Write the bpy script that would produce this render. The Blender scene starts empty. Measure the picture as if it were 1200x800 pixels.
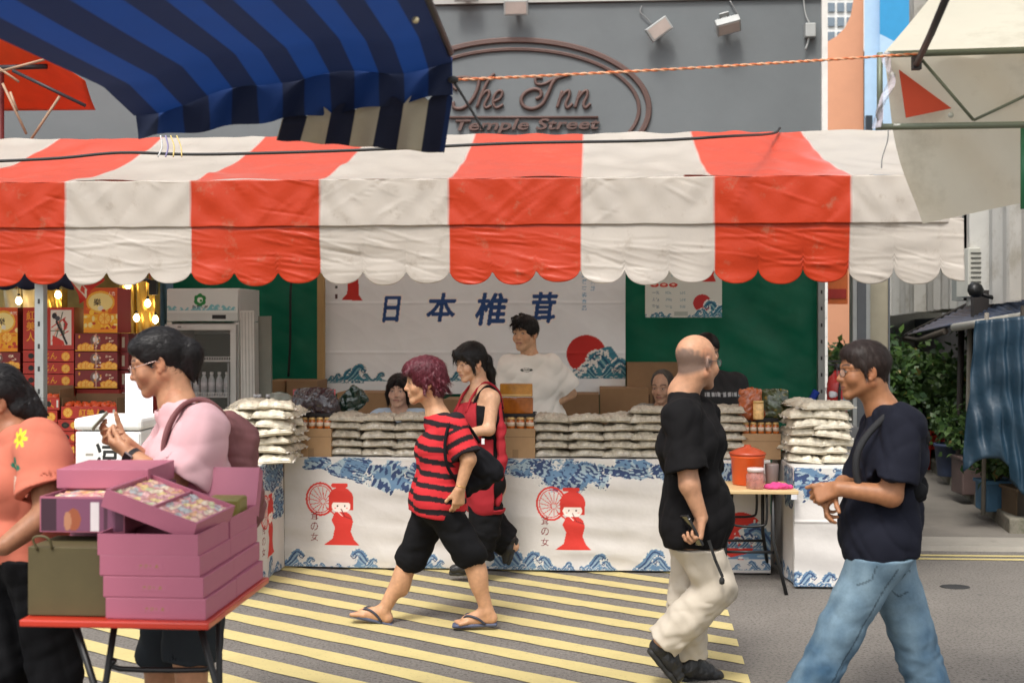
import bpy, bmesh, math, random
import numpy as np
from mathutils import Vector, Matrix
# ---------------------------------------------------------------- basics
sc = bpy.context.scene
COL = sc.collection
F, HC, HY = 1400.0, 1.62, 385.0          # focal length in photo pixels, eye height, horizon row
def W(px, py, Y):
    return np.array([(px-600)*Y/F, Y, HC-(py-HY)*Y/F])
TH = math.atan(93/1400)
CT, ST = math.cos(TH), math.sin(TH)
O0 = 7.97
def S(u, v, z=0.0):                       # stall frame -> world
    return np.array([u*CT+v*ST, O0-u*ST+v*CT, z])
def SU(px, v):                            # picture column on the plane v -> u
    k = (px-600)/F
    return (k*(O0+v*CT)-v*ST)/(CT+k*ST)
def SZ(px, py, v):
    u = SU(px, v); Y = O0-u*ST+v*CT
    return HC-(py-HY)*Y/F
def tag(o, label=None, cat=None, group=None, kind=None):
    if label: o['label'] = label
    if cat: o['category'] = cat
    if group: o['group'] = group
    if kind: o['kind'] = kind
    return o
def empty(name, loc=(0,0,0), rz=0.0, parent=None):
    o = bpy.data.objects.new(name, None); COL.objects.link(o)
    o.location = loc; o.rotation_euler = (0,0,rz); o.empty_display_size = 0.1
    if parent: o.parent = parent
    return o
def srgb(r, g, b):
    f = lambda c: (c/255/12.92) if c/255 <= .04045 else ((c/255+.055)/1.055)**2.4
    return (f(r), f(g), f(b))
# ---------------------------------------------------------------- materials
MATS = {}
def mat(name, col=(.5,.5,.5), rough=.6, metal=0.0, var=.12, vscale=6.0, bump=0.0, bscale=60.0, attr=False, trans=0.0,
        sss=0.0, spec=.5, sheen=0.0, coat=0.0, alpha=1.0, emit=None, stretch=None, dirt=None, transmission=0.0, bdist=.01, fold=0.0, fscale=6.0, transg=False, spots=None):
    if name in MATS: return MATS[name]
    m = bpy.data.materials.new(name); m.use_nodes = True
    nt = m.node_tree; N = nt.nodes; L = nt.links
    for n in list(N): N.remove(n)
    out = N.new('ShaderNodeOutputMaterial'); b = N.new('ShaderNodeBsdfPrincipled')
    L.new(b.outputs[0], out.inputs[0])
    tc = N.new('ShaderNodeTexCoord'); src = tc.outputs['Object']
    if stretch:
        mp = N.new('ShaderNodeMapping'); mp.inputs['Scale'].default_value = stretch
        L.new(src, mp.inputs[0]); srcs = mp.outputs[0]
    else: srcs = src
    if attr:
        at = N.new('ShaderNodeAttribute'); at.attribute_name = 'Col'; base = at.outputs['Color']
    else:
        rg = N.new('ShaderNodeRGB'); rg.outputs[0].default_value = (*col, 1); base = rg.outputs[0]
    if var > 0:
        nz = N.new('ShaderNodeTexNoise'); nz.inputs['Scale'].default_value = vscale; nz.inputs['Detail'].default_value = 6
        nz.inputs['Roughness'].default_value = .65
        L.new(srcs, nz.inputs['Vector'])
        mr = N.new('ShaderNodeMapRange'); mr.inputs[1].default_value = .25; mr.inputs[2].default_value = .75
        mr.inputs[3].default_value = 1-var; mr.inputs[4].default_value = 1+var
        L.new(nz.outputs[0], mr.inputs[0])
        mx = N.new('ShaderNodeVectorMath'); mx.operation = 'MULTIPLY'
        L.new(base, mx.inputs[0]); L.new(mr.outputs[0], mx.inputs[1]); base = mx.outputs[0]
    if dirt:                                                  # (colour, scale, threshold) stains of their own shape
        n2 = N.new('ShaderNodeTexNoise'); n2.inputs['Scale'].default_value = dirt[1]; n2.inputs['Detail'].default_value = 8
        n2.inputs['Roughness'].default_value = .7
        L.new(srcs, n2.inputs['Vector'])
        r2 = N.new('ShaderNodeMapRange'); r2.inputs[1].default_value = dirt[2]; r2.inputs[2].default_value = dirt[2]+.15
        r2.inputs[3].default_value = 0; r2.inputs[4].default_value = dirt[3] if len(dirt) > 3 else .6
        L.new(n2.outputs[0], r2.inputs[0])
        mc = N.new('ShaderNodeMix'); mc.data_type = 'RGBA'
        L.new(r2.outputs[0], mc.inputs[0]); L.new(base, mc.inputs[6]); mc.inputs[7].default_value = (*dirt[0], 1)
        base = mc.outputs[2]
    if spots:
        vo = N.new('ShaderNodeTexVoronoi'); vo.inputs['Scale'].default_value = spots[1]; L.new(srcs, vo.inputs['Vector'])
        r3 = N.new('ShaderNodeMapRange'); r3.inputs[1].default_value = spots[2]; r3.inputs[2].default_value = spots[2]+.015; r3.inputs[3].default_value = spots[3]; r3.inputs[4].default_value = 0
        L.new(vo.outputs[0], r3.inputs[0]); mc = N.new('ShaderNodeMix'); mc.data_type = 'RGBA'
        L.new(r3.outputs[0], mc.inputs[0]); L.new(base, mc.inputs[6]); mc.inputs[7].default_value = (*spots[0], 1); base = mc.outputs[2]
    L.new(base, b.inputs['Base Color'])
    b.inputs['Roughness'].default_value = rough; b.inputs['Metallic'].default_value = metal
    b.inputs['Specular IOR Level'].default_value = spec
    b.inputs['Sheen Weight'].default_value = sheen
    b.inputs['Coat Weight'].default_value = coat; b.inputs['Alpha'].default_value = alpha
    b.inputs['Transmission Weight'].default_value = transmission
    if sss:
        b.inputs['Subsurface Weight'].default_value = sss
        b.inputs['Subsurface Radius'].default_value = (.012, .005, .003); b.inputs['Subsurface Scale'].default_value = 1.0
    if emit:
        b.inputs['Emission Color'].default_value = (*emit[0], 1); b.inputs['Emission Strength'].default_value = emit[1]
    if bump > 0:
        nb = N.new('ShaderNodeTexNoise'); nb.inputs['Scale'].default_value = bscale; nb.inputs['Detail'].default_value = 5
        L.new(srcs, nb.inputs['Vector'])
        bp = N.new('ShaderNodeBump'); bp.inputs['Strength'].default_value = bump; bp.inputs['Distance'].default_value = bdist
        L.new(nb.outputs[0], bp.inputs['Height']); L.new(bp.outputs[0], b.inputs['Normal'])
        if fold > 0:
            nf = N.new('ShaderNodeTexNoise'); nf.noise_type = 'RIDGED_MULTIFRACTAL'; nf.inputs['Scale'].default_value = fscale; nf.inputs['Detail'].default_value = 3.5
            nf.inputs['Distortion'].default_value = .6; nf.inputs['Roughness'].default_value = .35
            mf = N.new('ShaderNodeMapping'); mf.inputs['Scale'].default_value = (1,1,.55); L.new(tc.outputs['Object'], mf.inputs[0]); L.new(mf.outputs[0], nf.inputs['Vector'])
            b2 = N.new('ShaderNodeBump'); b2.inputs['Strength'].default_value = fold; b2.inputs['Distance'].default_value = .014
            L.new(nf.outputs[0], b2.inputs['Height']); L.new(b2.outputs[0], bp.inputs['Normal'])
    if trans > 0:
        tr = N.new('ShaderNodeBsdfTranslucent'); ms = N.new('ShaderNodeMixShader')
        L.new(base, tr.inputs[0]); ms.inputs[0].default_value = trans
        if transg:                                            # white stripes let light through, dyed ones do not
            sg = N.new('ShaderNodeSeparateColor'); L.new(at.outputs['Color'], sg.inputs[0]); mu = N.new('ShaderNodeMath'); mu.operation = 'MULTIPLY'
            L.new(sg.outputs[1], mu.inputs[0]); mu.inputs[1].default_value = trans/.6; L.new(mu.outputs[0], ms.inputs[0])
        L.new(b.outputs[0], ms.inputs[1]); L.new(tr.outputs[0], ms.inputs[2]); L.new(ms.outputs[0], out.inputs[0])
    MATS[name] = m
    return m
# ---------------------------------------------------------------- mesh builder
class MB:
    def __init__(s): s.v = []; s.f = []; s.m = []; s.sm = []; s.c = None; s.off = 0
    def add(s, verts, faces, mi=0, smooth=False):
        o = len(s.v); s.v.extend([tuple(map(float, p)) for p in verts])
        s.f.extend([tuple(i+o for i in f) for f in faces]); s.m.extend([mi]*len(faces)); s.sm.extend([smooth]*len(faces)); return s
    def box(s, c, d, mi=0, rz=0.0, bev=0.0, R=None):
        hx, hy, hz = d[0]/2, d[1]/2, d[2]/2
        M = R if R is not None else rotz(rz)
        if bev > 0:
            bm = bmesh.new(); bmesh.ops.create_cube(bm, size=1)
            for v in bm.verts: v.co = (v.co.x*d[0], v.co.y*d[1], v.co.z*d[2])
            bmesh.ops.bevel(bm, geom=list(bm.edges), offset=min(bev, min(d)*.45), segments=2, affect='EDGES', profile=.5)
            vs = [np.array(v.co) for v in bm.verts]; bm.verts.index_update()
            fs = [[v.index for v in f.verts] for f in bm.faces]; bm.free()
        else:
            vs = [np.array((x, y, z)) for x in (-hx, hx) for y in (-hy, hy) for z in (-hz, hz)]
            fs = [(0,1,3,2), (4,6,7,5), (0,4,5,1), (2,3,7,6), (0,2,6,4), (1,5,7,3)]
        return s.add([M@v+np.array(c) for v in vs], fs, mi)
    def tube(s, pts, r, n=8, mi=0, cap=True, smooth=True):
        pts = [np.array(p, float) for p in pts]; rs = r if hasattr(r, '__len__') else [r]*len(pts)
        vs = []; fs = []; up = None
        for i, p in enumerate(pts):
            t = pts[min(i+1, len(pts)-1)]-pts[max(i-1, 0)]; t = t/(np.linalg.norm(t)+1e-9)
            if up is None:
                up = np.array((0, 0, 1.)) if abs(t[2]) < .9 else np.array((1., 0, 0))
            a = np.cross(t, up); a /= np.linalg.norm(a)+1e-9; b = np.cross(a, t); up = b
            for k in range(n):
                an = 2*math.pi*k/n; vs.append(p+rs[i]*(a*math.cos(an)+b*math.sin(an)))
        for i in range(len(pts)-1):
            for k in range(n):
                fs.append((i*n+k, i*n+(k+1)%n, (i+1)*n+(k+1)%n, (i+1)*n+k))
        s.add(vs, fs, mi, smooth)
        if cap:
            o = len(s.v)-len(vs)
            s.f.append(tuple(o+k for k in range(n))[::-1]); s.m.append(mi); s.sm.append(False)
            s.f.append(tuple(o+(len(pts)-1)*n+k for k in range(n))); s.m.append(mi); s.sm.append(False)
        return s
    def lathe(s, c, prof, n=20, mi=0, R=None, smooth=True):
        vs = []; fs = []; M = R if R is not None else np.eye(3)
        for (r, z) in prof:
            for k in range(n):
                a = 2*math.pi*k/n; vs.append(M@np.array((r*math.cos(a), r*math.sin(a), z))+np.array(c))
        for i in range(len(prof)-1):
            for k in range(n): fs.append((i*n+k, i*n+(k+1)%n, (i+1)*n+(k+1)%n, (i+1)*n+k))
        fs.append(tuple(range(n))[::-1]); fs.append(tuple((len(prof)-1)*n+k for k in range(n)))
        return s.add(vs, fs, mi, smooth)
    def sheet(s, fn, nu, nv, mi=0, smooth=True, flip=False, mfn=None):
        vs = [fn(i/nu, j/nv) for j in range(nv+1) for i in range(nu+1)]; o = len(s.v)
        fs = []; ms = []
        for j in range(nv):
            for i in range(nu):
                a = j*(nu+1)+i; q = (a, a+1, a+nu+2, a+nu+1)
                fs.append(q[::-1] if flip else q); ms.append(mfn((i+.5)/nu, (j+.5)/nv) if mfn else mi)
        s.add(vs, fs, 0, smooth); s.m[-len(ms):] = ms
        return s
    def prism(s, poly, z0, z1, fn, mi=0):
        n = len(poly)
        vs = [fn(x, y, z0) for x, y in poly]+[fn(x, y, z1) for x, y in poly]
        fs = [tuple(range(n))[::-1], tuple(range(n, 2*n))]+[(i, (i+1)%n, n+(i+1)%n, n+i) for i in range(n)]
        return s.add(vs, fs, mi)
    def build(s, name, mats, parent=None, loc=None, solid=0.0, origin=None):
        me = bpy.data.meshes.new(name)
        vs = s.v
        if origin is not None:
            o = np.array(origin); vs = [(v[0]-o[0], v[1]-o[1], v[2]-o[2]) for v in vs]
        me.from_pydata(vs, [], s.f)
        if not isinstance(mats, (list, tuple)): mats = [mats]
        for m in mats: me.materials.append(m)
        me.polygons.foreach_set('material_index', s.m); me.polygons.foreach_set('use_smooth', s.sm); me.update()
        ob = bpy.data.objects.new(name, me); COL.objects.link(ob)
        if origin is not None and not parent: ob.location = origin
        if loc is not None: ob.location = loc
        if parent: ob.parent = parent
        if solid:
            md = ob.modifiers.new('s', 'SOLIDIFY'); md.thickness = solid; md.offset = 0
        return ob
def rotz(a):
    c, s_ = math.cos(a), math.sin(a); return np.array([[c,-s_,0],[s_,c,0],[0,0,1.]])
def rotx(a):
    c, s_ = math.cos(a), math.sin(a); return np.array([[1.,0,0],[0,c,-s_],[0,s_,c]])
def roty(a):
    c, s_ = math.cos(a), math.sin(a); return np.array([[c,0,s_],[0,1.,0],[-s_,0,c]])
def cr(pts, n=8):                                               # Catmull-Rom through points
    P = [np.array(p, float) for p in pts]; P = [2*P[0]-P[1]]+P+[2*P[-1]-P[-2]]; out = []
    for i in range(1, len(P)-2):
        for k in range(n):
            t = k/n; a, b, c, d = P[i-1:i+3]
            out.append(.5*((2*b)+(c-a)*t+(2*a-5*b+4*c-d)*t*t+(3*b-a-3*c+d)*t**3))
    out.append(P[-2]); return out
def kids(o): return [x for x in COL.objects if x.parent == o]
def copy_tree(o, parent=None):
    c = o.copy(); COL.objects.link(c)
    if parent: c.parent = parent
    for ch in kids(o): copy_tree(ch, c)
    return c
# ---------------------------------------------------------------- printed sheets: colours computed per vertex
_TX = {}
def text_tris(body, weight=0.0, shear=0.0):
    key = (body, weight, shear)
    if key in _TX: return _TX[key]
    cu = bpy.data.curves.new('t', 'FONT'); cu.body = body; cu.size = 1; cu.offset = weight; cu.shear = shear; cu.resolution_u = 3
    ob = bpy.data.objects.new('t', cu); COL.objects.link(ob)
    dg = bpy.context.evaluated_depsgraph_get(); dg.update()
    me = bpy.data.meshes.new_from_object(ob.evaluated_get(dg)); me.calc_loop_triangles()
    v = np.array([x.co[:2] for x in me.vertices]).reshape(-1, 2); t = np.array([x.vertices[:] for x in me.loop_triangles]).reshape(-1, 3)
    bpy.data.objects.remove(ob); bpy.data.curves.remove(cu); bpy.data.meshes.remove(me)
    if len(v):
        mn = v.min(0); mx = v.max(0)
    else: mn = mx = np.zeros(2)
    _TX[key] = (v, t, mn, mx); return _TX[key]
class Canvas:                                                   # metres, origin bottom left
    def __init__(s, w, h, res, col=(.8,.8,.8)):
        s.w, s.h = w, h; s.nx = max(2, int(round(w/res))+1); s.ny = max(2, int(round(h/res))+1)
        s.a = np.empty((s.ny, s.nx, 3)); s.a[:] = col
        s.X, s.Y = np.meshgrid(np.linspace(0, w, s.nx), np.linspace(0, h, s.ny))
    def sub(s, x0, y0, x1, y1):
        i0 = max(0, int(x0/s.w*(s.nx-1))-1); i1 = min(s.nx, int(x1/s.w*(s.nx-1))+3)
        j0 = max(0, int(y0/s.h*(s.ny-1))-1); j1 = min(s.ny, int(y1/s.h*(s.ny-1))+3)
        if i1 <= i0 or j1 <= j0: return None
        return slice(j0, j1), slice(i0, i1)
    def fill(s, m, col): s.a[m] = col
    def rect(s, x0, y0, x1, y1, col):
        s.a[(s.X >= x0) & (s.X <= x1) & (s.Y >= y0) & (s.Y <= y1)] = col
    def ell(s, x, y, rx, ry, col, rot=0.0):
        w = s.sub(x-max(rx,ry), y-max(rx,ry), x+max(rx,ry), y+max(rx,ry))
        if w is None: return
        X = s.X[w]-x; Y = s.Y[w]-y
        c, k = math.cos(rot), math.sin(rot)
        m = ((X*c+Y*k)/rx)**2+((-X*k+Y*c)/ry)**2 <= 1; s.a[w][m] = col
    def poly(s, P, col):
        P = np.array(P); w = s.sub(P[:,0].min(), P[:,1].min(), P[:,0].max(), P[:,1].max())
        if w is None: return
        X = s.X[w]; Y = s.Y[w]; ins = np.zeros(X.shape, bool)
        for i in range(len(P)):
            x1, y1 = P[i-1]; x2, y2 = P[i]
            if y1 == y2: continue
            c = ((y1 > Y) != (y2 > Y)) & (X < (x2-x1)*(Y-y1)/(y2-y1)+x1); ins ^= c
        s.a[w][ins] = col
    def stroke(s, P, r, col):
        rr = r if hasattr(r, '__len__') else [r]*len(P)
        for i in range(len(P)-1):
            a = np.array(P[i]); b = np.array(P[i+1]); R = max(rr[i], rr[i+1])
            w = s.sub(min(a[0],b[0])-R, min(a[1],b[1])-R, max(a[0],b[0])+R, max(a[1],b[1])+R)
            if w is None: continue
            X = s.X[w]-a[0]; Y = s.Y[w]-a[1]; d = b-a; L = d@d+1e-12
            t = np.clip((X*d[0]+Y*d[1])/L, 0, 1)
            m = (X-t*d[0])**2+(Y-t*d[1])**2 <= (rr[i]+(rr[i+1]-rr[i])*t)**2; s.a[w][m] = col
    def text(s, body, x, y, h, col, weight=0.0, shear=0.0, wid=None, vert=False, center=False):
        if vert:
            for k, ch in enumerate(body): s.text(ch, x, y-k*h*1.15, h, col, weight, shear, wid)
            return
        if weight > 0:
            for k in range(8): s.text(body, x+.45*weight*h*math.cos(k*.785), y+.45*weight*h*math.sin(k*.785), h, col, 0, shear, wid, False, center)
        v, t, mn, mx = text_tris(body, 0, shear)
        if len(t) == 0: return
        k = h/max(1e-6, mx[1]-mn[1]); kx = k if wid is None else wid/max(1e-6, mx[0]-mn[0])
        if center: x = x-kx*(mx[0]-mn[0])/2
        Q = (v-mn)*np.array((kx, k))+np.array((x, y))
        for tri in t:
            P = Q[tri]; w = s.sub(P[:,0].min(), P[:,1].min(), P[:,0].max(), P[:,1].max())
            if w is None: continue
            X = s.X[w]; Y = s.Y[w]
            e = [(P[(i+1)%3][0]-P[i][0])*(Y-P[i][1])-(P[(i+1)%3][1]-P[i][1])*(X-P[i][0]) for i in range(3)]
            m = ((e[0] >= 0)&(e[1] >= 0)&(e[2] >= 0)) | ((e[0] <= 0)&(e[1] <= 0)&(e[2] <= 0)); s.a[w][m] = col
def grid_mesh(name, P, col, mats, parent=None, solid=0.0, mi=None, origin=None, smooth=True, keep=None):
    """P (ny,nx,3) points, col (ny,nx,3) colours."""
    ny, nx = P.shape[:2]
    if origin is not None: P = P-np.array(origin)
    me = bpy.data.meshes.new(name)
    idx = np.arange(ny*nx).reshape(ny, nx)
    q = np.stack([idx[:-1,:-1], idx[:-1,1:], idx[1:,1:], idx[1:,:-1]], -1).reshape(-1, 4)
    if keep is not None: q = q[keep.reshape(-1)]
    nf = len(q)
    me.vertices.add(ny*nx); me.vertices.foreach_set('co', P.reshape(-1).astype(np.float32))
    me.loops.add(nf*4); me.loops.foreach_set('vertex_index', q.reshape(-1).astype(np.int32))
    me.polygons.add(nf); me.polygons.foreach_set('loop_start', np.arange(0, nf*4, 4, dtype=np.int32))
    me.polygons.foreach_set('use_smooth', np.full(nf, smooth))
    if not isinstance(mats, (list, tuple)): mats = [mats]
    for m in mats: me.materials.append(m)
    me.update(calc_edges=True)
    if col is not None:
        at = me.color_attributes.new('Col', 'FLOAT_COLOR', 'POINT')
        c4 = np.ones((ny*nx, 4), np.float32); c4[:,:3] = col.reshape(-1, 3); at.data.foreach_set('color', c4.reshape(-1))
    ob = bpy.data.objects.new(name, me); COL.objects.link(ob)
    if origin is not None and not parent: ob.location = origin
    if parent: ob.parent = parent
    if solid:
        md = ob.modifiers.new('s', 'SOLIDIFY'); md.thickness = solid; md.offset = 0
    return ob
_rng = np.random.RandomState(5)
def folds(P, amp, wl, seed=0, n=6, aniso=(1,1,1), ridge=False):
    """cheap smooth noise: sines with warped phase"""
    r = np.random.RandomState(seed); out = 0
    for i in range(n):
        d = r.normal(size=3)*np.array(aniso); d /= np.linalg.norm(d); k = 2*math.pi/(wl*(.5+r.rand()))
        e = r.normal(size=3); e /= np.linalg.norm(e)
        ph = P@(d*k)+r.rand()*6.28+1.3*np.sin(P@(e*k*.45)+r.rand()*6.28)
        out = out+((1-2*np.abs(np.sin(ph*.5))) if ridge else np.sin(ph))
    return out*(amp/math.sqrt(n))
# ---------------------------------------------------------------- implicit surfaces (people, bags, cloth)
def _smin(a, b, k):
    if k <= 0: return np.minimum(a, b)
    h = np.clip(.5+.5*(b-a)/k, 0, 1); return b+(a-b)*h-k*h*(1-h)
class Field:
    def __init__(s): s.p = []
    def _add(s, fn, c, R, k, op='u'): s.p.append((fn, np.array(c, float), R, k, op)); return s
    def rc(s, a, b, ra, rb=None, k=.02, op='u', flat=False):
        a = np.array(a, float); b = np.array(b, float); rb = ra if rb is None else rb
        d = b-a; L = d@d+1e-12; ln = math.sqrt(L)
        def fn(P):
            q = P-a; t = (q@d)/L
            if flat:
                tt = np.clip(t, 0, 1.3); r = ra+(rb-ra)*np.minimum(tt, 1)
                e = np.linalg.norm(q-tt[:,None]*d, axis=1)-r
                return np.maximum(e, (t-1)*ln)
            tt = np.clip(t, 0, 1)
            return np.linalg.norm(q-tt[:,None]*d, axis=1)-(ra+(rb-ra)*tt)
        return s._add(fn, (a+b)/2, ln/2+max(ra, rb), k, op)
    def ell(s, c, r, R=None, k=.02, op='u'):
        c = np.array(c, float); r = np.array(r, float); M = np.eye(3) if R is None else R
        def fn(P):
            q = (P-c)@M; k0 = np.linalg.norm(q/r, axis=1); k1 = np.linalg.norm(q/(r*r), axis=1)+1e-9
            return np.where(k0 < .02, -r.min(), k0*(k0-1)/k1)
        return s._add(fn, c, r.max(), k, op)
    def plane(s, pt, n, c=None, R=9.0, k=0.0):                 # keeps the side opposite to n
        pt = np.array(pt, float); n = np.array(n, float); n = n/np.linalg.norm(n)
        return s._add(lambda P: (P-pt)@n, pt if c is None else c, R, k, 'i')
    def custom(s, fn, c, R, k, op='disp'): return s._add(fn, c, R, k, op)
    def chain(s, pts, rs, k=.02, op='u'):
        for i in range(len(pts)-1): s.rc(pts[i], pts[i+1], rs[i], rs[i+1], k, op)
        return s
    def eval(s, P, C, r):
        """P (B,n,3) block points, C block centres, r block radii"""
        B, n = P.shape[:2]; D = np.full((B, n), .3, np.float64)
        for fn, c, R, k, op in s.p:
            m = np.linalg.norm(C-c, axis=1) < R+r+k+.02
            if not m.any(): continue
            Q = P[m].reshape(-1, 3); e = fn(Q).reshape(-1, n); d = D[m]
            if op == 'u': d = _smin(d, e, k)
            elif op == 's': d = -_smin(-d, e, k)
            elif op == 'i': d = -_smin(-d, -e, k)
            else: d = d+e
            D[m] = d
        return D
    def bounds(s):
        lo = np.full(3, 1e9); hi = -lo
        for fn, c, R, k, op in s.p:
            if op == 'u': lo = np.minimum(lo, c-R-.03); hi = np.maximum(hi, c+R+.03)
        return lo, hi
    def mesh(s, h, fine=None, hf=None, lo=None, hi=None):
        a, b = s.bounds()
        if lo is not None: a = np.maximum(a, lo)
        if hi is not None: b = np.minimum(b, hi)
        ax = []
        for i in range(3):
            iv = [(f[0][i], f[1][i]) for f in (fine or [])]
            x = a[i]; l = [x]
            while x < b[i]:
                x += hf if any(p <= x <= q for p, q in iv) else h
                l.append(x)
            while len(l) % 8: l.append(l[-1]+h)
            ax.append(np.array(l))
        nb = [len(t)//8 for t in ax]
        vol = np.ones([len(t) for t in ax], np.float32)*.3
        ct = [t.reshape(-1, 8).mean(1) for t in ax]; hw = [(t.reshape(-1, 8)[:,-1]-t.reshape(-1, 8)[:,0])/2 for t in ax]
        CX = np.stack(np.meshgrid(*ct, indexing='ij'), -1).reshape(-1, 3)
        RR = np.sqrt(sum(g**2 for g in np.meshgrid(*hw, indexing='ij'))).reshape(-1)
        r = RR.max()
        dc = s.eval(CX[:,None,:], CX, r)[:,0]
        act = np.abs(dc) < RR*1.25+.014+h
        V = vol.reshape(nb[0], 8, nb[1], 8, nb[2], 8).transpose(0, 2, 4, 1, 3, 5).reshape(-1, 512).copy()
        V[~act] = np.where(dc[~act] < 0, -.3, .3)[:,None]
        ids = np.nonzero(act)[0]
        bi = np.stack(np.unravel_index(ids, nb), -1); o = np.arange(8)
        for st in range(0, len(ids), 1500):
            q = bi[st:st+1500]
            X = ax[0][q[:,0,None]*8+o]; Yy = ax[1][q[:,1,None]*8+o]; Z = ax[2][q[:,2,None]*8+o]; m = len(q)
            P = np.empty((m, 8, 8, 8, 3)); P[...,0] = X[:,:,None,None]; P[...,1] = Yy[:,None,:,None]; P[...,2] = Z[:,None,None,:]
            V[ids[st:st+1500]] = s.eval(P.reshape(m, 512, 3), CX[ids[st:st+1500]], r)
        vol = V.reshape(nb[0], nb[1], nb[2], 8, 8, 8).transpose(0, 3, 1, 4, 2, 5).reshape([len(t) for t in ax])
        return surface_nets(vol, ax)
def surface_nets(vol, ax):
    sg = vol < 0; nx, ny, nz = vol.shape
    acc = sg[:-1,:-1,:-1].astype(np.int8)
    cnt = np.zeros((nx-1, ny-1, nz-1), np.int8)
    for i in (0, 1):
        for j in (0, 1):
            for k in (0, 1): cnt += sg[i:nx-1+i, j:ny-1+j, k:nz-1+k]
    mix = (cnt > 0) & (cnt < 8)
    ci = np.stack(np.nonzero(mix), -1); idx = np.full(mix.shape, -1, np.int64); idx[mix] = np.arange(len(ci))
    sumv = np.zeros((len(ci), 3)); n = np.zeros(len(ci))
    cs = [(i, j, k) for i in (0, 1) for j in (0, 1) for k in (0, 1)]
    for a in cs:
        for d in range(3):
            if a[d]: continue
            b = list(a); b[d] = 1
            va = vol[ci[:,0]+a[0], ci[:,1]+a[1], ci[:,2]+a[2]]; vb = vol[ci[:,0]+b[0], ci[:,1]+b[1], ci[:,2]+b[2]]
            m = (va < 0) != (vb < 0); t = np.where(m, va/(va-vb+1e-12), 0)
            p = np.tile(np.array(a, float), (len(ci), 1)); p[:,d] += t
            sumv[m] += p[m]; n[m] += 1
    loc = ci+sumv/n[:,None]
    out = np.stack([np.interp(loc[:,d], np.arange(len(ax[d])), ax[d]) for d in range(3)], -1)
    quads = []
    for d in range(3):
        e = [slice(None)]*3; g = [slice(None)]*3; e[d] = slice(0, -1); g[d] = slice(1, None)
        s0 = sg[tuple(e)]; s1 = sg[tuple(g)]; ch = s0 != s1
        u, w = (d+1)%3, (d+2)%3
        I = np.stack(np.nonzero(ch), -1)
        ok = (I[:,u] > 0)&(I[:,w] > 0)&(I[:,u] < vol.shape[u]-1)&(I[:,w] < vol.shape[w]-1); I = I[ok]
        def g4(du, dw):
            J = I.copy(); J[:,u] -= du; J[:,w] -= dw; return idx[J[:,0], J[:,1], J[:,2]]
        q = np.stack([g4(1,1), g4(0,1), g4(0,0), g4(1,0)], -1)
        f = s0[I[:,0], I[:,1], I[:,2]]; q[~f] = q[~f][:,::-1]
        quads.append(q)
    q = np.concatenate(quads); q = q[(q >= 0).all(1)]
    return out, q
def raw_mesh(name, V, Q, mats, parent=None, origin=None, col=None, attrs=None, smooth=True, relax=1):
    if relax:
        e = np.concatenate([Q[:,[0,1]], Q[:,[1,2]], Q[:,[2,3]], Q[:,[3,0]]])
        for _ in range(relax):
            a = np.zeros_like(V); n = np.zeros(len(V))
            for d in range(3): a[:,d] = np.bincount(e[:,0], V[e[:,1],d], len(V))+np.bincount(e[:,1], V[e[:,0],d], len(V))
            n = np.bincount(e[:,0], minlength=len(V))+np.bincount(e[:,1], minlength=len(V))
            V = V*.5+.5*a/np.maximum(n, 1)[:,None]
    me = bpy.data.meshes.new(name); nf = len(Q)
    Vo = V if origin is None else V-np.array(origin)
    me.vertices.add(len(V)); me.vertices.foreach_set('co', Vo.reshape(-1).astype(np.float32))
    me.loops.add(nf*4); me.loops.foreach_set('vertex_index', Q.reshape(-1).astype(np.int32))
    me.polygons.add(nf); me.polygons.foreach_set('loop_start', np.arange(0, nf*4, 4, dtype=np.int32))
    me.polygons.foreach_set('use_smooth', np.full(nf, smooth))
    for m in (mats if isinstance(mats, (list, tuple)) else [mats]): me.materials.append(m)
    me.update(calc_edges=True)
    if col is not None:
        at = me.color_attributes.new('Col', 'FLOAT_COLOR', 'POINT')
        c4 = np.ones((len(V), 4), np.float32); c4[:,:3] = col(V); at.data.foreach_set('color', c4.reshape(-1))
    for k, fn in (attrs or {}).items():
        at = me.attributes.new(k, 'FLOAT', 'POINT'); at.data.foreach_set('value', fn(V).astype(np.float32))
    ob = bpy.data.objects.new(name, me); COL.objects.link(ob)
    if parent:
        ob.parent = parent
    elif origin is not None: ob.location = origin
    return ob
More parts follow.
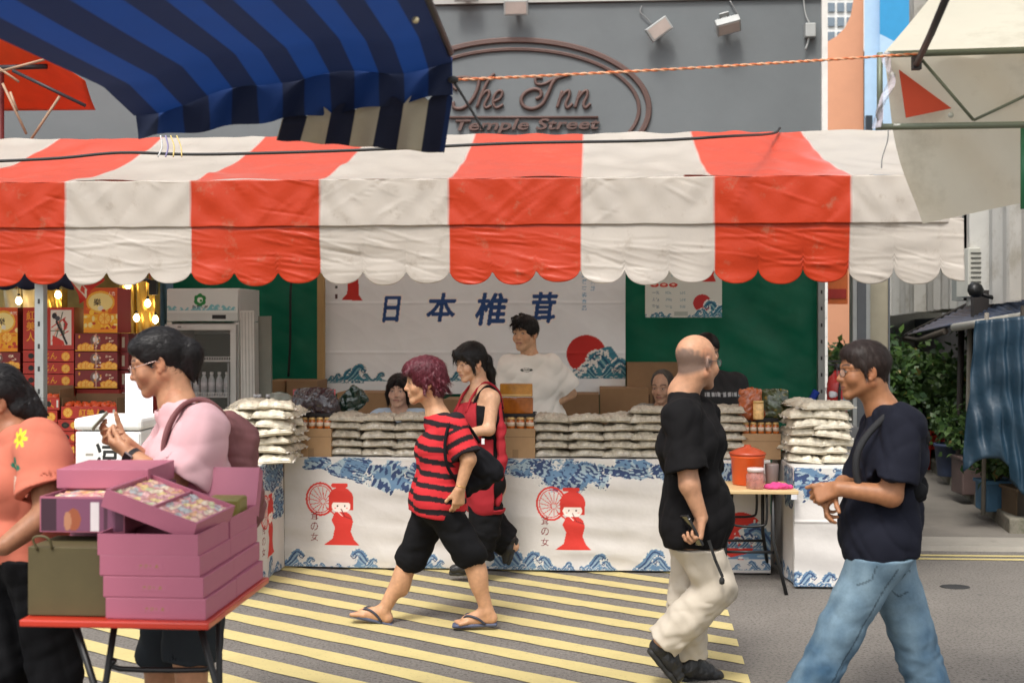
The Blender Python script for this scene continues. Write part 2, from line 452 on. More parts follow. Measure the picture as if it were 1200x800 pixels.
# ---------------------------------------------------------------- people
def nrm(v): v = np.array(v, float); return v/(np.linalg.norm(v)+1e-12)
def frame(yaw, pitch=0, roll=0):
    """columns right, forward, up; yaw 0 looks at the camera, +90 to picture right"""
    y = math.radians(yaw); f = np.array((math.sin(y), -math.cos(y), 0)); up = np.array((0, 0, 1.)); r = np.cross(f, up)
    p = math.radians(pitch); f2 = f*math.cos(p)-up*math.sin(p); u2 = up*math.cos(p)+f*math.sin(p)
    q = math.radians(roll); r2 = r*math.cos(q)+u2*math.sin(q); u3 = u2*math.cos(q)-r*math.sin(q)
    return np.stack([r2, f2, u3], 1)
def head_prims(fd, c, R, s, nose=1.0, jaw=1.0, cheek=1.0, chin=1.0, male=False):
    T = lambda x, y, z: c+R@(np.array((x, y, z))*s)
    E = lambda p, r, k=.015, op='u', M=None: fd.ell(T(*p), np.array(r)*s, R if M is None else R@M, k*s, op)
    C = lambda a, b, ra, rb, k=.012, op='u': fd.rc(T(*a), T(*b), ra*s, rb*s, k*s, op)
    E((0, -.014, .036), (.073, .094, .080), .03)
    E((0, .022, -.022), (.061*jaw, .066, .082), .03)
    for x in (-1, 1):
        C((x*.052*jaw, -.012, -.05), (x*.016, .066, -.098), .021, .016, .025)
        E((x*.036, .058, -.032), (.026*cheek, .024, .026), .02)
        C((x*.014, .0805, .021), (x*.047, .064, .021), .0085, .008, .014)
        E((x*.031, .094, .001), (.016, .0145, .0095), .008, 's')
        E((x*.031, .0715, .000), (.0145, .0135, .0115), .003)
    C((0, .066, -.098), (0, .056, -.088), .0165*chin, .02, .02)
    C((0, .079, .012), (0, .0995, -.029), .0085, .0105*nose, .012)
    E((0, .1, -.033), (.0115*nose, .0105*nose, .009), .008)
    for x in (-1, 1): E((x*.0125, .0885, -.036), (.0085, .010, .0075), .007)
    E((0, .080, -.060), (.027, .014, .020), .014)
    C((-.016, .0845, -.0585), (.016, .0845, -.0585), .0055, .0055, .006)
    C((-.012, .0835, -.0695), (.012, .0835, -.0695), .0068, .0068, .006)
    C((-.022, .0945, -.0638), (.022, .0945, -.0638), .0022, .0022, .004, 's')
    for x in (-1, 1):
        M = rotz(x*.35)@rotx(-.15)
        E((x*.0755, -.012, -.006), (.008, .0195, .031), .006, 'u', M)
        E((x*.0845, -.008, -.002), (.006, .011, .018), .004, 's', M)
        E((x*.076, -.003, -.034), (.006, .008, .009), .006, 'u', M)
    C((0, -.035, -.035), (0, -.034, -.09), .052, .049, .03)
def hand(fd, w, d, n, left, curl=(.5,.6,.7,.8), s=1.0, spread=.06, thumb=(.35, .5), thumbdir=None):
    d = nrm(d); n = nrm(np.array(n)-d*np.dot(n, d)); t = np.cross(d, n)*(-1 if left else 1)
    P = lambda a, b, c=0: w+(d*a+t*b+n*c)*s
    for b in (-.026, -.009, .009, .026): fd.rc(P(.012, b*.6), P(.082, b), .0165*s, .0125*s, .012)
    fd.rc(P(.02, .02, .006), P(.05, .03, .008), .016*s, .013*s, .012)
    for i, (b, L, r) in enumerate(((.0285, .072, .0088), (.0095, .080, .009), (-.0095, .074, .0086), (-.0275, .058, .0076))):
        p = P(.088-(.006 if i in (0, 2) else .014 if i == 3 else 0), b, 0); a = 0
        for q, fr in enumerate((.46, .30, .24)):
            a += curl[i]*(1.0 if q == 0 else 1.15 if q == 1 else .7)
            dd = nrm(d*math.cos(a)+n*math.sin(a)+t*(b*spread/.02*math.cos(a)*.4)); e = p+dd*L*fr*s
            fd.rc(p, e, r*s*(1-.07*q), r*s*(.93-.07*q), .004 if q else .006); p = e
    p = P(.022, .026, .008); a = thumb[0]
    td = nrm(d*.75+t*.75+n*.35) if thumbdir is None else nrm(thumbdir)
    for q, L in enumerate((.04, .032, .026)):
        dd = nrm(td*math.cos(a*q)+nrm(n*.8+d*.3)*math.sin(a*q)*thumb[1]*1.5); e = p+dd*L*s
        fd.rc(p, e, (.0125, .0105, .0095)[q]*s, (.0105, .0095, .008)[q]*s, .006); p = e
def limb(fd, a, b, c, r, k=.02):
    fd.rc(a, b, r[0], r[1], k); fd.rc(b, c, r[1]*.98, r[2], k)
def torso(fd, j, e=0.0, k=.05, belly=0.0, bust=0.0, hips=1.0, waist=1.0, chest=1.0, low=0.0, fwd=None, deep=1.0):
    sl, sr, hl, hr, N = j['shL'], j['shR'], j['hipL'], j['hipR'], j['neck']
    m = (sl+sr)/2; p = (hl+hr)/2; ax = nrm(sr-sl); hx = nrm(hr-hl); up = nrm(m-p)
    ch = m-up*.13; wa = p+up*.16; pe = p+up*.03
    ws = np.linalg.norm(sr-sl)/2
    fd.rc(sl+ax*.02-up*.015, sr-ax*.02-up*.015, .058+e, .058+e, k)
    nq = .02 if e <= 0 else .045
    fd.rc(N-up*nq, sl+ax*.03, .05+e*.3, .045+e, k); fd.rc(N-up*nq, sr-ax*.03, .05+e*.3, .045+e, k)
    fd.rc(ch-ax*ws*.48*chest, ch+ax*ws*.48*chest, .103*deep+e, .103*deep+e, k)
    fd.rc(wa-hx*.065*waist, wa+hx*.065*waist, .092*deep*waist+e, .092*deep*waist+e, k)
    fd.rc(ch-ax*ws*.4, wa-hx*.06, .098*deep+e, .09*deep*waist+e, k); fd.rc(ch+ax*ws*.4, wa+hx*.06, .098*deep+e, .09*deep*waist+e, k)
    fd.rc(pe-hx*.075*hips, pe+hx*.075*hips, .108*hips+e, .108*hips+e, k)
    fd.rc(wa-hx*.06, pe-hx*.07, .092*deep*waist+e, .105*hips+e, k); fd.rc(wa+hx*.06, pe+hx*.07, .092*deep*waist+e, .105*hips+e, k)
    if fwd is not None:
        f = nrm(fwd)
        if belly: fd.ell((wa+pe)/2+f*(.03+belly*.5), (.12+e+belly*.3,)*3, None, .08)
        if bust:
            for q in (-1, 1): fd.ell(ch+ax*q*.07+f*.065+up*.005, (.062+e*.6+bust,)*3, None, .04)
        if e <= 0: fd.ell(pe-f*.035-up*.02, (.115*hips+e,)*3, None, .05)
    if low: fd.rc(pe-hx*.07, pe-hx*.075-up*low, .106*hips+e, .110*hips+e, k); fd.rc(pe+hx*.07, pe+hx*.075-up*low, .106*hips+e, .110*hips+e, k)
def skin_col(c, R, s, base, lips=(.42,.16,.13), brow=(.03,.02,.018), browd=1.0, scalp=None, stubble=None, red=1.0):
    base = np.array(base)
    def fn(V):
        q = (V-c)@R/s; x, y, z = np.abs(q[:,0]), q[:,1], q[:,2]; inh = (np.linalg.norm(q, axis=1) < .16)
        out = np.tile(base, (len(V), 1))
        nz = folds(V, .05, .05, 3)[:,None]; out = out*(1+nz)
        def mix(w, col): nonlocal out; w = np.clip(w, 0, 1)[:,None]; out = out*(1-w)+np.array(col)*w
        g = lambda d, r: np.exp(-(d/r)**2)
        mix(.35*red*inh*g(np.sqrt((x-.042)**2+(z+.03)**2+(y-.06)**2), .024), base*np.array((1.05,.72,.68)))
        mix(.35*red*inh*g(np.sqrt(x**2+(y-.105)**2+(z+.03)**2), .016), base*np.array((1.0,.7,.65)))
        mix(.3*red*inh*(x > .068), base*np.array((1.0,.68,.6)))
        mix(.85*inh*(y > .06)*g(z+.064, .0075)*(x < .024*(1-np.abs(z+.064)/.03)), lips)
        mix(.9*inh*(y > .07)*g(z+.0638, .0018)*(x < .024), (.10,.03,.03))
        mix(browd*inh*(y > .045)*(x > .012)*(x < .052)*g(z-.0235-.006*np.sin((x-.012)*70), .0042), brow)
        mix(.55*inh*(y > .05)*g(np.sqrt((x-.031)**2+((z-.001)*1.5)**2), .014), base*np.array((.62,.5,.48)))
        if scalp is not None: mix(scalp(q)*inh, stubble)
        return np.clip(out, 0, 1)
    return fn
def add_eyes(o, c, R, s, root, skin, look=0.0, closed=0.0):
    for sx in (-1, 1):
        b = MB(); ctr = np.array((sx*.031, .0715, .000))
        def pt(a, e, r=.0149): 
            return c+R@((ctr+np.array((math.sin(a)*math.cos(e)*1.03, math.cos(a)*math.cos(e)*.97, math.sin(e)*.84))*r)*s)
        na, ne = 14, 8; op = 1-closed
        def lid(t, e):                                                     # almond outline
            a = (t-.5)*1.75; h = math.cos((t-.5)*math.pi)
            lo, hi = -.25*h, .42*h*op
            return pt(a+.05*sx, lo+(hi-lo)*e)
        b.sheet(lid, na, ne, 0, True)
        ia = look
        def iris(u, v): an = u*2*math.pi; r_ = v*.30; return pt(ia+r_*math.cos(an), np.clip(.06+r_*math.sin(an), -.22, .36*op), .0153)
        b.sheet(iris, 14, 3, 1, True)
        b.tube([pt((t/10-.5)*1.8+.05*sx, .44*op*math.cos((t/10-.5)*math.pi)+.02, .0156) for t in range(11)], .0011*s, 5, 2)
        b.build('eye', [mat('eye_white', (.62,.58,.54), .25, var=0), mat('iris', (.02,.012,.01), .15, var=0), mat('lash', (.02,.015,.012), .6, var=0)], root, origin=o)
def glasses(o, c, R, s, root, metal=(.05,.05,.055), r=.0013, lens=True, w=.021, h=.0165):
    T = lambda x, y, z: c+R@(np.array((x, y, z))*s)
    g = MB()
    for sx in (-1, 1):
        pts = []
        for k in range(25):
            a = 2*math.pi*k/24; ex = .92*abs(math.cos(a))**.7*math.copysign(1, math.cos(a)); ez = abs(math.sin(a))**.75*math.copysign(1, math.sin(a))
            x = sx*.034+w*ex*1.08; pts.append(T(x, .1035-.010*abs(x)/.05, -.003+h*ez))
        g.tube(pts, r*s, 6, 0, False)
        g.tube([T(sx*.056, .0925, .004), T(sx*.075, .07, .004), T(sx*.081, .0, .006), T(sx*.079, -.015, -.004), T(sx*.075, -.03, -.018)], r*s, 6)
        g.tube([T(sx*.012, .102, -.006), T(sx*.010, .096, -.012)], r*s*.8, 5)
    g.tube(cr([T(-.012, .104, .004), T(0, .107, .007), T(.012, .104, .004)], 4), r*s, 6)
    gl = g.build('glasses', mat('spectacle_frame_%02d' % int(metal[0]*100), metal, .3, .8, var=0), root, origin=o)
    if lens:
        for sx in (-1, 1):
            m = MB(); m.sheet(lambda u, v: T(sx*.034+w*v*math.cos(6.2832*u)*1.02, .103-.010*abs(sx*.034+w*v*math.cos(6.2832*u))/.05+.0006, -.003+h*v*math.sin(6.2832*u)), 20, 2, 0, True)
            lm = mat('spectacle_lens', (.9,.95,.95), .03, var=0, alpha=.14, spec=.8)
            m.build('lens', lm, gl, origin=(0,0,0)) if False else None
            l = m.build('lens', lm, root, origin=o); l.parent = gl
    return gl
HAIR = lambda name, col, rough=.5: mat(name, col, rough, var=.5, vscale=1.0, stretch=(240,240,26), bump=.5, bscale=1.0, bdist=.0018, spec=.35)
CLOTH = lambda name, col, var=.06, rough=.85, **k: mat(name, col, rough, var=var, vscale=9, bump=.25, bscale=420, bdist=.002, fold=.8, spec=.15, **k)
def skin_mat(): return mat('skin', rough=.48, attr=True, var=.13, vscale=55, bump=.2, bscale=300, sss=.06, spec=.35, bdist=.002)
def make_body(label, cat, base, fd, c, R, s, skin, hands=(), h=.0055, hf=.0034, group=None, colkw=None, colx=None):
    fine = [(c-.15*s, c+.15*s)]+[(np.array(q)-.13, np.array(q)+.13) for q in hands]
    V, Q = fd.mesh(h, fine, hf)
    cf = skin_col(c, R, s, skin, **(colkw or {}))
    o = raw_mesh('person', V, Q, skin_mat(), origin=base, col=(lambda P: colx(P, cf(P))) if colx else cf)
    tag(o, label, 'person', group); return o
def cloth_mesh(name, fd, m, root, base, h=.0062, lo=None, hi=None, relax=1, **kw):
    V, Q = fd.mesh(h, lo=lo, hi=hi)
    return raw_mesh(name, V, Q, m, parent=root, origin=base, relax=relax, **kw)
def wrinkle(fd, c, R, amp, wl, seed, aniso=(1,1,1), ridge=False, n=6):
    fd.custom(lambda P: folds(P, amp, wl, seed, n, aniso, ridge), c, R, 0.0)
def hair_shell(fd, c, R, s, th=.012, face=(.0, .118, -.035), fr=(.074, .082, .098), down=-.05, k=.012):
    T = lambda x, y, z: c+R@(np.array((x, y, z))*s)
    fd.ell(T(0, -.016, .038), (np.array((.073, .094, .081))+th)*s, R, .02)
    fd.rc(T(0, -.035, .02), T(0, -.045, down), (.07+th*.6)*s, (.052+th*.5)*s, .02)
    fd.ell(T(*face), np.array(fr)*s, R, k*s, 's')
    return T
def hair_mesh(fh, m, root, base, h, c, R, flow=None, n=2600, L=.032, seed=0, w=.0011, lift=.10):
    V, Q = fh.mesh(h); o = raw_mesh('hair', V, Q, m, parent=root, origin=base, relax=2)
    me = o.data; k = len(me.vertices); P = np.empty(k*3, np.float32); N_ = np.empty(k*3, np.float32); me.vertices.foreach_get('co', P); me.vertices.foreach_get('normal', N_)
    P = P.reshape(-1, 3)+base; N_ = N_.reshape(-1, 3); r = np.random.RandomState(seed); i = r.randint(0, k, n); p = P[i]; nn = N_[i]
    d = flow(p) if flow is not None else np.tile(np.array((0,0,-1.))-.45*R[:,1], (n,1))+((p-c)*np.array((1,1,0)))*2
    d = d/np.linalg.norm(d, axis=1)[:,None]+r.normal(size=(n,3))*.16; d -= nn*(d*nn).sum(1)[:,None]; d /= np.linalg.norm(d, axis=1)[:,None]+1e-6
    s_ = np.cross(d, nn); ln = L*(.5+r.rand(n,1)); vs = []
    for q in range(4):
        t = q/3; x = p+nn*(.0012+.003*r.rand(n,1)*0)+d*ln*t+nn*ln*lift*t*(1.2-t)*(.3+r.rand(n,1))-nn*ln*.12*t*t; ww = w*(1-.75*t); vs += [x-s_*ww, x+s_*ww]
    vs = np.stack(vs, 1).reshape(-1, 3)-base; b = np.arange(n)[:,None]*8; q = np.concatenate([b+np.array((2*j, 2*j+1, 2*j+3, 2*j+2)) for j in range(3)])
    s2 = raw_mesh('strands', vs+base, q, m, parent=root, origin=base, relax=0); s2.parent = o
    return o
def tee(root, base, j, arms, m, hem, e=.014, frac=.85, sr=(.064,.074), belly=.0, bust=0.0, low=.16, fwd=(0,-1,0), ncut=None, seed=1,
        amp=1.0, tilt=(0,0,-1), kw=None, h=.0058, name='shirt', chest=1.0, waist=1.0, hips=1.0, extra=None, col=None, deep=1.0):
    fs = Field(); torso(fs, j, e, fwd=fwd, belly=belly, bust=bust, low=low, chest=chest, waist=waist, hips=hips, deep=deep)
    for sh, el in arms:
        q = sh+(el-sh)*frac; fs.rc(sh, q, sr[0], sr[1], .035, flat=True)
    for sh, el in arms:
        q = sh+(el-sh)*frac; d = nrm(el-sh); k_ = (sr[1]-sr[0])/np.linalg.norm(q-sh); fs.rc(q-d*.024, q, sr[1]-k_*.024+.0028, sr[1]+.003, .002, flat=True)
    for sh, el in arms:
        q = sh+(el-sh)*frac; d = nrm(el-sh); fs.rc(q-d*.004, q+d*.08, sr[1]-.016, sr[1]-.016, .002, 's')
    fs.plane(hem, tilt, k=.006)
    nc = ncut or ((0,0,.01), (0,0,.15), .062)
    fs.rc(j['neck']+np.array(nc[0]), j['neck']+np.array(nc[1]), nc[2], nc[2], .006, 's')
    if extra: extra(fs)
    p = (j['hipL']+j['hipR'])/2
    wrinkle(fs, p, .75, .0048*amp, .22, seed, (1,1,.8)); wrinkle(fs, p, .75, .0034*amp, .17, seed+1, (1.2,1.2,.7), True, 2); wrinkle(fs, p, .75, .0022*amp, .11, seed+2, (.8,.8,1.3), True, 2)
    return cloth_mesh(name, fs, m, root, base, h, col=col)
def trousers(root, base, legs, m, r=(.105,.083,.07), frac=.97, top=.115, seed=3, amp=1.0, carve=True, name='trousers', h=.006, extra=None, kneeamp=1.0, flare=None, waist=.04, cut=None, **kw):
    ft = Field(); hl, hr = legs[0][0], legs[1][0]
    ft.rc(hl, hr, top, top, .03); ft.rc(hl+np.array((0,0,waist)), hr+np.array((0,0,waist)), top*.95, top*.95, .03)
    for h_, k_, a_ in legs:
        if frac < 1.0 and frac < 0:                                  # ends above the knee
            q = h_+(k_-h_)*(-frac); ft.rc(h_, q, r[0], r[1], .05, flat=True); d = nrm(k_-h_); ro = r[1]
        else:
            q = k_+(a_-k_)*frac; ft.rc(h_, k_, r[0], r[1], .05); ft.rc(k_, q, r[1], r[2], .03, flat=True); d = nrm(a_-k_); ro = r[2]
            wrinkle(ft, k_, .13, .0014*kneeamp, .09, seed+5, (.5,.5,1.6)); wrinkle(ft, a_, .22, .0018*kneeamp, .075, seed+6, (.35,.35,2))
        if carve: ft.rc(q-d*.004, q+d*.08, ro-.016, ro-.016, .002, 's')
    if extra: extra(ft)
    pass; ft.plane(((hl+hr)/2) if cut is None else cut, (0,0,1), (hl+hr)/2, .5)
    wrinkle(ft, (hl+hr)/2, .95, .0034*amp, .20, seed, (1,1,.35)); wrinkle(ft, (hl+hr)/2, .95, .0032*amp, .15, seed+1, (1,1,.8), True, 2); wrinkle(ft, (hl+hr)/2, .95, .002*amp, .10, seed+2, (.7,.7,1.4), True, 2)
    return cloth_mesh(name, ft, m, root, base, h, **kw)
def shoe(root, base, heel, toe, m, ms, w=.042, name='shoe'):
    """heel and toe are points on the sole"""
    d = nrm(toe-heel); L = np.linalg.norm(toe-heel); sd = nrm(np.cross(d, (0,0,1))); up = np.cross(sd, d)
    f = Field(); P = lambda t, s_, u: heel+d*L*t+sd*s_+up*u
    for q in (-1, 1):
        f.rc(P(.12,q*.012,.045), P(.45,q*.016,.045), .034, .034, .02); f.rc(P(.45,q*.016,.04), P(.85,q*.018,.034), .032, .026, .02)
    f.rc(P(.14,0,.06), P(.22,0,.095), .04, .04, .02); f.rc(P(.25,0,.08), P(.6,0,.06), .036, .03, .03)
    f.plane(P(0,0,.018), -up, P(.5,0,0), .3, .002); wrinkle(f, P(.5,0,.05), .2, .002, .05, 3)
    o = cloth_mesh(name, f, m, root, base, .005)
    g = Field()
    for t0, t1, w0, w1 in ((.08,.4,.022,.024),(.4,.7,.024,.032),(.7,.92,.032,.022)):
        for q in (-1, 0, 1): g.rc(P(t0,q*w0*.7,.012), P(t1,q*w1*.7,.012), .0155, .0155, .008)
    s_ = cloth_mesh('sole', g, ms, root, base, .0055); s_.parent = o
    b = MB()
    for i in range(4):
        t = .34+i*.09; z = .098-i*.011
        b.tube(cr([P(t,-.026,z-.012), P(t+.02,0,z+.006), P(t+.04,.026,z-.012)], 4), .003, 5)
    l = b.build('laces', mat('laces_grey', (.05,.05,.052), .8), root, origin=base); l.parent = o
    return o
def loose_locks(fh, T, spec, seed=0):
    r = random.Random(seed)
    for (p, q, n, jit, r0, r1) in spec:
        for _ in range(n):
            d = [r.uniform(-jit, jit) for _ in range(3)]; fh.rc(T(*(np.array(p)+d)), T(*(np.array(q)+np.array(d)*1.3)), r0, r1, .006)
def red_hair_woman():
    Y = 6.5; J = lambda px, py, dy=0: W(px, py, Y+dy)
    base = np.array(W(505, 733, Y)); base[2] = 0
    skin = (.50,.27,.15)
    c = J(497, 447); R = frame(-78, 4, 0); s = 1.0
    j = dict(neck=J(514, 486), shL=J(531, 500, -.15), shR=J(517, 500, .15), hipL=J(515, 592, -.085), hipR=J(508, 592, .085))
    fd = Field(); head_prims(fd, c, R, s, nose=1.0, jaw=.98)
    fd.rc(c+R@np.array((0,-.03,-.08)), j['neck']+np.array((0,0,-.02)), .05, .058, .03)
    torso(fd, j, -.016, fwd=(-1,0,0))
    elL, wrL = J(549, 538, -.2), J(539, 572, -.21)
    limb(fd, j['shL'], elL, wrL, (.047, .04, .026))
    hand(fd, wrL, J(536, 600, -.2)-wrL, (-.5,.85,0), True, (.35,.45,.55,.6), .95, thumbdir=(-.7,.1,-.8))
    elR, wrR = J(520, 545, .22), J(512, 575, .2)
    limb(fd, j['shR'], elR, wrR, (.047, .04, .026))
    hand(fd, wrR, (-.3,0,-1), (-.3,-.85,.3), False, (.5,.6,.7,.8), .95)
    kF, aF = J(482, 655, .085), J(449, 716, .07); kB, aB = J(551, 650, -.085), J(571, 716, -.07)
    for h_, k_, a_ in ((j['hipR'], kF, aF), (j['hipL'], kB, aB)):
        limb(fd, h_, k_, a_, (.085, .056, .034)); cm = k_*.62+a_*.38
        fd.ell(cm+np.array((.012,0,0)), (.047,.047,.095), None, .03)
    for a_, tx in ((aF, J(425, 719, .07)), (aB, J(541, 728, -.07))):
        heel = a_+np.array((.022,0,-.035)); fd.rc(a_, heel, .034, .03, .015)
        d = nrm(tx-heel); fd.rc(heel, heel+d*.13, .029, .03, .015); fd.rc(a_+d*.02, heel+d*.14, .03, .024, .02)
        sd = np.cross(d, (0,0,1))
        for q in range(5): fd.rc(heel+d*.13+sd*(q-2)*.014, heel+d*(.195-.012*abs(q-(0 if a_ is aF else 4))*.6)+sd*(q-2)*.017+np.array((0,0,-.004)), .013, .0098 if 0 < q else .0115, .006)
    root = make_body('elderly woman with dark-red hair, striped T-shirt and flip-flops, walking left', 'person', base, fd, c, R, s, skin, [wrL], colkw=dict(brow=(.10,.06,.05), browd=.7))
    add_eyes(base, c, R, s, root, skin, look=-.1, closed=.3)
    fh = Field(); T = hair_shell(fh, c, R, s, .020, face=(0,.128,-.045), fr=(.084,.094,.112), down=-.05)
    fh.ell(T(0,.0,.07), (.08,.096,.058), R, .03); fh.ell(T(0,.058,.078), (.062,.045,.03), R, .03)
    r = random.Random(4)
    for q in range(60):
        a = r.uniform(1.3, 3.14)*r.choice((-1,1)); z = r.uniform(-.04,.09)
        k = math.sqrt(max(.1,1-(z/.13)**2)); p = np.array((math.sin(a)*.082*k, -.016+math.cos(a)*.10*k, z))
        dn = np.array((p[0]*.25, (p[1]+.016)*.25, -.03)); fh.rc(T(*p), T(*(p+dn)), .010, .003, .01)
    for q in range(22):
        x = r.uniform(-.06,.06); fh.rc(T(x,.05,.088), T(x*1.15+r.uniform(-.01,.01),.094+r.uniform(0,.018),.06+r.uniform(-.008,.015)), .012, .004, .01)
    for sx in (-1,1): fh.rc(T(sx*.072,.018,.03), T(sx*.075,.012,-.02), .012, .004, .01)
    wrinkle(fh, c, .3, .003, .03, 3, ridge=True)
    hair_mesh(fh, HAIR('dark_red_hair', (.085,.010,.018)), root, base, .004, c, R)
    hem = J(505, 602)
    axs = nrm(elL-j['shL'])
    def col(V):
        arm = (np.linalg.norm(np.cross(V-j['shL'], axs), axis=1) < .085) & ((V-j['shL'])@axs > .03) & (V[:,1] < j['shL'][1]+.04)
        t = np.where(arm, (V-j['shL'])@axs*1.0+.012, (V[:,2]-hem[2])+(V[:,0]-hem[0])*.12+folds(V, .005, .2, 5))
        f = np.mod(t/.066+.12, 1); blk = (f > .56)
        out = np.where(blk[:,None], np.array((.018,.014,.016)), np.array((.52,.028,.035)))
        pr = (V[:,0] < hem[0]+.02)&(V[:,2] > hem[2]+.05)&(~arm); n1 = folds(V, 1, .05, 31, 5)
        return np.where((pr&(n1 > 1.35))[:,None], np.array((.02,.015,.016)), out)
    tee(root, base, j, ((j['shL'], elL), (j['shR'], elR)), mat('striped_shirt', rough=.85, fold=.8, spec=.15, attr=True, var=.08, vscale=12, bump=.2, bscale=400, bdist=.002), hem,
        frac=.88, fwd=(-1,0,0), bust=.012, belly=.0, tilt=(-.10,0,-1), ncut=((-.02,0,.0),(-.05,0,.15),.066), seed=7, h=.0052, col=col, e=.017, hips=1.0)
    trousers(root, base, ((j['hipR'], kF, aF), (j['hipL'], kB, aB)), CLOTH('black_trousers', (.006,.006,.007)), r=(.098,.082,.074), frac=.06, top=.098, kneeamp=1.4, waist=.0, cut=J(505,596))
    for a_, tx in ((aF, J(420, 721, .07)), (aB, J(538, 732, -.07))):
        heel = a_+np.array((.035,0,-.068)); d = nrm(tx-heel); sd = nrm(np.cross(d, (0,0,1))); n_ = np.cross(sd, d)
        f = Field(); pts = [(.0,.026),(.06,.025),(.12,.032),(.18,.038),(.225,.03)]
        for (t0, w0), (t1, w1) in zip(pts, pts[1:]):
            for q in (-1, 0, 1): f.rc(heel+d*(t0-.01)+sd*q*w0*.72, heel+d*(t1-.01)+sd*q*w1*.72, .0105, .0105, .006)
        fl = cloth_mesh('flip_flop', f, mat('blue_rubber', (.06,.07,.12), .6, var=.08), root, base, .005)
        b = MB(); toe = heel+d*.175+n_*.012
        for q in (-1, 1):
            b.tube(cr([toe, toe-d*.03+sd*q*.02+n_*.04, heel+d*.09+sd*q*.034+n_*.042, heel+d*.045+sd*q*.032+n_*.008], 5), .0068, 7)
        st = b.build('strap', mat('dark_rubber', (.025,.028,.045), .5, var=.05), root, origin=base); st.parent = fl
    fb = Field(); bc = J(560, 547, -.04)
    fb.ell(bc, (.115,.06,.10), roty(.7), .03); fb.rc(J(540,528,-.07), J(578,552,-.04), .05, .045, .05); fb.rc(J(545,575,-.06), J(580,552,-.04), .04,.03,.05)
    wrinkle(fb, bc, .3, .006, .07, 5)
    m = CLOTH('black_bag', (.008,.008,.010))
    bg = cloth_mesh('shoulder_bag', fb, m, None, base); bg.location = base; tag(bg, 'black shoulder bag worn on the back by the red-haired woman', 'bag')
    b = MB(); b.tube(cr([J(562,518,-.04), J(545,495,-.13), J(530,492,-.20), J(522,515,-.235), J(524,545,-.235), J(540,570,-.15)], 6), .009, 6)
    b.build('strap', m, bg, origin=base)
    b = MB(); b.box(J(566,517,-.13), (.016,.004,.03)); b.build('bag_tag', mat('white_label', (.7,.7,.7)), bg, origin=base)
    b = MB(); wd = nrm(wrL-elL); u_ = nrm(np.cross(wd,(0,1,0))); v_ = np.cross(wd,u_)
    b.tube([wrL-wd*.012+(u_*math.cos(t*.524)+v_*math.sin(t*.524))*.0285 for t in range(13)], .0018, 5, cap=False)
    b.build('bracelet', mat('gold', (.6,.4,.12), .3, .9, var=0), root, origin=base)
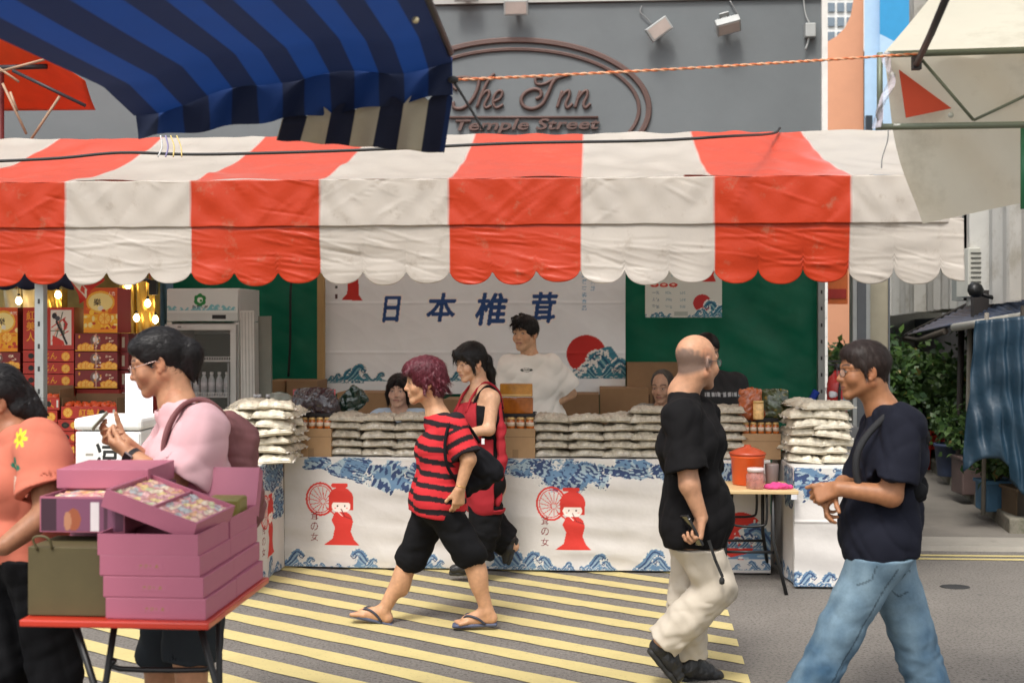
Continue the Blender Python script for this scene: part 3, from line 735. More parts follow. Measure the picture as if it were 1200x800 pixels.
def bald_man():
    Y = 5.45; J = lambda px, py, dy=0: W(px, py, Y+dy)
    base = np.array(W(808, 797, Y)); base[2] = 0
    skin = (.46,.24,.14)
    c = J(817, 424); R = frame(128, 2, 0); s = 1.06
    fw = nrm((1,.25,0)); rt = np.cross(fw, (0,0,1))       # body walks to the picture's right
    j = dict(neck=J(800, 453, .0), shL=J(824, 487, .17), shR=J(797, 488, -.15), hipL=J(812, 622, .09), hipR=J(812, 622, -.09))
    fd = Field(); head_prims(fd, c, R, s, nose=1.05, jaw=1.08, cheek=1.1, male=True)
    fd.rc(c+R@np.array((0,-.035,-.06)), j['neck']+np.array((.0,0,-.04)), .050, .058, .03)
    torso(fd, j, -.012, fwd=fw)
    elR, wrR = J(808, 568, -.24), J(822, 606, -.24)
    limb(fd, j['shR'], elR, wrR, (.052, .044, .029))
    hand(fd, wrR, J(817, 640, -.25)-wrR, (-.85,-.1,0), False, (.8,.9,1.0,1.05), 1.03, thumb=(.3,.5), thumbdir=(-.45,.5,-.7))
    elL, wrL = J(826, 565, .28), J(832, 600, .3)
    limb(fd, j['shL'], elL, wrL, (.052, .044, .029)); hand(fd, wrL, (.1,0,-1), (0,-.9,0), True, (.5,.6,.7,.8))
    kF, aF = J(806, 700, .09), J(808, 769, .09)
    kB, aB = J(839, 690, -.09), J(776, 752, -.07)
    for h_, k_, a_ in ((j['hipL'], kF, aF), (j['hipR'], kB, aB)): limb(fd, h_, k_, a_, (.09, .062, .04))
    def scalp(q):
        x, y, z = np.abs(q[:,0]), q[:,1], q[:,2]; d = folds(q, .008, .04, 2)
        w = np.clip((.038-z-.25*y+d*1.2)/.03, 0, 1)*np.clip((.035-y)/.02, 0, 1)*np.clip((z+.03-.4*y)/.02, 0, 1)
        return .8*w
    root = make_body('bald man in a black T-shirt and beige trousers, phone in hand, walking right', 'person', base, fd, c, R, s, skin, [wrR], colkw=dict(scalp=scalp, stubble=(.11,.085,.075), browd=.8))
    add_eyes(base, c, R, s, root, skin)
    glasses(base, c, R, s, root, (.06,.06,.065), .0014)
    tee(root, base, j, ((j['shL'], elL), (j['shR'], elR)), CLOTH('black_tee', (.006,.0055,.006)), J(812, 636), e=.022, frac=.80, sr=(.075,.088),
        fwd=fw, belly=.012, tilt=(0,0,-1), ncut=((.02,0,.018),(.05,0,.15),.060), seed=21, amp=1.1)
    trousers(root, base, ((j['hipL'], kF, aF), (j['hipR'], kB, aB)), CLOTH('beige_trousers', (.50,.44,.36), .07), r=(.104,.088,.080), frac=1.0, top=.115, seed=33, amp=1.1, kneeamp=1.5, waist=.02, cut=J(812,638))
    mb = mat('black_leather', (.012,.012,.013), .45, var=.2, bump=.3, bscale=120); ms = mat('black_sole', (.02,.02,.02), .7)
    shoe(root, base, J(797, 797, .06), J(846, 799, .12), mb, ms)
    shoe(root, base, J(758, 762, -.07), J(792, 803, -.05), mb, ms)
    # strap hanging at the hip
    b = MB(); P0 = J(831, 634, -.235); P1 = J(838, 655, -.235); P2 = J(846, 674, -.225)
    for a_, q_ in ((P0, P1), (P1, P2)):
        d = q_-a_; b.box((a_+q_)/2, (.013,.004,np.linalg.norm(d)+.01), R=roty(math.atan2(d[0], d[2])))
    b.lathe(P2+np.array((0,0,-.025)), [(.004,-.014),(.011,-.010),(.012,.006),(.008,.016),(.003,.02)], 10)
    b.build('lanyard', mat('black_webbing', (.015,.015,.015), .8), root, origin=base)
    # phone
    b = MB(); d = nrm(J(803,604,-.29)-J(822,640,-.29)); pc = J(811, 621, -.25)
    M = roty(math.atan2(d[0], d[2]))@rotz(.35)
    b.box(pc, (.011,.072,.148), 0, R=M, bev=.004); b.box(pc+M@np.array((-.0058,0,0)), (.0012,.066,.14), 1, R=M)
    b.lathe(pc+M@np.array((-.002,-.037,.055)), [(.003,-.002),(.0035,0),(.003,.001)], 10, 2, R=M@rotx(math.pi/2))
    b.build('phone', [mat('black_plastic', (.015,.015,.016), .3), mat('phone_glass', (.01,.01,.012), .08), mat('camera_ring', (.4,.4,.42), .2, .8)], None, origin=base).location = base
    tag(bpy.data.objects['phone'], 'black smartphone gripped in the bald man\'s hand', 'phone')
def right_man():
    Y = 4.95; J = lambda px, py, dy=0: W(px, py, Y+dy)
    base = np.array(W(1030, 850, Y)); base[2] = 0
    skin = (.32,.14,.065)
    c = J(1011, 434); R = frame(-87, 3, 0); s = 1.0
    fw = nrm((-1,.0,0))
    j = dict(neck=J(1035, 475), shL=J(1058, 497, -.165), shR=J(1034, 497, .165), hipL=J(1034, 640, -.09), hipR=J(1034, 640, .09))
    fd = Field(); head_prims(fd, c, R, s, nose=1.05, jaw=1.06, cheek=1.08, male=True)
    fd.rc(c+R@np.array((0,-.035,-.06)), j['neck']+np.array((0,0,-.03)), .054, .060, .03)
    torso(fd, j, -.012, fwd=fw)
    elL, wrL = J(1044, 580, -.22), J(982, 572, -.17)
    limb(fd, j['shL'], elL, wrL, (.052, .045, .030))
    hand(fd, wrL, (-.9,.3,-.35), (.1,.8,-.6), True, (.7,.85,.9,.95), 1.02, thumbdir=(-.8,.1,.0))
    elR, wrR = J(1010, 575, .2), J(988, 566, .02)
    limb(fd, j['shR'], elR, wrR, (.052, .045, .030))
    hand(fd, J(979, 572, -.10), (-.5,-.1,-.85), (.75,-.2,-.3), False, (.5,.6,.75,.85), 1.0)
    fd.rc(wrR, J(979, 572, -.10), .03, .026, .02)
    kF, aF = J(985, 738, -.05), J(932, 835, -.05); kB, aB = J(1067, 738, .08), J(1097, 830, .08)
    for h_, k_, a_ in ((j['hipL'], kF, aF), (j['hipR'], kB, aB)): limb(fd, h_, k_, a_, (.09, .062, .04))
    root = make_body('man with glasses in a dark navy T-shirt and blue jeans walking left with hands clasped', 'person', base, fd, c, R, s, skin, [wrL, J(975,580)], colkw=dict(lips=(.28,.10,.08)))
    add_eyes(base, c, R, s, root, skin)
    glasses(base, c, R, s, root, (.03,.025,.025), .0012)
    fh = Field(); T = hair_shell(fh, c, R, s, .008, face=(0,.125,-.034), fr=(.09,.083,.116), down=-.03)
    fh.ell(T(0,.012,.074), (.066,.074,.040), R, .02)
    fh.ell(T(0,.012,-.035), (.10,.033,.045), R, .01, 's'); fh.plane(T(0,0,-.055), R@np.array((0,.3,-1)), T(0,0,-.05), .2, .01)
    for sx in (-1,1): fh.rc(T(sx*.068,.022,.03), T(sx*.074,.014,-.02), .009, .004, .01)
    r = random.Random(8)
    for q in range(40):
        a = r.uniform(0, 6.28); k = r.uniform(.3,1); p = np.array((.062*k*math.cos(a), .09*k*math.sin(a)-.005, .118-.05*k*k)); fh.rc(T(*p), T(*(p+np.array((r.uniform(-.015,.015), -.02, .003)))), .009, .003, .006)
    wrinkle(fh, c, .3, .001, .03, 3, ridge=True)
    hair_mesh(fh, HAIR('dark_brown_hair', (.022,.012,.009)), root, base, .004, c, R)
    tee(root, base, j, ((j['shL'], elL), (j['shR'], elR)), CLOTH('navy_tee', (.010,.011,.019)), J(1030, 648), e=.022, frac=.82, sr=(.076,.092),
        fwd=fw, belly=.015, bust=.0, ncut=((-.02,0,.0),(-.06,0,.15),.074), seed=41, amp=1.2, tilt=(.05,0,-1))
    jm = mat('denim', rough=.9, fold=.8, spec=.15, attr=True, var=.12, vscale=60, bump=.3, bscale=500, bdist=.002)
    def jc(V):
        t = np.clip(.30+folds(V, .14, .12, 51, 6, (1,1,.4))+.55*np.exp(-((V[:,2]-kF[2]-.22)/.25)**2), 0, 1)[:,None]
        out = np.array((.028,.070,.125))*(1-t)+np.array((.18,.26,.32))*t
        x, z = V[:,0], V[:,2]; near = V[:,1] < Y
        def seg(a, b):
            a = J(*a)[[0,2]]; b = J(*b)[[0,2]]; d = b-a; L = d@d; tt = np.clip(((x-a[0])*d[0]+(z-a[1])*d[1])/L, 0, 1); return np.hypot(x-a[0]-tt*d[0], z-a[1]-tt*d[1])
        for a, b in (((1010,652),(1006,668)),((1006,668),(992,676)),((1046,664),(1066,668)),((1046,664),(1043,690)),((1043,690),(1052,698)),((1052,698),(1062,692)),((1034,655),(1012,700)),((1012,700),(990,745)),((990,745),(940,830))):
            out = np.where((near&(seg(a, b) < .0035))[:,None], out*.45, out)
        return out
    trousers(root, base, ((j['hipL'], kF, aF), (j['hipR'], kB, aB)), jm, r=(.108,.088,.088), frac=1.02, top=.118, seed=53, amp=1.0, kneeamp=1.1, col=jc, name='jeans', waist=.0, cut=J(1030,647))
    mb = mat('brown_leather', (.05,.03,.02), .5); ms = mat('black_sole', (.02,.02,.02), .7)
    shoe(root, base, J(945, 856, -.05), J(872, 853, -.05), mb, ms); shoe(root, base, J(1108, 838, .08), J(1062, 857, .08), mb, ms)
    # backpack
    m = CLOTH('black_backpack', (.007,.007,.008))
    fb = Field(); bc = J(1078, 535, -.02)
    fb.rc(J(1073,512,-.12), J(1073,512,.12), .05, .05, .04); fb.rc(J(1072,575,-.12), J(1072,575,.12), .045, .045, .04); fb.rc(J(1064,512,-.0), J(1064,570,.0), .06, .06, .05)
    wrinkle(fb, bc, .4, .006, .08, 6)
    bg = cloth_mesh('backpack', fb, m, None, base); bg.location = base; tag(bg, 'slim black backpack on the back of the man in jeans', 'backpack')
    def strap(sgn):
        b = MB(); pts = cr([J(1072,500,.1*sgn-.0), J(1062,484,.12*sgn), J(1048,480,.135*sgn), J(1016,510,.185*sgn), J(1003,540,.20*sgn), J(1010,575,.19*sgn), J(1040,590,.185*sgn), J(1070,585,.12*sgn)], 6)
        b.tube(pts, .014, 6); b.build('strap', CLOTH('strap_webbing', (.028,.028,.030)), bg, origin=base)
    strap(-1); strap(1)
def pink_woman():
    Y = 4.5; J = lambda px, py, dy=0: W(px, py, Y+dy)
    base = np.array(W(215, 900, Y)); base[2] = 0
    skin = (.45,.225,.125)
    c = J(185, 424); R = frame(-78, 16, 0); s = 1.02
    j = dict(neck=J(207, 468), shL=J(238, 505, -.17), shR=J(218, 502, .16), hipL=J(232, 640, -.09), hipR=J(226, 640, .09))
    fd = Field(); head_prims(fd, c, R, s, cheek=1.15, jaw=1.06)
    fd.rc(c+R@np.array((0,-.03,-.06)), j['neck']+np.array((.01,0,-.03)), .056, .064, .03)
    torso(fd, j, -.012, fwd=(-1,0,0))
    elL, wrL = J(205, 572, -.24), J(152, 532, -.16)
    limb(fd, j['shL'], elL, wrL, (.056, .05, .029))
    hand(fd, wrL, J(112, 508, -.12)-wrL, (.35,.55,.75), True, (.55,.65,.8,.9), .95, thumbdir=(-.6,.2,.6))
    elR, wrR = J(190, 560, .2), J(148, 520, .07)
    limb(fd, j['shR'], elR, wrR, (.056, .048, .028))
    hand(fd, wrR, J(112, 506, .03)-wrR, (.3,-.6,.65), False, (.6,.7,.8,.9), .95)
    for q in (('hipR', J(188, 772, .09), J(188, 870, .09)), ('hipL', J(224, 770, -.09), J(226, 875, -.09))):
        limb(fd, j[q[0]], q[1], q[2], (.10, .065, .045)); fd.rc(q[2], q[2]+np.array((-.12,0,-.06)), .035, .03, .02)
    root = make_body('woman in a pink T-shirt with a dark ponytail and glasses, looking down at her hands', 'person', base, fd, c, R, s, skin, [wrL])
    add_eyes(base, c, R, s, root, skin, closed=.5)
    glasses(base, c, R, s, root, (.62,.45,.40), .0013)
    fh = Field(); T = hair_shell(fh, c, R, s, .009, face=(0,.120,-.040), fr=(.080,.088,.127), down=-.03, k=.02)
    fh.ell(T(0,.008,.07), (.072,.082,.046), R, .02)
    fh.ell(T(0,.014,-.045), (.10,.033,.055), R, .02, 's'); fh.plane(T(0,0,-.075), R@np.array((0,.5,-1)), T(0,-.03,-.07), .14, .01)
    fh.ell(T(0,-.112,.0), (.05,.05,.062), R, .02); fh.rc(T(0,-.118,-.01), T(0,-.105,-.062), .046, .036, .02)
    for sx in (-1,1): fh.rc(T(sx*.066,.035,.03), T(sx*.073,.02,-.015), .009, .003, .01)
    loose_locks(fh, T, [((0,-.125,-.05),(0,-.12,-.10),6,.018,.009,.003)], 3)
    wrinkle(fh, c, .3, .0016, .02, 3, ridge=True)
    hair_mesh(fh, HAIR('black_hair', (.010,.008,.008)), root, base, .0042, c, R, flow=lambda p: T(0,-.13,-.0)-p, lift=.03)
    tee(root, base, j, ((j['shL'], elL), (j['shR'], elR)), CLOTH('pink_tee', (.66,.40,.42)), J(220, 668), e=.03, frac=.80, sr=(.088,.108),
        fwd=(-1,0,0), bust=.03, belly=.03, ncut=((-.02,0,-.02),(-.10,0,.13),.074), seed=61, amp=1.6, tilt=(0,0,-1))
    trousers(root, base, ((j['hipR'], J(188, 772, .09), J(188, 870, .09)), (j['hipL'], J(224, 770, -.09), J(226, 875, -.09))), CLOTH('charcoal_shorts', (.025,.03,.035)),
             r=(.125,.10,.1), frac=-1.02, top=.125, seed=63, name='shorts', cut=J(0,660))
    b = MB(); wd = nrm(wrL-elL); u_ = nrm(np.cross(wd,(0,1,0))); v_ = np.cross(wd,u_); wc = wrL-wd*.02
    pts = [wc+(u_*math.cos(t*.524)+v_*math.sin(t*.524))*.0315 for t in range(13)]
    for k_ in (-.007,0,.007): b.tube([p+wd*k_ for p in pts], .0035, 5, cap=False)
    w = b.build('watch', mat('black_strap', (.02,.02,.022), .6), root, origin=base)
    b = MB(); out = nrm(np.array((-.35,-.8,.0))+v_*0); out = nrm(out-wd*np.dot(out,wd)); sd = np.cross(wd,out)
    b.box(wc+out*.033, (.036,.04,.010), 0, R=np.stack([sd,wd,out],1), bev=.004); b.box(wc+out*.0384, (.030,.034,.001), 1, R=np.stack([sd,wd,out],1))
    l = b.build('watch_face', [mat('watch_case', (.25,.2,.2), .3, .7), mat('phone_glass', (.01,.01,.012), .08)], root, origin=base); l.parent = w
    b = MB(); pc = J(117, 493, .0); M = roty(-.9)@rotz(.3); b.box(pc, (.085,.05,.004), 0, R=M, bev=.0015); b.box(pc+M@np.array((0,0,.003)), (.07,.036,.001), 1, R=M); b.box(pc+M@np.array((.015,.003,.0045)), (.03,.02,.003), 2, R=M)
    b.build('wrapped_snack', [mat('foil_green', (.30,.36,.28), .35), mat('foil_pale', (.6,.62,.55), .3), mat('foil_dark', (.08,.12,.10), .4)], None, origin=base).location = base
    tag(bpy.data.objects['wrapped_snack'], 'small pale-green wrapped snack held in both hands by the woman in pink', 'snack')
    m = CLOTH('mauve_canvas', (.20,.085,.085), .15)
    fb = Field(); bc = J(283, 545, -.02)
    fb.rc(J(268,505,-.10), J(268,505,.10), .055, .055, .04); fb.rc(J(272,590,-.11), J(272,590,.11), .075, .075, .04); fb.rc(J(272,520,-.05), J(278,590,-.05), .085, .095, .05); fb.rc(J(272,520,.05), J(278,590,.05), .085, .095, .05)
    fb.rc(J(272,495,-.06), J(292,515,-.05), .03, .03, .03); fb.rc(J(272,495,.06), J(292,515,.05), .03, .03, .03)
    wrinkle(fb, bc, .5, .010, .14, 6); wrinkle(fb, bc, .5, .004, .07, 9, ridge=True)
    bg = cloth_mesh('backpack', fb, m, None, base); bg.location = base; tag(bg, 'soft mauve canvas backpack worn by the woman in pink', 'backpack')
    for sg in (-1, 1):
        b = MB(); pts = cr([J(272,505,.08*sg), J(258,482,.11*sg), J(236,468,.125*sg), J(213,476,.17*sg), J(196,505,.235*sg), J(194,540,.24*sg), J(215,575,.22*sg), J(255,590,.15*sg)], 6)
        for k_ in (-.014, 0, .014): b.tube([p+np.array((0,k_,0)) for p in pts], .009, 6)
        b.build('strap', m, bg, origin=base)
def orange_woman():
    Y = 4.25; J = lambda px, py, dy=0: W(px, py, Y+dy)
    base = np.array(W(20, 900, Y)); base[2] = 0
    skin = (.33,.15,.08)
    c = J(-8, 470); R = frame(-60, 20, 0); s = 1.0
    j = dict(neck=J(18, 508), shL=J(48, 522, -.17), shR=J(-12, 524, .15), hipL=J(42, 650, -.09), hipR=J(10, 650, .09))
    fd = Field(); head_prims(fd, c, R, s, cheek=1.1)
    fd.rc(c+R@np.array((0,-.03,-.06)), j['neck']+np.array((.0,0,-.03)), .056, .062, .03)
    torso(fd, j, -.012, fwd=(-.8,-.5,0))
    elL, wrL = J(58, 600, -.28), J(5, 640, -.36)
    limb(fd, j['shL'], elL, wrL, (.056, .048, .03)); hand(fd, wrL, (-1,-.2,-.1), (0,-.3,-1), True)
    elR, wrR = J(-40, 610, -.05), J(-30, 655, -.3)
    limb(fd, j['shR'], elR, wrR, (.056, .048, .03)); hand(fd, wrR, (-.6,-.6,-.1), (0,-.3,-1), False)
    for q in (('hipR', J(5, 780, .0), J(8, 880, .05)), ('hipL', J(66, 785, -.05), J(74, 885, -.05))):
        limb(fd, j[q[0]], q[1], q[2], (.10, .065, .045)); fd.rc(q[2], q[2]+np.array((-.08,-.08,-.06)), .035, .03, .02)
    root = make_body('woman with tied dark hair in a salmon T-shirt with printed flowers at the left edge', 'person', base, fd, c, R, s, skin, [wrL])
    add_eyes(base, c, R, s, root, skin, closed=.4)
    fh = Field(); T = hair_shell(fh, c, R, s, .014, face=(0,.120,-.052), fr=(.084,.082,.112), down=-.05)
    fh.rc(T(.0,-.10,-.02), T(-.02,-.12,-.10), .045, .03, .03); fh.rc(T(-.05,-.06,-.05), T(-.04,-.09,-.10), .03, .02, .02)
    fh.ell(T(-.08,.0,-.03), (.03,.03,.045), R, .01, 's')
    loose_locks(fh, T, [((-.03,-.11,-.06),(-.02,-.13,-.14),12,.02,.009,.002)], 3)
    wrinkle(fh, c, .3, .0016, .02, 3, ridge=True)
    hair_mesh(fh, HAIR('black_hair', (.010,.008,.008)), root, base, .0042, c, R, flow=lambda p: T(-.01,-.12,-.06)-p, lift=.03)
    def col(V):
        out = np.tile(np.array((.52,.155,.10)), (len(V), 1)); f = V[:,1] < Y-.02
        px = 600+V[:,0]*0; X0 = J(28, 512)[0]; Z0 = J(28, 512)[2]
        def blob(cx, cz, r, petals, col_, cc):
            nonlocal out
            dx, dz = V[:,0]-cx, V[:,2]-cz; a = np.arctan2(dz, dx); d = np.hypot(dx, dz)
            out = np.where((f&(d < r*(.75+.25*np.cos(petals*a))))[:,None], np.array(col_), out); out = np.where((f&(d < r*.3))[:,None], np.array(cc), out)
        p = J(29, 512, -.2); blob(p[0], p[2], .034, 7, (.72,.55,.04), (.35,.25,.03))
        p = J(24, 545, -.2); blob(p[0], p[2], .034, 4, (.02,.14,.09), (.55,.30,.12))
        p = J(21, 568, -.2); out = np.where((f&(np.abs(V[:,0]-p[0]) < .009)&(np.abs(V[:,2]-p[2]) < .03))[:,None], np.array((.62,.5,.4)), out)
        return out
    tee(root, base, j, ((j['shL'], elL), (j['shR'], elR)), mat('salmon_tee', rough=.85, fold=.8, spec=.15, attr=True, var=.06, vscale=12, bump=.2, bscale=400, bdist=.002), J(30, 652), e=.024, frac=.72, sr=(.082,.096),
        fwd=(-.8,-.5,0), bust=.03, ncut=((-.02,-.02,.0),(-.05,-.03,.15),.074), seed=71, amp=1.3, col=col)
    trousers(root, base, ((j['hipR'], J(5, 780, .0), J(8, 880, .05)), (j['hipL'], J(66, 785, -.05), J(74, 885, -.05))), CLOTH('black_trousers', (.006,.006,.007)), r=(.11,.085,.075), top=.11, seed=73, cut=J(0,646))
def apron_woman():
    Y = 7.72; J = lambda px, py, dy=0: W(px, py, Y+dy)
    base = np.array(W(555, 672, Y)); base[2] = 0
    skin = (.54,.31,.19)
    c = J(551, 424); R = frame(-55, 14, 0); s = 1.0
    j = dict(neck=J(564, 453), shL=J(577, 466, -.12), shR=J(548, 466, .14), hipL=J(571, 572, -.08), hipR=J(562, 572, .08))
    fd = Field(); head_prims(fd, c, R, s, jaw=.97)
    fd.rc(c+R@np.array((0,-.03,-.06)), j['neck']+np.array((.0,0,-.03)), .048, .055, .03)
    torso(fd, j, -.002, fwd=(-1,-.3,0), bust=.005, waist=.95)
    elL, wrL = J(573, 503, -.17), J(545, 508, -.28)
    limb(fd, j['shL'], elL, wrL, (.044, .038, .026)); hand(fd, wrL, (-1,-.1,-.1), (.2,.3,-1), True, s=.92)
    elR, wrR = J(538, 505, .18), J(528, 512, .0)
    limb(fd, j['shR'], elR, wrR, (.044, .038, .026)); hand(fd, wrR, (-.9,-.4,-.1), (0,.3,-1), False, s=.92)
    kF, aF = J(566, 622, -.06), J(556, 661, -.05); kB, aB = J(578, 622, .08), J(602, 640, .10)
    for h_, k_, a_ in ((j['hipL'], kF, aF), (j['hipR'], kB, aB)): limb(fd, h_, k_, a_, (.08, .055, .036))
    root = make_body('woman with a black ponytail in a red apron over a black tank top', 'person', base, fd, c, R, s, skin, [], h=.0058, hf=.0036)
    add_eyes(base, c, R, s, root, skin, look=-.3, closed=.5)
    fh = Field(); T = hair_shell(fh, c, R, s, .014, face=(0,.124,-.05), fr=(.072,.082,.108), down=-.05)
    fh.ell(T(0,.03,.07), (.066,.078,.04), R, .02)
    for sx in (-1,1): fh.chain([T(sx*.045,.072,.075), T(sx*.07,.05,.03), T(sx*.077,.035,-.03)], [.014,.011,.004], .01)
    loose_locks(fh, T, [((.0,.082,.08),(.012,.094,.045),8,.02,.008,.003), ((-.074,.03,.0),(-.075,.03,-.06),3,.006,.008,.002)], 5)
    fh.ell(T(0,-.12,-.02), (.036,.036,.045), R, .02); fh.chain([T(0,-.125,-.03), T(0.01,-.14,-.11), T(.02,-.135,-.19), T(.02,-.12,-.25)], [.034,.032,.024,.008], .02)
    wrinkle(fh, c, .3, .0016, .02, 3, ridge=True)
    hair_mesh(fh, HAIR('black_hair', (.010,.008,.008)), root, base, .0042, c, R)
    fs = Field(); torso(fs, j, .007, fwd=(-1,-.3,0), bust=.008, waist=.95); fs.plane(J(565,600), (0,0,-1)); fs.plane(J(565,476), (.15,.1,1), k=.01)
    cloth_mesh('tank_top', fs, CLOTH('black_tee', (.006,.0055,.006)), root, base, .0058)
    b = MB()
    for sg, sh in ((-1,'shL'),(1,'shR')):
        p = j[sh]*.62+j['neck']*.38; b.tube(cr([p+np.array((-.105,-.045,-.13)), p+np.array((-.075,-.02,-.03)), p+np.array((-.005,0,.046)), p+np.array((.06,.02,-.0)), p+np.array((.09,.03,-.1))],5), .010, 6)
    b.build('tank_strap', CLOTH('black_tee', (.006,.0055,.006)), root, origin=base)
    am = CLOTH('red_apron_cloth', (.32,.022,.03))
    fa = Field(); torso(fa, j, .020, fwd=(-1,-.3,0), bust=.008, waist=1.0, low=.12, hips=.95); fa.plane(J(565,599), (0,0,-1)); fa.plane(J(550,471), (-.1,0,1), k=.01)
    fa.plane(j['neck']+np.array((.06,0,0)), nrm((1,.15,-.0)), (j['neck']+np.array((0,0,-.15))), .6, .01)
    for q, e_ in (('shL', elL), ('shR', elR)): fa.rc(j[q]+np.array((.0,0,.03)), e_, .105, .075, .01, 's')
    wrinkle(fa, j['hipL'], .7, .003, .1, 4)
    a = cloth_mesh('apron', fa, am, root, base, .0058)
    b = MB()
    for sg, sh in ((-1,'shL'),(1,'shR')):
        p = j[sh]*.42+j['neck']*.58; b.tube(cr([p+np.array((-.125,-.07*1,-.13)), p+np.array((-.085,-.03,-.03)), p+np.array((-.005,0,.056)), p+np.array((.08,.02,-.0)), p+np.array((.11,.03,-.12))],5), .009, 6)
    b.build('apron_strap', am, a, origin=base).parent = a
    f2 = Field(); f2.chain([J(584,470,-.10), J(587,500,-.12), J(588,540,-.12), J(583,590,-.12)], [.018,.028,.032,.02], .02); wrinkle(f2, J(587,520), .4, .004, .07, 8)
    st = cloth_mesh('apron_tail', f2, am, root, base, .0055); st.parent = a
    b = MB()
    for q in ((-6,0,-2,5),(-2,5,3,1),(3,1,8,3),(-3,0,4,-3)): b.tube([J(544+q[0]*.6,486+q[1]*.5,-.27), J(544+q[2]*.6,486-q[3]*.5,-.27)], .006, 5)
    trousers(root, base, ((j['hipL'], kF, aF), (j['hipR'], kB, aB)), CLOTH('black_trousers', (.006,.006,.007)), r=(.11,.105,.10), frac=.72, top=.11, seed=83, kneeamp=1.5, cut=J(565,590))
    mb = mat('black_leather', (.012,.012,.013), .45, var=.2, bump=.3, bscale=120); ms = mat('black_sole', (.02,.02,.02), .7)
    shoe(root, base, J(563, 672, -.05), J(526, 673, -.05), mb, ms); shoe(root, base, J(608, 631, .10), J(597, 662, .10), mb, ms)
def white_tee_man():
    Y = 8.75; J = lambda px, py, dy=0: W(px, py, Y+dy)
    base = np.array(W(628, 645, Y)); base[2] = 0
    skin = (.58,.35,.21)
    c = J(615, 391); R = frame(-30, 0, -2); s = 1.05
    j = dict(neck=J(622, 418), shL=J(647, 428, 0.0), shR=J(596, 429, 0), hipL=J(640, 515, 0), hipR=J(615, 515, 0))
    fd = Field(); head_prims(fd, c, R, s, jaw=.96)
    fd.rc(c+R@np.array((0,-.03,-.06)), j['neck']+np.array((.0,0,-.03)), .056, .06, .03)
    torso(fd, j, -.012, fwd=(0,-1,0))
    elL, wrL = J(669, 461, .05), J(641, 478, -.06)
    limb(fd, j['shL'], elL, wrL, (.046, .04, .027)); hand(fd, wrL, (-.8,-.1,-.6), (-.3,.9,-.3), True, (.6,.7,.8,.9), thumbdir=(-.2,.9,.2))
    elR, wrR = J(590, 475, .0), J(598, 505, -.08)
    limb(fd, j['shR'], elR, wrR, (.046, .04, .027)); hand(fd, wrR, (.1,-.3,-1), (.9,.0,0), False)
    for h_, x in (('hipL', 640), ('hipR', 614)): limb(fd, j[h_], J(x,575), J(x,632), (.085,.06,.04))
    root = make_body('young man in a white T-shirt standing behind the table with a hand on his hip', 'person', base, fd, c, R, s, skin, [wrL], h=.006, hf=.0036)
    add_eyes(base, c, R, s, root, skin, look=-.25)
    fh = Field(); T = hair_shell(fh, c, R, s, .014, face=(0,.118,-.056), fr=(.088,.084,.112), down=.0)
    fh.ell(T(0,.03,.085), (.07,.08,.038), R, .02); fh.ell(T(0,.012,-.035), (.10,.033,.045), R, .01, 's'); fh.plane(T(0,0,-.045), R@np.array((0,.3,-1)), T(0,0,-.05), .2, .01)
    loose_locks(fh, T, [((0,.05,.095),(.01,.085,.075),22,.03,.012,.005), ((0,.0,.105),(.0,.03,.108),16,.03,.012,.005)], 5)
    wrinkle(fh, c, .3, .002, .02, 3, ridge=True)
    hair_mesh(fh, HAIR('black_hair', (.010,.008,.008)), root, base, .0042, c, R)
    sm = mat('white_tee', rough=.9, fold=.8, spec=.15, attr=True, var=.03, bump=.15, bscale=400, bdist=.002)
    pc = J(617, 434, -.2)
    def col(V):
        out = np.tile(np.array((.78,.76,.70)), (len(V), 1)); f = V[:,1] < Y-.03; dx = (V[:,0]-pc[0])/.045; dz = (V[:,2]-pc[2])/.013
        d = dx*dx+dz*dz; m = f&(((d < 1)&(d > .5))|((np.abs(dz) < .22)&(np.abs(dx) < .75))); return np.where(m[:,None], np.array((.06,.07,.06)), out)
    tee(root, base, j, ((j['shL'], elL), (j['shR'], elR)), sm, J(628, 530), e=.026, frac=.86, sr=(.075,.105), fwd=(0,-1,0), ncut=((0,-.01,.01),(0,-.04,.15),.062), seed=91, amp=1.2, h=.0058, col=col, chest=1.0, waist=1.25)
    trousers(root, base, [(j[h_], J(x,575), J(x,632)) for h_, x in (('hipL', 640), ('hipR', 614))], CLOTH('dark_trousers', (.02,.02,.025)), seed=93)
    mb = mat('black_leather', (.012,.012,.013), .45, var=.2, bump=.3, bscale=120); ms = mat('black_sole', (.02,.02,.02), .7)
    for x in (640, 614): p = J(x, 645); p[2] = 0; shoe(root, base, p+np.array((0,.06,0)), p+np.array((0,-.2,0)), mb, ms)
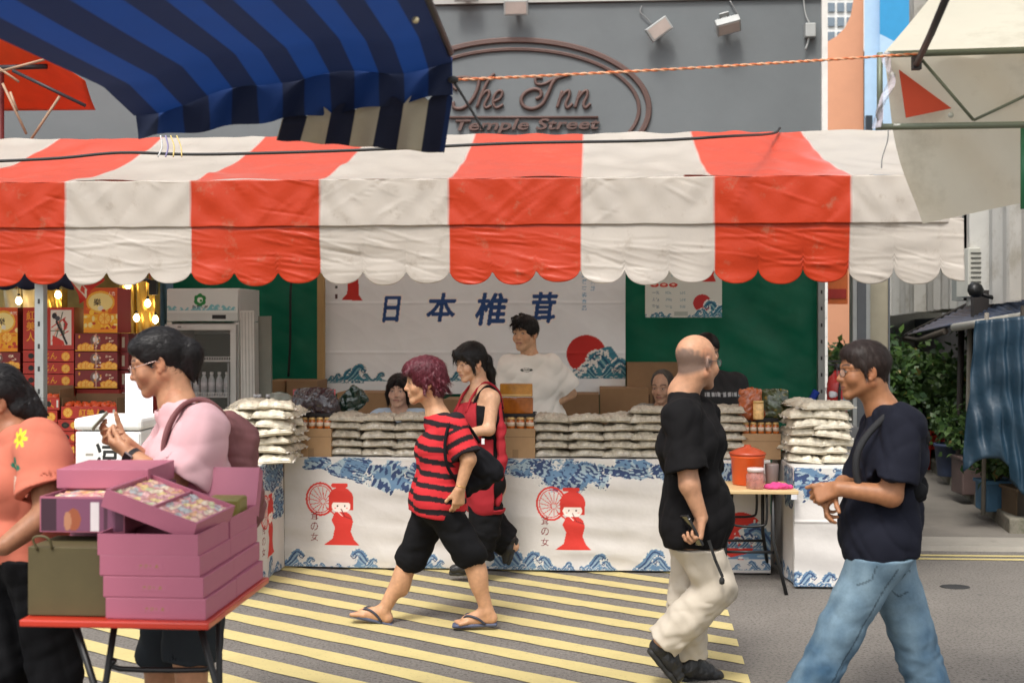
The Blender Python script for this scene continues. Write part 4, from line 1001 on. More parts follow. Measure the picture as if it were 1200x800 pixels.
def sitting(label, Y, hx, hy, yaw, pitch, skin, shirt, hairf, seed, s=1.0, hairmat=None, glasses_=None, lift=0.0, closed=0.0, colkw=None):
    """someone on a low stool behind the table, seen from the shoulders up"""
    J = lambda px, py, dy=0: W(px, py, Y+dy)
    c = J(hx, hy); R = frame(yaw, pitch, 0); f = R[:,1]*np.array((1,1,0)); f = nrm(f); r = np.cross(f, (0,0,1.))
    base = np.array((c[0], c[1]+.03, 0.)); nk = c-f*.03-np.array((0,0,.155))
    sh = nk-np.array((0,0,.055)); hp = np.array((c[0], c[1], max(.42, c[2]-.72)))-f*.02
    j = dict(neck=nk, shL=sh-r*.165, shR=sh+r*.165, hipL=hp-r*.09, hipR=hp+r*.09)
    fd = Field(); head_prims(fd, c, R, s); fd.rc(c+R@np.array((0,-.03,-.06)), nk-np.array((0,0,.03)), .05, .058, .03)
    torso(fd, j, -.012, fwd=f)
    legs = []; arms = []
    for sg, q in ((-1,'L'), (1,'R')):
        kn = j['hip'+q]+f*.40+r*sg*.05; kn[2] = .46; an = kn-f*.02+np.array((0,0,-.38)); limb(fd, j['hip'+q], kn, an, (.09,.06,.04)); legs.append((j['hip'+q], kn, an))
        el = j['sh'+q]+np.array((0,0,-.26))+r*sg*.05+f*.02; wr = el+f*.2+np.array((0,0,-.06))-r*sg*.06; limb(fd, j['sh'+q], el, wr, (.046,.04,.027)); arms.append((j['sh'+q], el))
        hand(fd, wr, f*.9-np.array((0,0,.4)), (0,0,-1), q == 'L', s=.92)
        ft = an.copy(); ft[2] = .05; fd.rc(an, ft, .036, .034, .02); fd.rc(ft, ft+f*.15+np.array((0,0,-.02)), .034, .028, .02)
    root = make_body(label, 'person', base, fd, c, R, s, skin, [], h=.007, hf=.0038, colkw=colkw)
    add_eyes(base, c, R, s, root, skin, closed=closed)
    if glasses_: glasses(base, c, R, s, root, glasses_)
    fh = Field(); hairf(fh, c, R, s); wrinkle(fh, c, .3, .0016, .02, 3, ridge=True)
    hair_mesh(fh, hairmat or HAIR('black_hair', (.010,.008,.008)), root, base, .0045, c, R)
    tee(root, base, j, arms, shirt, hp-np.array((0,0,.02)), e=.02, fwd=f, ncut=((0,0,.0),f*.05+np.array((0,0,.15)),.066), seed=seed, h=.008)
    trousers(root, base, legs, CLOTH('dark_trousers', (.02,.02,.025)), seed=seed+1, h=.009)
    b = MB(); b.lathe((hp[0],hp[1],0), [(.17,.0),(.165,.02),(.13,max(.1,hp[2]-.14)),(.15,hp[2]-.13),(.15,hp[2]-.10),(.02,hp[2]-.10)], 18)
    st = b.build('stool', mat('red_plastic', (.45,.03,.02), .4), origin=(hp[0],hp[1],0)); tag(st, 'round plastic stool under the '+label.split(',')[0], 'stool')
    return root, c, R, j
def back_people():
    def h1(fh, c, R, s):
        T = hair_shell(fh, c, R, s, .014, face=(0,.120,-.05), fr=(.070,.082,.106), down=-.09)
        for sx in (-1,1): fh.chain([T(sx*.02,.082,.082), T(sx*.06,.066,.045), T(sx*.078,.04,-.02), T(sx*.075,.01,-.09)], [.014,.014,.014,.012], .012)
        loose_locks(fh, T, [((.02,.09,.075),(.045,.092,.04),5,.01,.008,.003)], 2)
    sitting('smiling seated woman with black hair and light blue top', 8.9, 467, 458, -6, 0, (.62,.39,.28), CLOTH('light_blue_tee', (.45,.58,.72)), h1, 101)
    def h2(fh, c, R, s):
        T = hair_shell(fh, c, R, s, .007, face=(0,.095,.02), fr=(.075,.09,.125), down=-.0)
        fh.ell(T(0,.012,-.035), (.10,.033,.045), R, .01, 's')
    sitting('seated older man with thin grey hair', 8.9, 776, 453, -25, 8, (.50,.30,.20), CLOTH('grey_tee', (.25,.24,.22)), h2, 111, hairmat=HAIR('grey_hair', (.10,.09,.08)), closed=.4)
    # standing seller in black, seen behind the bald man
    Y = 8.8; J = lambda px, py, dy=0: W(px, py, Y+dy)
    def h3(fh, c, R, s): hair_shell(fh, c, R, s, .016, face=(0,.122,-.05), fr=(.078,.08,.108), down=-.10)
    c = J(829, 411); R = frame(15, 6, 0); s = 1.0; base = np.array(W(842, 640, Y)); base[2] = 0
    j = dict(neck=J(834, 437), shL=J(864, 449, 0), shR=J(816, 449, 0), hipL=J(854, 530, 0), hipR=J(830, 530, 0))
    fd = Field(); head_prims(fd, c, R, s); fd.rc(c+R@np.array((0,-.03,-.06)), j['neck']-np.array((0,0,.03)), .055, .06, .03)
    torso(fd, j, -.012, fwd=(0,-1,0)); arms = []
    for q, sg in (('L',1),('R',-1)):
        el = j['sh'+q]+np.array((sg*.04,.02,-.28)); wr = el+np.array((-sg*.04,-.18,-.1)); limb(fd, j['sh'+q], el, wr, (.048,.04,.027)); arms.append((j['sh'+q], el)); hand(fd, wr, (0,-1,-.4), (0,0,-1), q == 'L')
    lg = [(j['hip'+q], J(x,580), J(x,632)) for q, x in (('L',854),('R',828))]
    for a, b_, d in lg: limb(fd, a, b_, d, (.085,.06,.04))
    root = make_body('stallholder dressed all in black, half hidden behind the bald man', 'person', base, fd, c, R, s, (.5,.3,.2), [], h=.007, hf=.004)
    add_eyes(base, c, R, s, root, None)
    fh = Field(); h3(fh, c, R, s); hair_mesh(fh, HAIR('black_hair', (.010,.008,.008)), root, base, .005, c, R)
    def col(V):
        m = (V[:,1] < Y)&(np.abs(V[:,2]-J(0,461)[2]) < .016)&(V[:,0] > J(822,0)[0])&(V[:,0] < J(868,0)[0])&(np.sin(V[:,0]*160)+np.sin(V[:,0]*417) > -.2)
        return np.where(m[:,None], np.array((.4,.4,.4)), np.array((.013,.013,.014)))
    tee(root, base, j, arms, mat('black_printed_tee', rough=.85, attr=True, var=.05), J(842, 545), e=.024, sr=(.075,.09), seed=121, h=.007, col=col)
    trousers(root, base, lg, CLOTH('dark_trousers', (.02,.02,.025)), seed=123, h=.008)
    mb = mat('black_leather', (.012,.012,.013), .45, var=.2, bump=.3, bscale=120); ms = mat('black_sole', (.02,.02,.02), .7)
    for x in (854, 828): p = J(x, 645); p[2] = 0; shoe(root, base, p+np.array((0,.06,0)), p+np.array((0,-.2,0)), mb, ms)
def all_people():
    red_hair_woman(); bald_man(); right_man(); pink_woman(); orange_woman(); apron_woman(); white_tee_man(); back_people()
# ---------------------------------------------------------------- printed boxes and sheets
def sfr(u, v, z): return S(u, v, z)
def grid_box(name, u0, u1, z0, z1, v, depth, cv, side, m, parent=None, side_cv=None, rot=0.0):
    """carton in the stall frame: printed front, plain other faces, origin at the middle of its base"""
    w, h = u1-u0, z1-z0; ny, nx = cv.a.shape[:2]
    X = np.linspace(-w/2, w/2, nx); Z = np.linspace(0, h, ny)
    G = np.zeros((ny, nx, 3)); G[..., 0] = X[None, :]; G[..., 2] = Z[:, None]; G[..., 1] = -depth/2
    vs = G.reshape(-1, 3); idx = np.arange(ny*nx).reshape(ny, nx)
    q = np.stack([idx[:-1,:-1], idx[:-1,1:], idx[1:,1:], idx[1:,:-1]], -1).reshape(-1, 4); n = len(vs)
    a, b = -w/2, w/2; y0, y1 = -depth/2, depth/2; ex = []; fq = []
    for f in (((b,y0,0),(b,y1,0),(b,y1,h),(b,y0,h)), ((a,y1,0),(a,y0,0),(a,y0,h),(a,y1,h)), ((b,y1,0),(a,y1,0),(a,y1,h),(b,y1,h)),
              ((a,y0,h),(b,y0,h),(b,y1,h),(a,y1,h)), ((a,y1,0),(b,y1,0),(b,y0,0),(a,y0,0))):
        fq.append([n+len(ex)+i for i in range(4)]); ex += list(f)
    vs = np.concatenate([vs, np.array(ex)]); q = np.concatenate([q, np.array(fq)])
    me = bpy.data.meshes.new(name); me.vertices.add(len(vs)); me.vertices.foreach_set('co', vs.reshape(-1).astype(np.float32))
    me.loops.add(len(q)*4); me.loops.foreach_set('vertex_index', q.reshape(-1).astype(np.int32)); me.polygons.add(len(q))
    me.polygons.foreach_set('loop_start', np.arange(0, len(q)*4, 4, dtype=np.int32)); me.materials.append(m); me.update(calc_edges=True)
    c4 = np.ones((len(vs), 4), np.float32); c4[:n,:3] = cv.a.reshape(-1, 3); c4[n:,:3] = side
    at = me.color_attributes.new('Col', 'FLOAT_COLOR', 'POINT'); at.data.foreach_set('color', c4.reshape(-1))
    o = bpy.data.objects.new(name, me); COL.objects.link(o)
    p = S((u0+u1)/2, v+depth/2, z0); o.location = p; o.rotation_euler = (0, 0, -TH+rot)
    if parent: o.parent = parent
    return o
def sheet_s(name, cv, u0, z0, v, m, disp=None, parent=None, solid=0.0, keep=None, bottom=None, origin=True):
    """printed cloth hanging in the plane v of the stall"""
    X = cv.X+u0; Z = cv.Y+z0; D = np.zeros_like(X) if disp is None else disp(X, Z)
    P = np.empty(X.shape+(3,)); V = v+D
    P[..., 0] = X*CT+V*ST; P[..., 1] = O0-X*ST+V*CT; P[..., 2] = Z if bottom is None else bottom(X, Z)
    og = S(u0+cv.w/2, v, z0) if origin and not parent else None
    return grid_mesh(name, P, cv.a, m, parent, solid, origin=og, keep=keep)
NAVY, MID, PALE, FOAM = srgb(44,62,100), srgb(96,126,154), srgb(150,168,178), srgb(206,204,198)
def wave(cv, x, y, s, flip=1, pal=None, seed=0):
    """one generic curling wave with foam, s = height in metres"""
    d, m, p, f = pal or (NAVY, MID, PALE, FOAM); r = random.Random(seed)
    T = lambda a, b: (x+flip*a*s, y+b*s)
    body = cr([(-.95,0),(-.75,.18),(-.45,.42),(-.2,.8),(.15,1.0),(.48,.86),(.56,.62),(.42,.5),(.28,.6),(.2,.46),(.3,.2),(.7,.08),(1.0,0)], 5)
    cv.poly([T(*q) for q in body], m)
    for k in range(4):
        o = .10+.15*k; w = (.032,.03,.026,.022)[k]*s
        L = cr([(-.8+o,.04),(-.42+o*.8,.3),(-.2+o*.75,.62-.05*k),(.08+o*.3,.84-.12*k),(.34,.76-.13*k)], 4); cv.stroke([T(*q) for q in L], w, d if k%2 == 0 else p)
    for q in body[::1]:
        if q[1] > .35 and r.random() < .75:
            cv.ell(*T(q[0]+r.uniform(-.02,.03), q[1]+r.uniform(-.02,.04)), r.uniform(.03,.075)*s, r.uniform(.03,.06)*s, f)
    for k in range(9):
        a = r.uniform(.1,.75); cv.ell(*T(a, r.uniform(.3,.75)), .022*s, .022*s, f)
        cv.ell(*T(r.uniform(-.9,.9), r.uniform(0,.12)), r.uniform(.06,.12)*s, .035*s, p if k%2 else f)
    cv.stroke([T(*q) for q in cr([(.56,.62),(.42,.48),(.27,.58),(.34,.7),(.46,.66)], 4)], .03*s, d)
def waterline(cv, x0, x1, y, s, seed=0, pal=None, density=1.0):
    r = random.Random(seed); x = x0
    while x < x1:
        k = r.uniform(.45, 1.0); wave(cv, x, y, s*k, r.choice((1,-1)), pal, r.randrange(9999)); x += s*r.uniform(.7, 1.3)/density
def wave_cloud(cv, x, y, w, h, seed=0, pal=None):
    """drifting bank of stylised surf: marbled blues with pale foam at its ragged edge"""
    d, m, p, f = [np.array(c) for c in (pal or (NAVY, MID, PALE, FOAM))]
    win = cv.sub(x-w*.75, y-h*.8, x+w*.75, y+h*.8)
    if win is None: return
    X, Y = cv.X[win], cv.Y[win]; Q = np.stack([X, Y*1.6, X*0+seed*.37], -1).reshape(-1, 3)
    n1 = folds(Q, 1, .16, seed, 5).reshape(X.shape); n2 = folds(Q, 1, .075, seed+50, 6, ridge=True).reshape(X.shape); n3 = folds(Q, 1, .04, seed+90, 5).reshape(X.shape)
    e = 1-((X-x)/(w*.56))**2-((Y-y)/(h*.56))**2+.38*n1+.16*n3
    c = np.where((n2+.4*n3 > .9)[..., None], f, np.where((n2 > .15)[..., None], m, np.where((n3+.5*n1 > .25)[..., None], d, np.where((n1 > 0)[..., None], p, m))))
    c = np.where(((e < .20)&(n3 > -.4))[..., None], f*.97, c); a = cv.a[win]; a[e > 0] = c[e > 0]
RED = srgb(200,50,40)
def girl_logo(cv, x, y, h):
    """emblem: mushroom parasol, kimono figure; x,y = lower left"""
    k = h; T = lambda a, b: (x+a*k, y+b*k)
    R_ = RED
    fan = [T(.26+.23*math.cos(t*.2618)*1.0, .74+.26*math.sin(t*.2618)) for t in range(25)]
    cv.stroke(fan, .016*k, R_); cv.stroke([T(.26+.19*math.cos(t*.2618), .74+.22*math.sin(t*.2618)) for t in range(25)], .007*k, R_)
    for t in range(14):
        a = t*.449; cv.stroke([T(.30+.04*math.cos(a), .70+.04*math.sin(a)), T(.26+.18*math.cos(a), .74+.2*math.sin(a))], .006*k, R_)
    cv.stroke([T(.36,.60), T(.52,.47), T(.60,.40)], .012*k, R_)
    cv.ell(*T(.60,.74), .205*k, .20*k, R_); cv.rect(*T(.40,.56), *T(.80,.74), R_); cv.stroke([T(.47,.965), T(.68,.965)], .034*k, R_)
    cv.ell(*T(.60,.625), .155*k, .105*k, srgb(240,225,215)); cv.rect(*T(.45,.68), *T(.75,.74), R_)
    for sx in (-1, 1): cv.ell(*T(.60+sx*.06,.63), .013*k, .016*k, srgb(60,30,30)); cv.ell(*T(.60+sx*.095,.595), .018*k, .010*k, srgb(235,150,140))
    cv.ell(*T(.60,.58), .012*k, .007*k, R_)
    cv.poly([T(*q) for q in ((.50,.53),(.70,.53),(.77,.47),(.80,.38),(.76,.22),(.82,.08),(.90,.0),(.32,.0),(.46,.10),(.50,.28),(.44,.40))], R_)
    cv.stroke([T(.60,.58), T(.66,.46), T(.78,.42)], .007*k, srgb(130,25,25)); cv.stroke([T(.52,.56), T(.62,.47)], .006*k, srgb(235,220,210))
    for i, ch in enumerate('茸の女'): cv.text(ch, *T(.10, .40-i*.17), .13*k, srgb(120,30,30), .01, wid=.12*k)
PVC = lambda name, dirt=.5: mat(name, rough=.36, attr=True, var=.05, vscale=3, bump=.2, bscale=26, bdist=.008, spec=.25, fold=.15, fscale=2.6, dirt=(srgb(150,130,105), 7.0, .57, dirt*.8), trans=.42, transg=True)
def tent():
    VE = -.77; ue = [SU(x, VE) for x in (78,225,372,527,681,838,995)]; st = (ue[-1]-ue[0])/6
    uL = ue[0]-st*3.0; uR = SU(1129, VE); zc = SZ(600,209,VE); zs = SZ(600,263,VE); zcusp = SZ(600,314,VE); zb = SZ(600,333,VE)
    V0, V1 = VE, 2.55; VR = (V0+V1)/2; zr = 3.06
    red, wht = np.array((.42,.036,.010)), np.array(srgb(212,204,194))
    def colr(u):
        k = np.floor((u-ue[0])/st).astype(int)
        return np.where((k%2 == 0)[..., None], wht, red)
    root = empty('market_tent', S((uL+uR)/2, V0, 0), -TH)
    tag(root, 'long market tent with red and white striped canvas and scalloped edge', 'tent')
    og = np.array(root.location); Ri = rotz(TH)
    def loc(P): return (P-og)@Ri.T
    n = int((uR-uL)/.02); U = np.linspace(uL, uR, n)
    def pts(U_, V_, Z_):
        P = np.empty(U_.shape+(3,)); P[..., 0] = U_*CT+V_*ST; P[..., 1] = O0-U_*ST+V_*CT; P[..., 2] = Z_; return loc(P)
    for a, b, nm in ((V0, VR, 'roof_front'), (V1, VR, 'roof_back')):
        t = np.linspace(0, 1, 60)[:, None]; Ug, Tg = np.broadcast_arrays(U[None, :], t)
        Vg = a+(b-a)*Tg-.024*np.sign(b-a)*np.clip(1-Tg*8,0,1); Q = np.stack([Ug*1.0, Vg, Tg], -1)
        sag = -.05*np.sin(math.pi*Tg)*(1+.3*np.sin(Ug*1.7)); fo = folds(Q.reshape(-1, 3), .007, .5, 3).reshape(Ug.shape)*np.minimum(1, Tg*6)
        tens = .010*np.sin((Ug*7+Tg*9))*np.exp(-((Tg-.1)/.15)**2)*(1+np.sin(Ug*2.3))
        Z = zc+(zr-zc)*Tg+sag+fo+tens
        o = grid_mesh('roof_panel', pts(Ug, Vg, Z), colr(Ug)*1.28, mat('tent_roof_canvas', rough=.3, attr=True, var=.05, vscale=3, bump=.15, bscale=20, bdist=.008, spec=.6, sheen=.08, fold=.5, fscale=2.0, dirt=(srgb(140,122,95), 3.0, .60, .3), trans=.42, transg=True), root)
        if a > b: o.data.flip_normals()
    def creases(X, Y, n, seed, ln, ang, amp, wd=.012):
        r = random.Random(seed); out = np.zeros_like(X); y1 = Y.max()
        for q in range(n):
            cx, cy = r.uniform(uL, uR), r.uniform(0, y1); a_ = r.uniform(*ang)*r.choice((1,-1)); L_ = r.uniform(*ln); w_ = wd*r.uniform(.6,1.6)
            dx, dy = X-cx, Y-cy+.03*np.sin((X-cx)*6); t_ = dx*math.cos(a_)+dy*math.sin(a_); n_ = -dx*math.sin(a_)+dy*math.cos(a_)
            out += amp*r.uniform(.4,1.2)*np.maximum(0, 1-np.abs(n_)/w_)*np.clip(1-(t_/L_*2)**2, 0, 1)*r.choice((1,1,-1))
        return out
    # upper band, then the scalloped flap tucked behind it
    t = np.linspace(0, 1, 34)[:, None]; Ug, Tg = np.broadcast_arrays(U[None, :], t)
    def diag(Ug, Tg, a):
        ph = (Ug-ue[0])/st; loc_ = ph-np.floor(ph)
        w1 = np.sin(loc_*22-Tg*5+np.sin(ph*3)*2)*np.exp(-loc_*2.2)+np.sin((1-loc_)*25-Tg*6+ph)*np.exp(-(1-loc_)*3)*.6
        return a*w1*np.sin(math.pi*np.clip(Tg*.85+.1, 0, 1))
    Q = np.stack([Ug, Tg*.3, Tg*0+1], -1)
    D = diag(Ug, Tg, .010)+folds(Q.reshape(-1,3), .003, .30, 8).reshape(Ug.shape)*np.sin(math.pi*Tg*.9+.1)+creases(Ug, Tg*.27, 95, 5, (.10,.42), (.25,1.0), .0060)
    Z = zc+(zs-.006-zc)*Tg+folds(Q.reshape(-1,3), .002, .4, 12).reshape(Ug.shape)
    right = np.clip((Ug-(uR-.12))/.12, 0, 1)
    grid_mesh('valance_band', pts(Ug, VE-.022-D+right*.05, Z), colr(Ug), PVC('tent_canvas'), root, solid=.0015)
    t = np.linspace(0, 1, 46)[:, None]; n2 = int((uR-uL)/.011); U2 = np.linspace(uL, uR, n2); Ug, Tg = np.broadcast_arrays(U2[None, :], t)
    sc_ = st/3; ph = (Ug-ue[0])/sc_; fr = ph-np.floor(ph)-.5; k = np.floor(ph)
    zl = zcusp+(zb-zcusp)*np.sqrt(np.clip(1-(np.abs(fr)*2)**2.2, 0, 1))*(1+.08*np.sin(k*2.1))+.003*np.sin(k*1.3)-.010*(Ug-1)*0
    Z = zs+.02+(zl-zs-.02)*Tg
    Q = np.stack([Ug*.35, Z*1.0+.05*np.sin(Ug*1.5), Tg*0], -1)
    D = folds(Q.reshape(-1,3), .0035, .16, 21, aniso=(.35,1,.1)).reshape(Ug.shape)*np.clip(Tg*2, 0, 1)+.03*Tg*np.sin(Ug*2.2+.5)+.010*Tg*Tg*np.cos(fr*6.3)+creases(Ug, Z-zb, 260, 9, (.15,.8), (.0,.22), .0045, .010)
    grid_mesh('valance_flap', pts(Ug, VE-.010-D, Z), colr(Ug), PVC('tent_canvas'), root, solid=.0015)
    # frame: rails and posts
    gal = mat('galvanised_steel', (.36,.37,.36), .45, .6, var=.15, vscale=30)
    b = MB(); L = lambda u, v, z: loc(S(u, v, z))
    for v_, z_ in ((VE+.04, zc-.05), (VR, zr-.14), (V1-.04, zc-.05), (VE+.03, zs+.01)): b.tube([L(uL+.02, v_, z_), L(uR-.03, v_, z_)], .016, 8)
    for u_ in (SU(48,-.7), SU(600,0), uR-.06):
        b.tube([L(u_, VE+.04, zc-.05), L(u_, (VE+VR)/2, (zc+zr)/2-.15), L(u_, VR, zr-.14), L(u_, (V1+VR)/2, (zc+zr)/2-.15), L(u_, V1-.04, zc-.05)], .014, 8)
    b.build('roof_frame', gal, root)
    for u_, v_ in ((SU(48,-.7), -.7), (SU(962,2.35), 2.35), (SU(187,2.45), 2.45)):
        b = MB(); p = L(u_, v_, 0)
        b.box(p+np.array((0,0,zc/2)), (.058,.058,zc-.02), 0, bev=.004); b.box(p+np.array((0,0,.006)), (.14,.14,.010))
        for q in range(16): b.box(p+np.array((0,-.0295,.25+q*.14)), (.014,.002,.03), 1)
        b.build('post', [gal, mat('post_slot', (.03,.03,.03), .8)], root)
    # green tarpaulin back wall
    gm = mat('green_tarpaulin', (.004,.16,.085), .55, var=.18, vscale=2.5, bump=.3, bscale=18, bdist=.01, trans=.4, fold=.5, fscale=2.0)
    u0, u1 = SU(185, 2.45), SU(960, 2.40)
    t = np.linspace(0, 1, 120)[:, None]; Ug, Tg = np.broadcast_arrays(np.linspace(u0, u1, 420)[None, :], t)
    Q = np.stack([Ug, Tg*2.4, Tg*0], -1)
    D = folds(Q.reshape(-1,3), .018, .6, 31).reshape(Ug.shape)+.02*np.sin(Tg*60*0+ (Ug-u1)*9+Tg*8)*np.exp(-(u1-Ug)*1.6)*np.exp(-((Tg-.45)/.25)**2)+folds(Q.reshape(-1,3), .006, .25, 33, ridge=True).reshape(Ug.shape)
    o = grid_mesh('tarpaulin', pts(Ug, 2.46+D, Tg*(zc-.03)), None, gm, None); 
    o.parent = root; o.name = 'back_tarpaulin'
    b = MB()
    for q in range(10): b.tube([L(u1+.0, 2.42, .9+q*.16), L(u1+.07, 2.40, .91+q*.16)], .002, 4)
    b.build('tarp_ties', mat('tie_white', (.6,.6,.58), .6), root)
    return uL, uR, zc
def tablecloths():
    m = mat('printed_cloth', rough=.8, attr=True, var=.06, vscale=4, bump=.4, bscale=22, bdist=.006, fold=.8, fscale=3.5)
    base = srgb(200,195,190)
    u0, u1 = SU(333,0), SU(903,0)
    cv = Canvas(u1-u0, .74, .0042, base); X = lambda px: SU(px,0)-u0; Zf = lambda px, py: SZ(px,py,0)-.012
    for px, w, dy, h, sd in ((372,.20,.02,.10,1),(420,.34,.04,.16,2),(462,.32,.08,.20,3),(500,.25,.05,.15,4),(588,.30,.02,.12,5),(630,.34,.03,.16,6),(672,.42,.06,.22,7),(745,.34,.02,.13,8),(800,.35,.06,.2,9),(860,.3,.04,.16,10)):
        wave_cloud(cv, X(px), .74-dy-h*.25, w, h, sd)
    for px, s_, f_ in ((345,.12,1),(362,.07,1),(424,.13,-1),(436,.07,1),(503,.10,1),(515,.06,1),(582,.13,-1),(602,.17,-1),(622,.13,1),(640,.10,-1),(665,.06,1),(700,.12,1),(712,.07,-1),(764,.15,1),(775,.10,-1)):
        wave(cv, X(px), .0, s_, f_, None, int(px))
    waterline(cv, X(335), X(400), -.015, .05, 3); waterline(cv, X(570), X(720), -.015, .06, 4); waterline(cv, X(745), X(790), -.02, .05, 5)
    for px, y_ in ((357,572),(627,578)):
        girl_logo(cv, X(px), Zf(px,638 if px < 500 else 644), .415)
    # right end: big sun and waves
    cv.ell(X(868), Zf(868,628), .155, .155, RED); wave(cv, X(893), Zf(890,655), .24, -1, None, 77); waterline(cv, X(850), X(902), .02, .09, 8); waterline(cv, X(850), X(902), .16, .08, 9)
    disp = lambda X_, Z_: -(.012*np.sin(X_*5.1+Z_*1.3)*(1-Z_/.75)+.004*np.sin(Z_*42+X_*3)*(np.sin(X_*2.7)**2)+folds(np.stack([X_, Z_*1.5, Z_*0], -1).reshape(-1, 3), .0035, .3, 4, ridge=True).reshape(X_.shape)*np.clip((.75-Z_)*4,.1,1))
    o = sheet_s('tablecloth', cv, u0, .015, 0.0, m, disp, solid=.002)
    tag(o, 'long white tablecloth printed with blue waves and red kimono girl emblems', 'tablecloth')
    # table under it
    t = empty('trestle_table', S((u0+u1)/2, .35, 0), -TH); tag(t, 'long trestle table under the wave-printed cloth, loaded with mushroom bags', 'table')
    b = MB(); L = (u1-u0); b.box((0,.0,.742), (L,.70,.024), 0, bev=.004); b.build('tabletop', mat('white_tabletop', (.62,.60,.57), .6), t)
    for i in range(8):
        b = MB(); x = -L/2+.08+(L-.16)*(i//2)/3; y = (-.28,.30)[i%2]; b.tube([(x,y,0),(x,y,.73)], .014, 8); b.build('leg', mat('black_metal', (.02,.02,.02), .4, .5), t)
    # left table coming towards the camera: side cloth and front cloth
    ul = u0-.004; cv = Canvas(.92, .74, .005, base)
    waterline(cv, 0, .92, .0, .14, 11); waterline(cv, 0, .92, -.02, .08, 12); wave_cloud(cv, .25, .66, .5, .22, 13); wave_cloud(cv, .7, .66, .5, .22, 14); waterline(cv, .0, .3, .14, .13, 15); girl_logo(cv, .36, .14, .40)
    wave_cloud(cv, .8, .45, .25, .2, 16); wave_cloud(cv, .08, .45, .2, .2, 17)
    A = S(ul, -.92, .015); B = S(ul, -.01, .015); P = np.empty(cv.X.shape+(3,)); f = (cv.X/.92)[..., None]
    P[:] = A*(1-f)+B*f; nx = np.array((CT, -ST, 0)); P += (.008*np.sin(cv.X*16)+.004*np.sin(cv.X*41+cv.Y*6))[..., None]*nx*(1-cv.Y/.74)[..., None]; P[..., 2] = cv.Y+.015
    og = (A+B)/2; o = grid_mesh('tablecloth', P, cv.a, m, solid=.002, origin=og); tag(o, 'wave-printed cloth on the side of the short table jutting towards the street at the left', 'tablecloth')
    t = empty('trestle_table', S(ul-.45, -.46, 0), -TH); tag(t, 'short trestle table jutting towards the street behind the woman in pink', 'table')
    b = MB(); b.box((0,0,.742), (.86,.9,.024), bev=.004); b.build('tabletop', mat('white_tabletop', (.62,.60,.57), .6), t)
    for x in (-.36,.38):
        for y in (-.40,.40): b = MB(); b.tube([(x,y,0),(x,y,.73)], .014, 8); b.build('leg', mat('black_metal', (.02,.02,.02), .4, .5), t)
    # right table
    ur = 1.79; cv = Canvas(.66, .74, .0045, base)
    wave_cloud(cv, .09, .66, .26, .22, 21); wave_cloud(cv, .40, .66, .4, .2, 24); waterline(cv, 0, .66, -.01, .11, 22); waterline(cv, 0, .66, -.03, .07, 23)
    d2 = lambda X_, Z_: -(.006*np.sin(X_*9)+.006*np.exp(-((Z_-.42)/.008)**2)+.004*np.sin(Z_*30+X_*4)*(Z_ < .7))
    o = sheet_s('tablecloth', cv, ur, .015, -.41, m, d2, solid=.002); tag(o, 'creased wave-printed cloth on the front of the narrow table beside the folding table', 'tablecloth')
    cv = Canvas(.95, .74, .006, base); waterline(cv, 0, .95, -.01, .12, 26); wave_cloud(cv, .2, .6, .4, .25, 27)
    A = S(ur-.003, -.405, .015); B = S(ur-.003, .5, .015); f = (cv.X/.95)[..., None]; P = A*(1-f)+B*f; P[..., 2] = cv.Y+.015
    P = P+(.012*np.sin(cv.X*14))[..., None]*nx*(1-cv.Y/.74)[..., None]
    o = grid_mesh('tablecloth', P, cv.a, m, solid=.002, origin=(A+B)/2); tag(o, 'wave-printed cloth along the shaded side of the narrow right-hand table', 'tablecloth')
    t = empty('trestle_table', S(ur+.33, .08, 0), -TH); tag(t, 'narrow trestle table at the right end of the stall under a big pile of bags', 'table')
    b = MB(); b.box((0,0,.742), (.65,.95,.024), bev=.004); b.build('tabletop', mat('white_tabletop', (.62,.60,.57), .6), t)
    for x in (-.28,.28):
        for y in (-.42,.42): b = MB(); b.tube([(x,y,0),(x,y,.73)], .014, 8); b.build('leg', mat('black_metal', (.02,.02,.02), .4, .5), t)
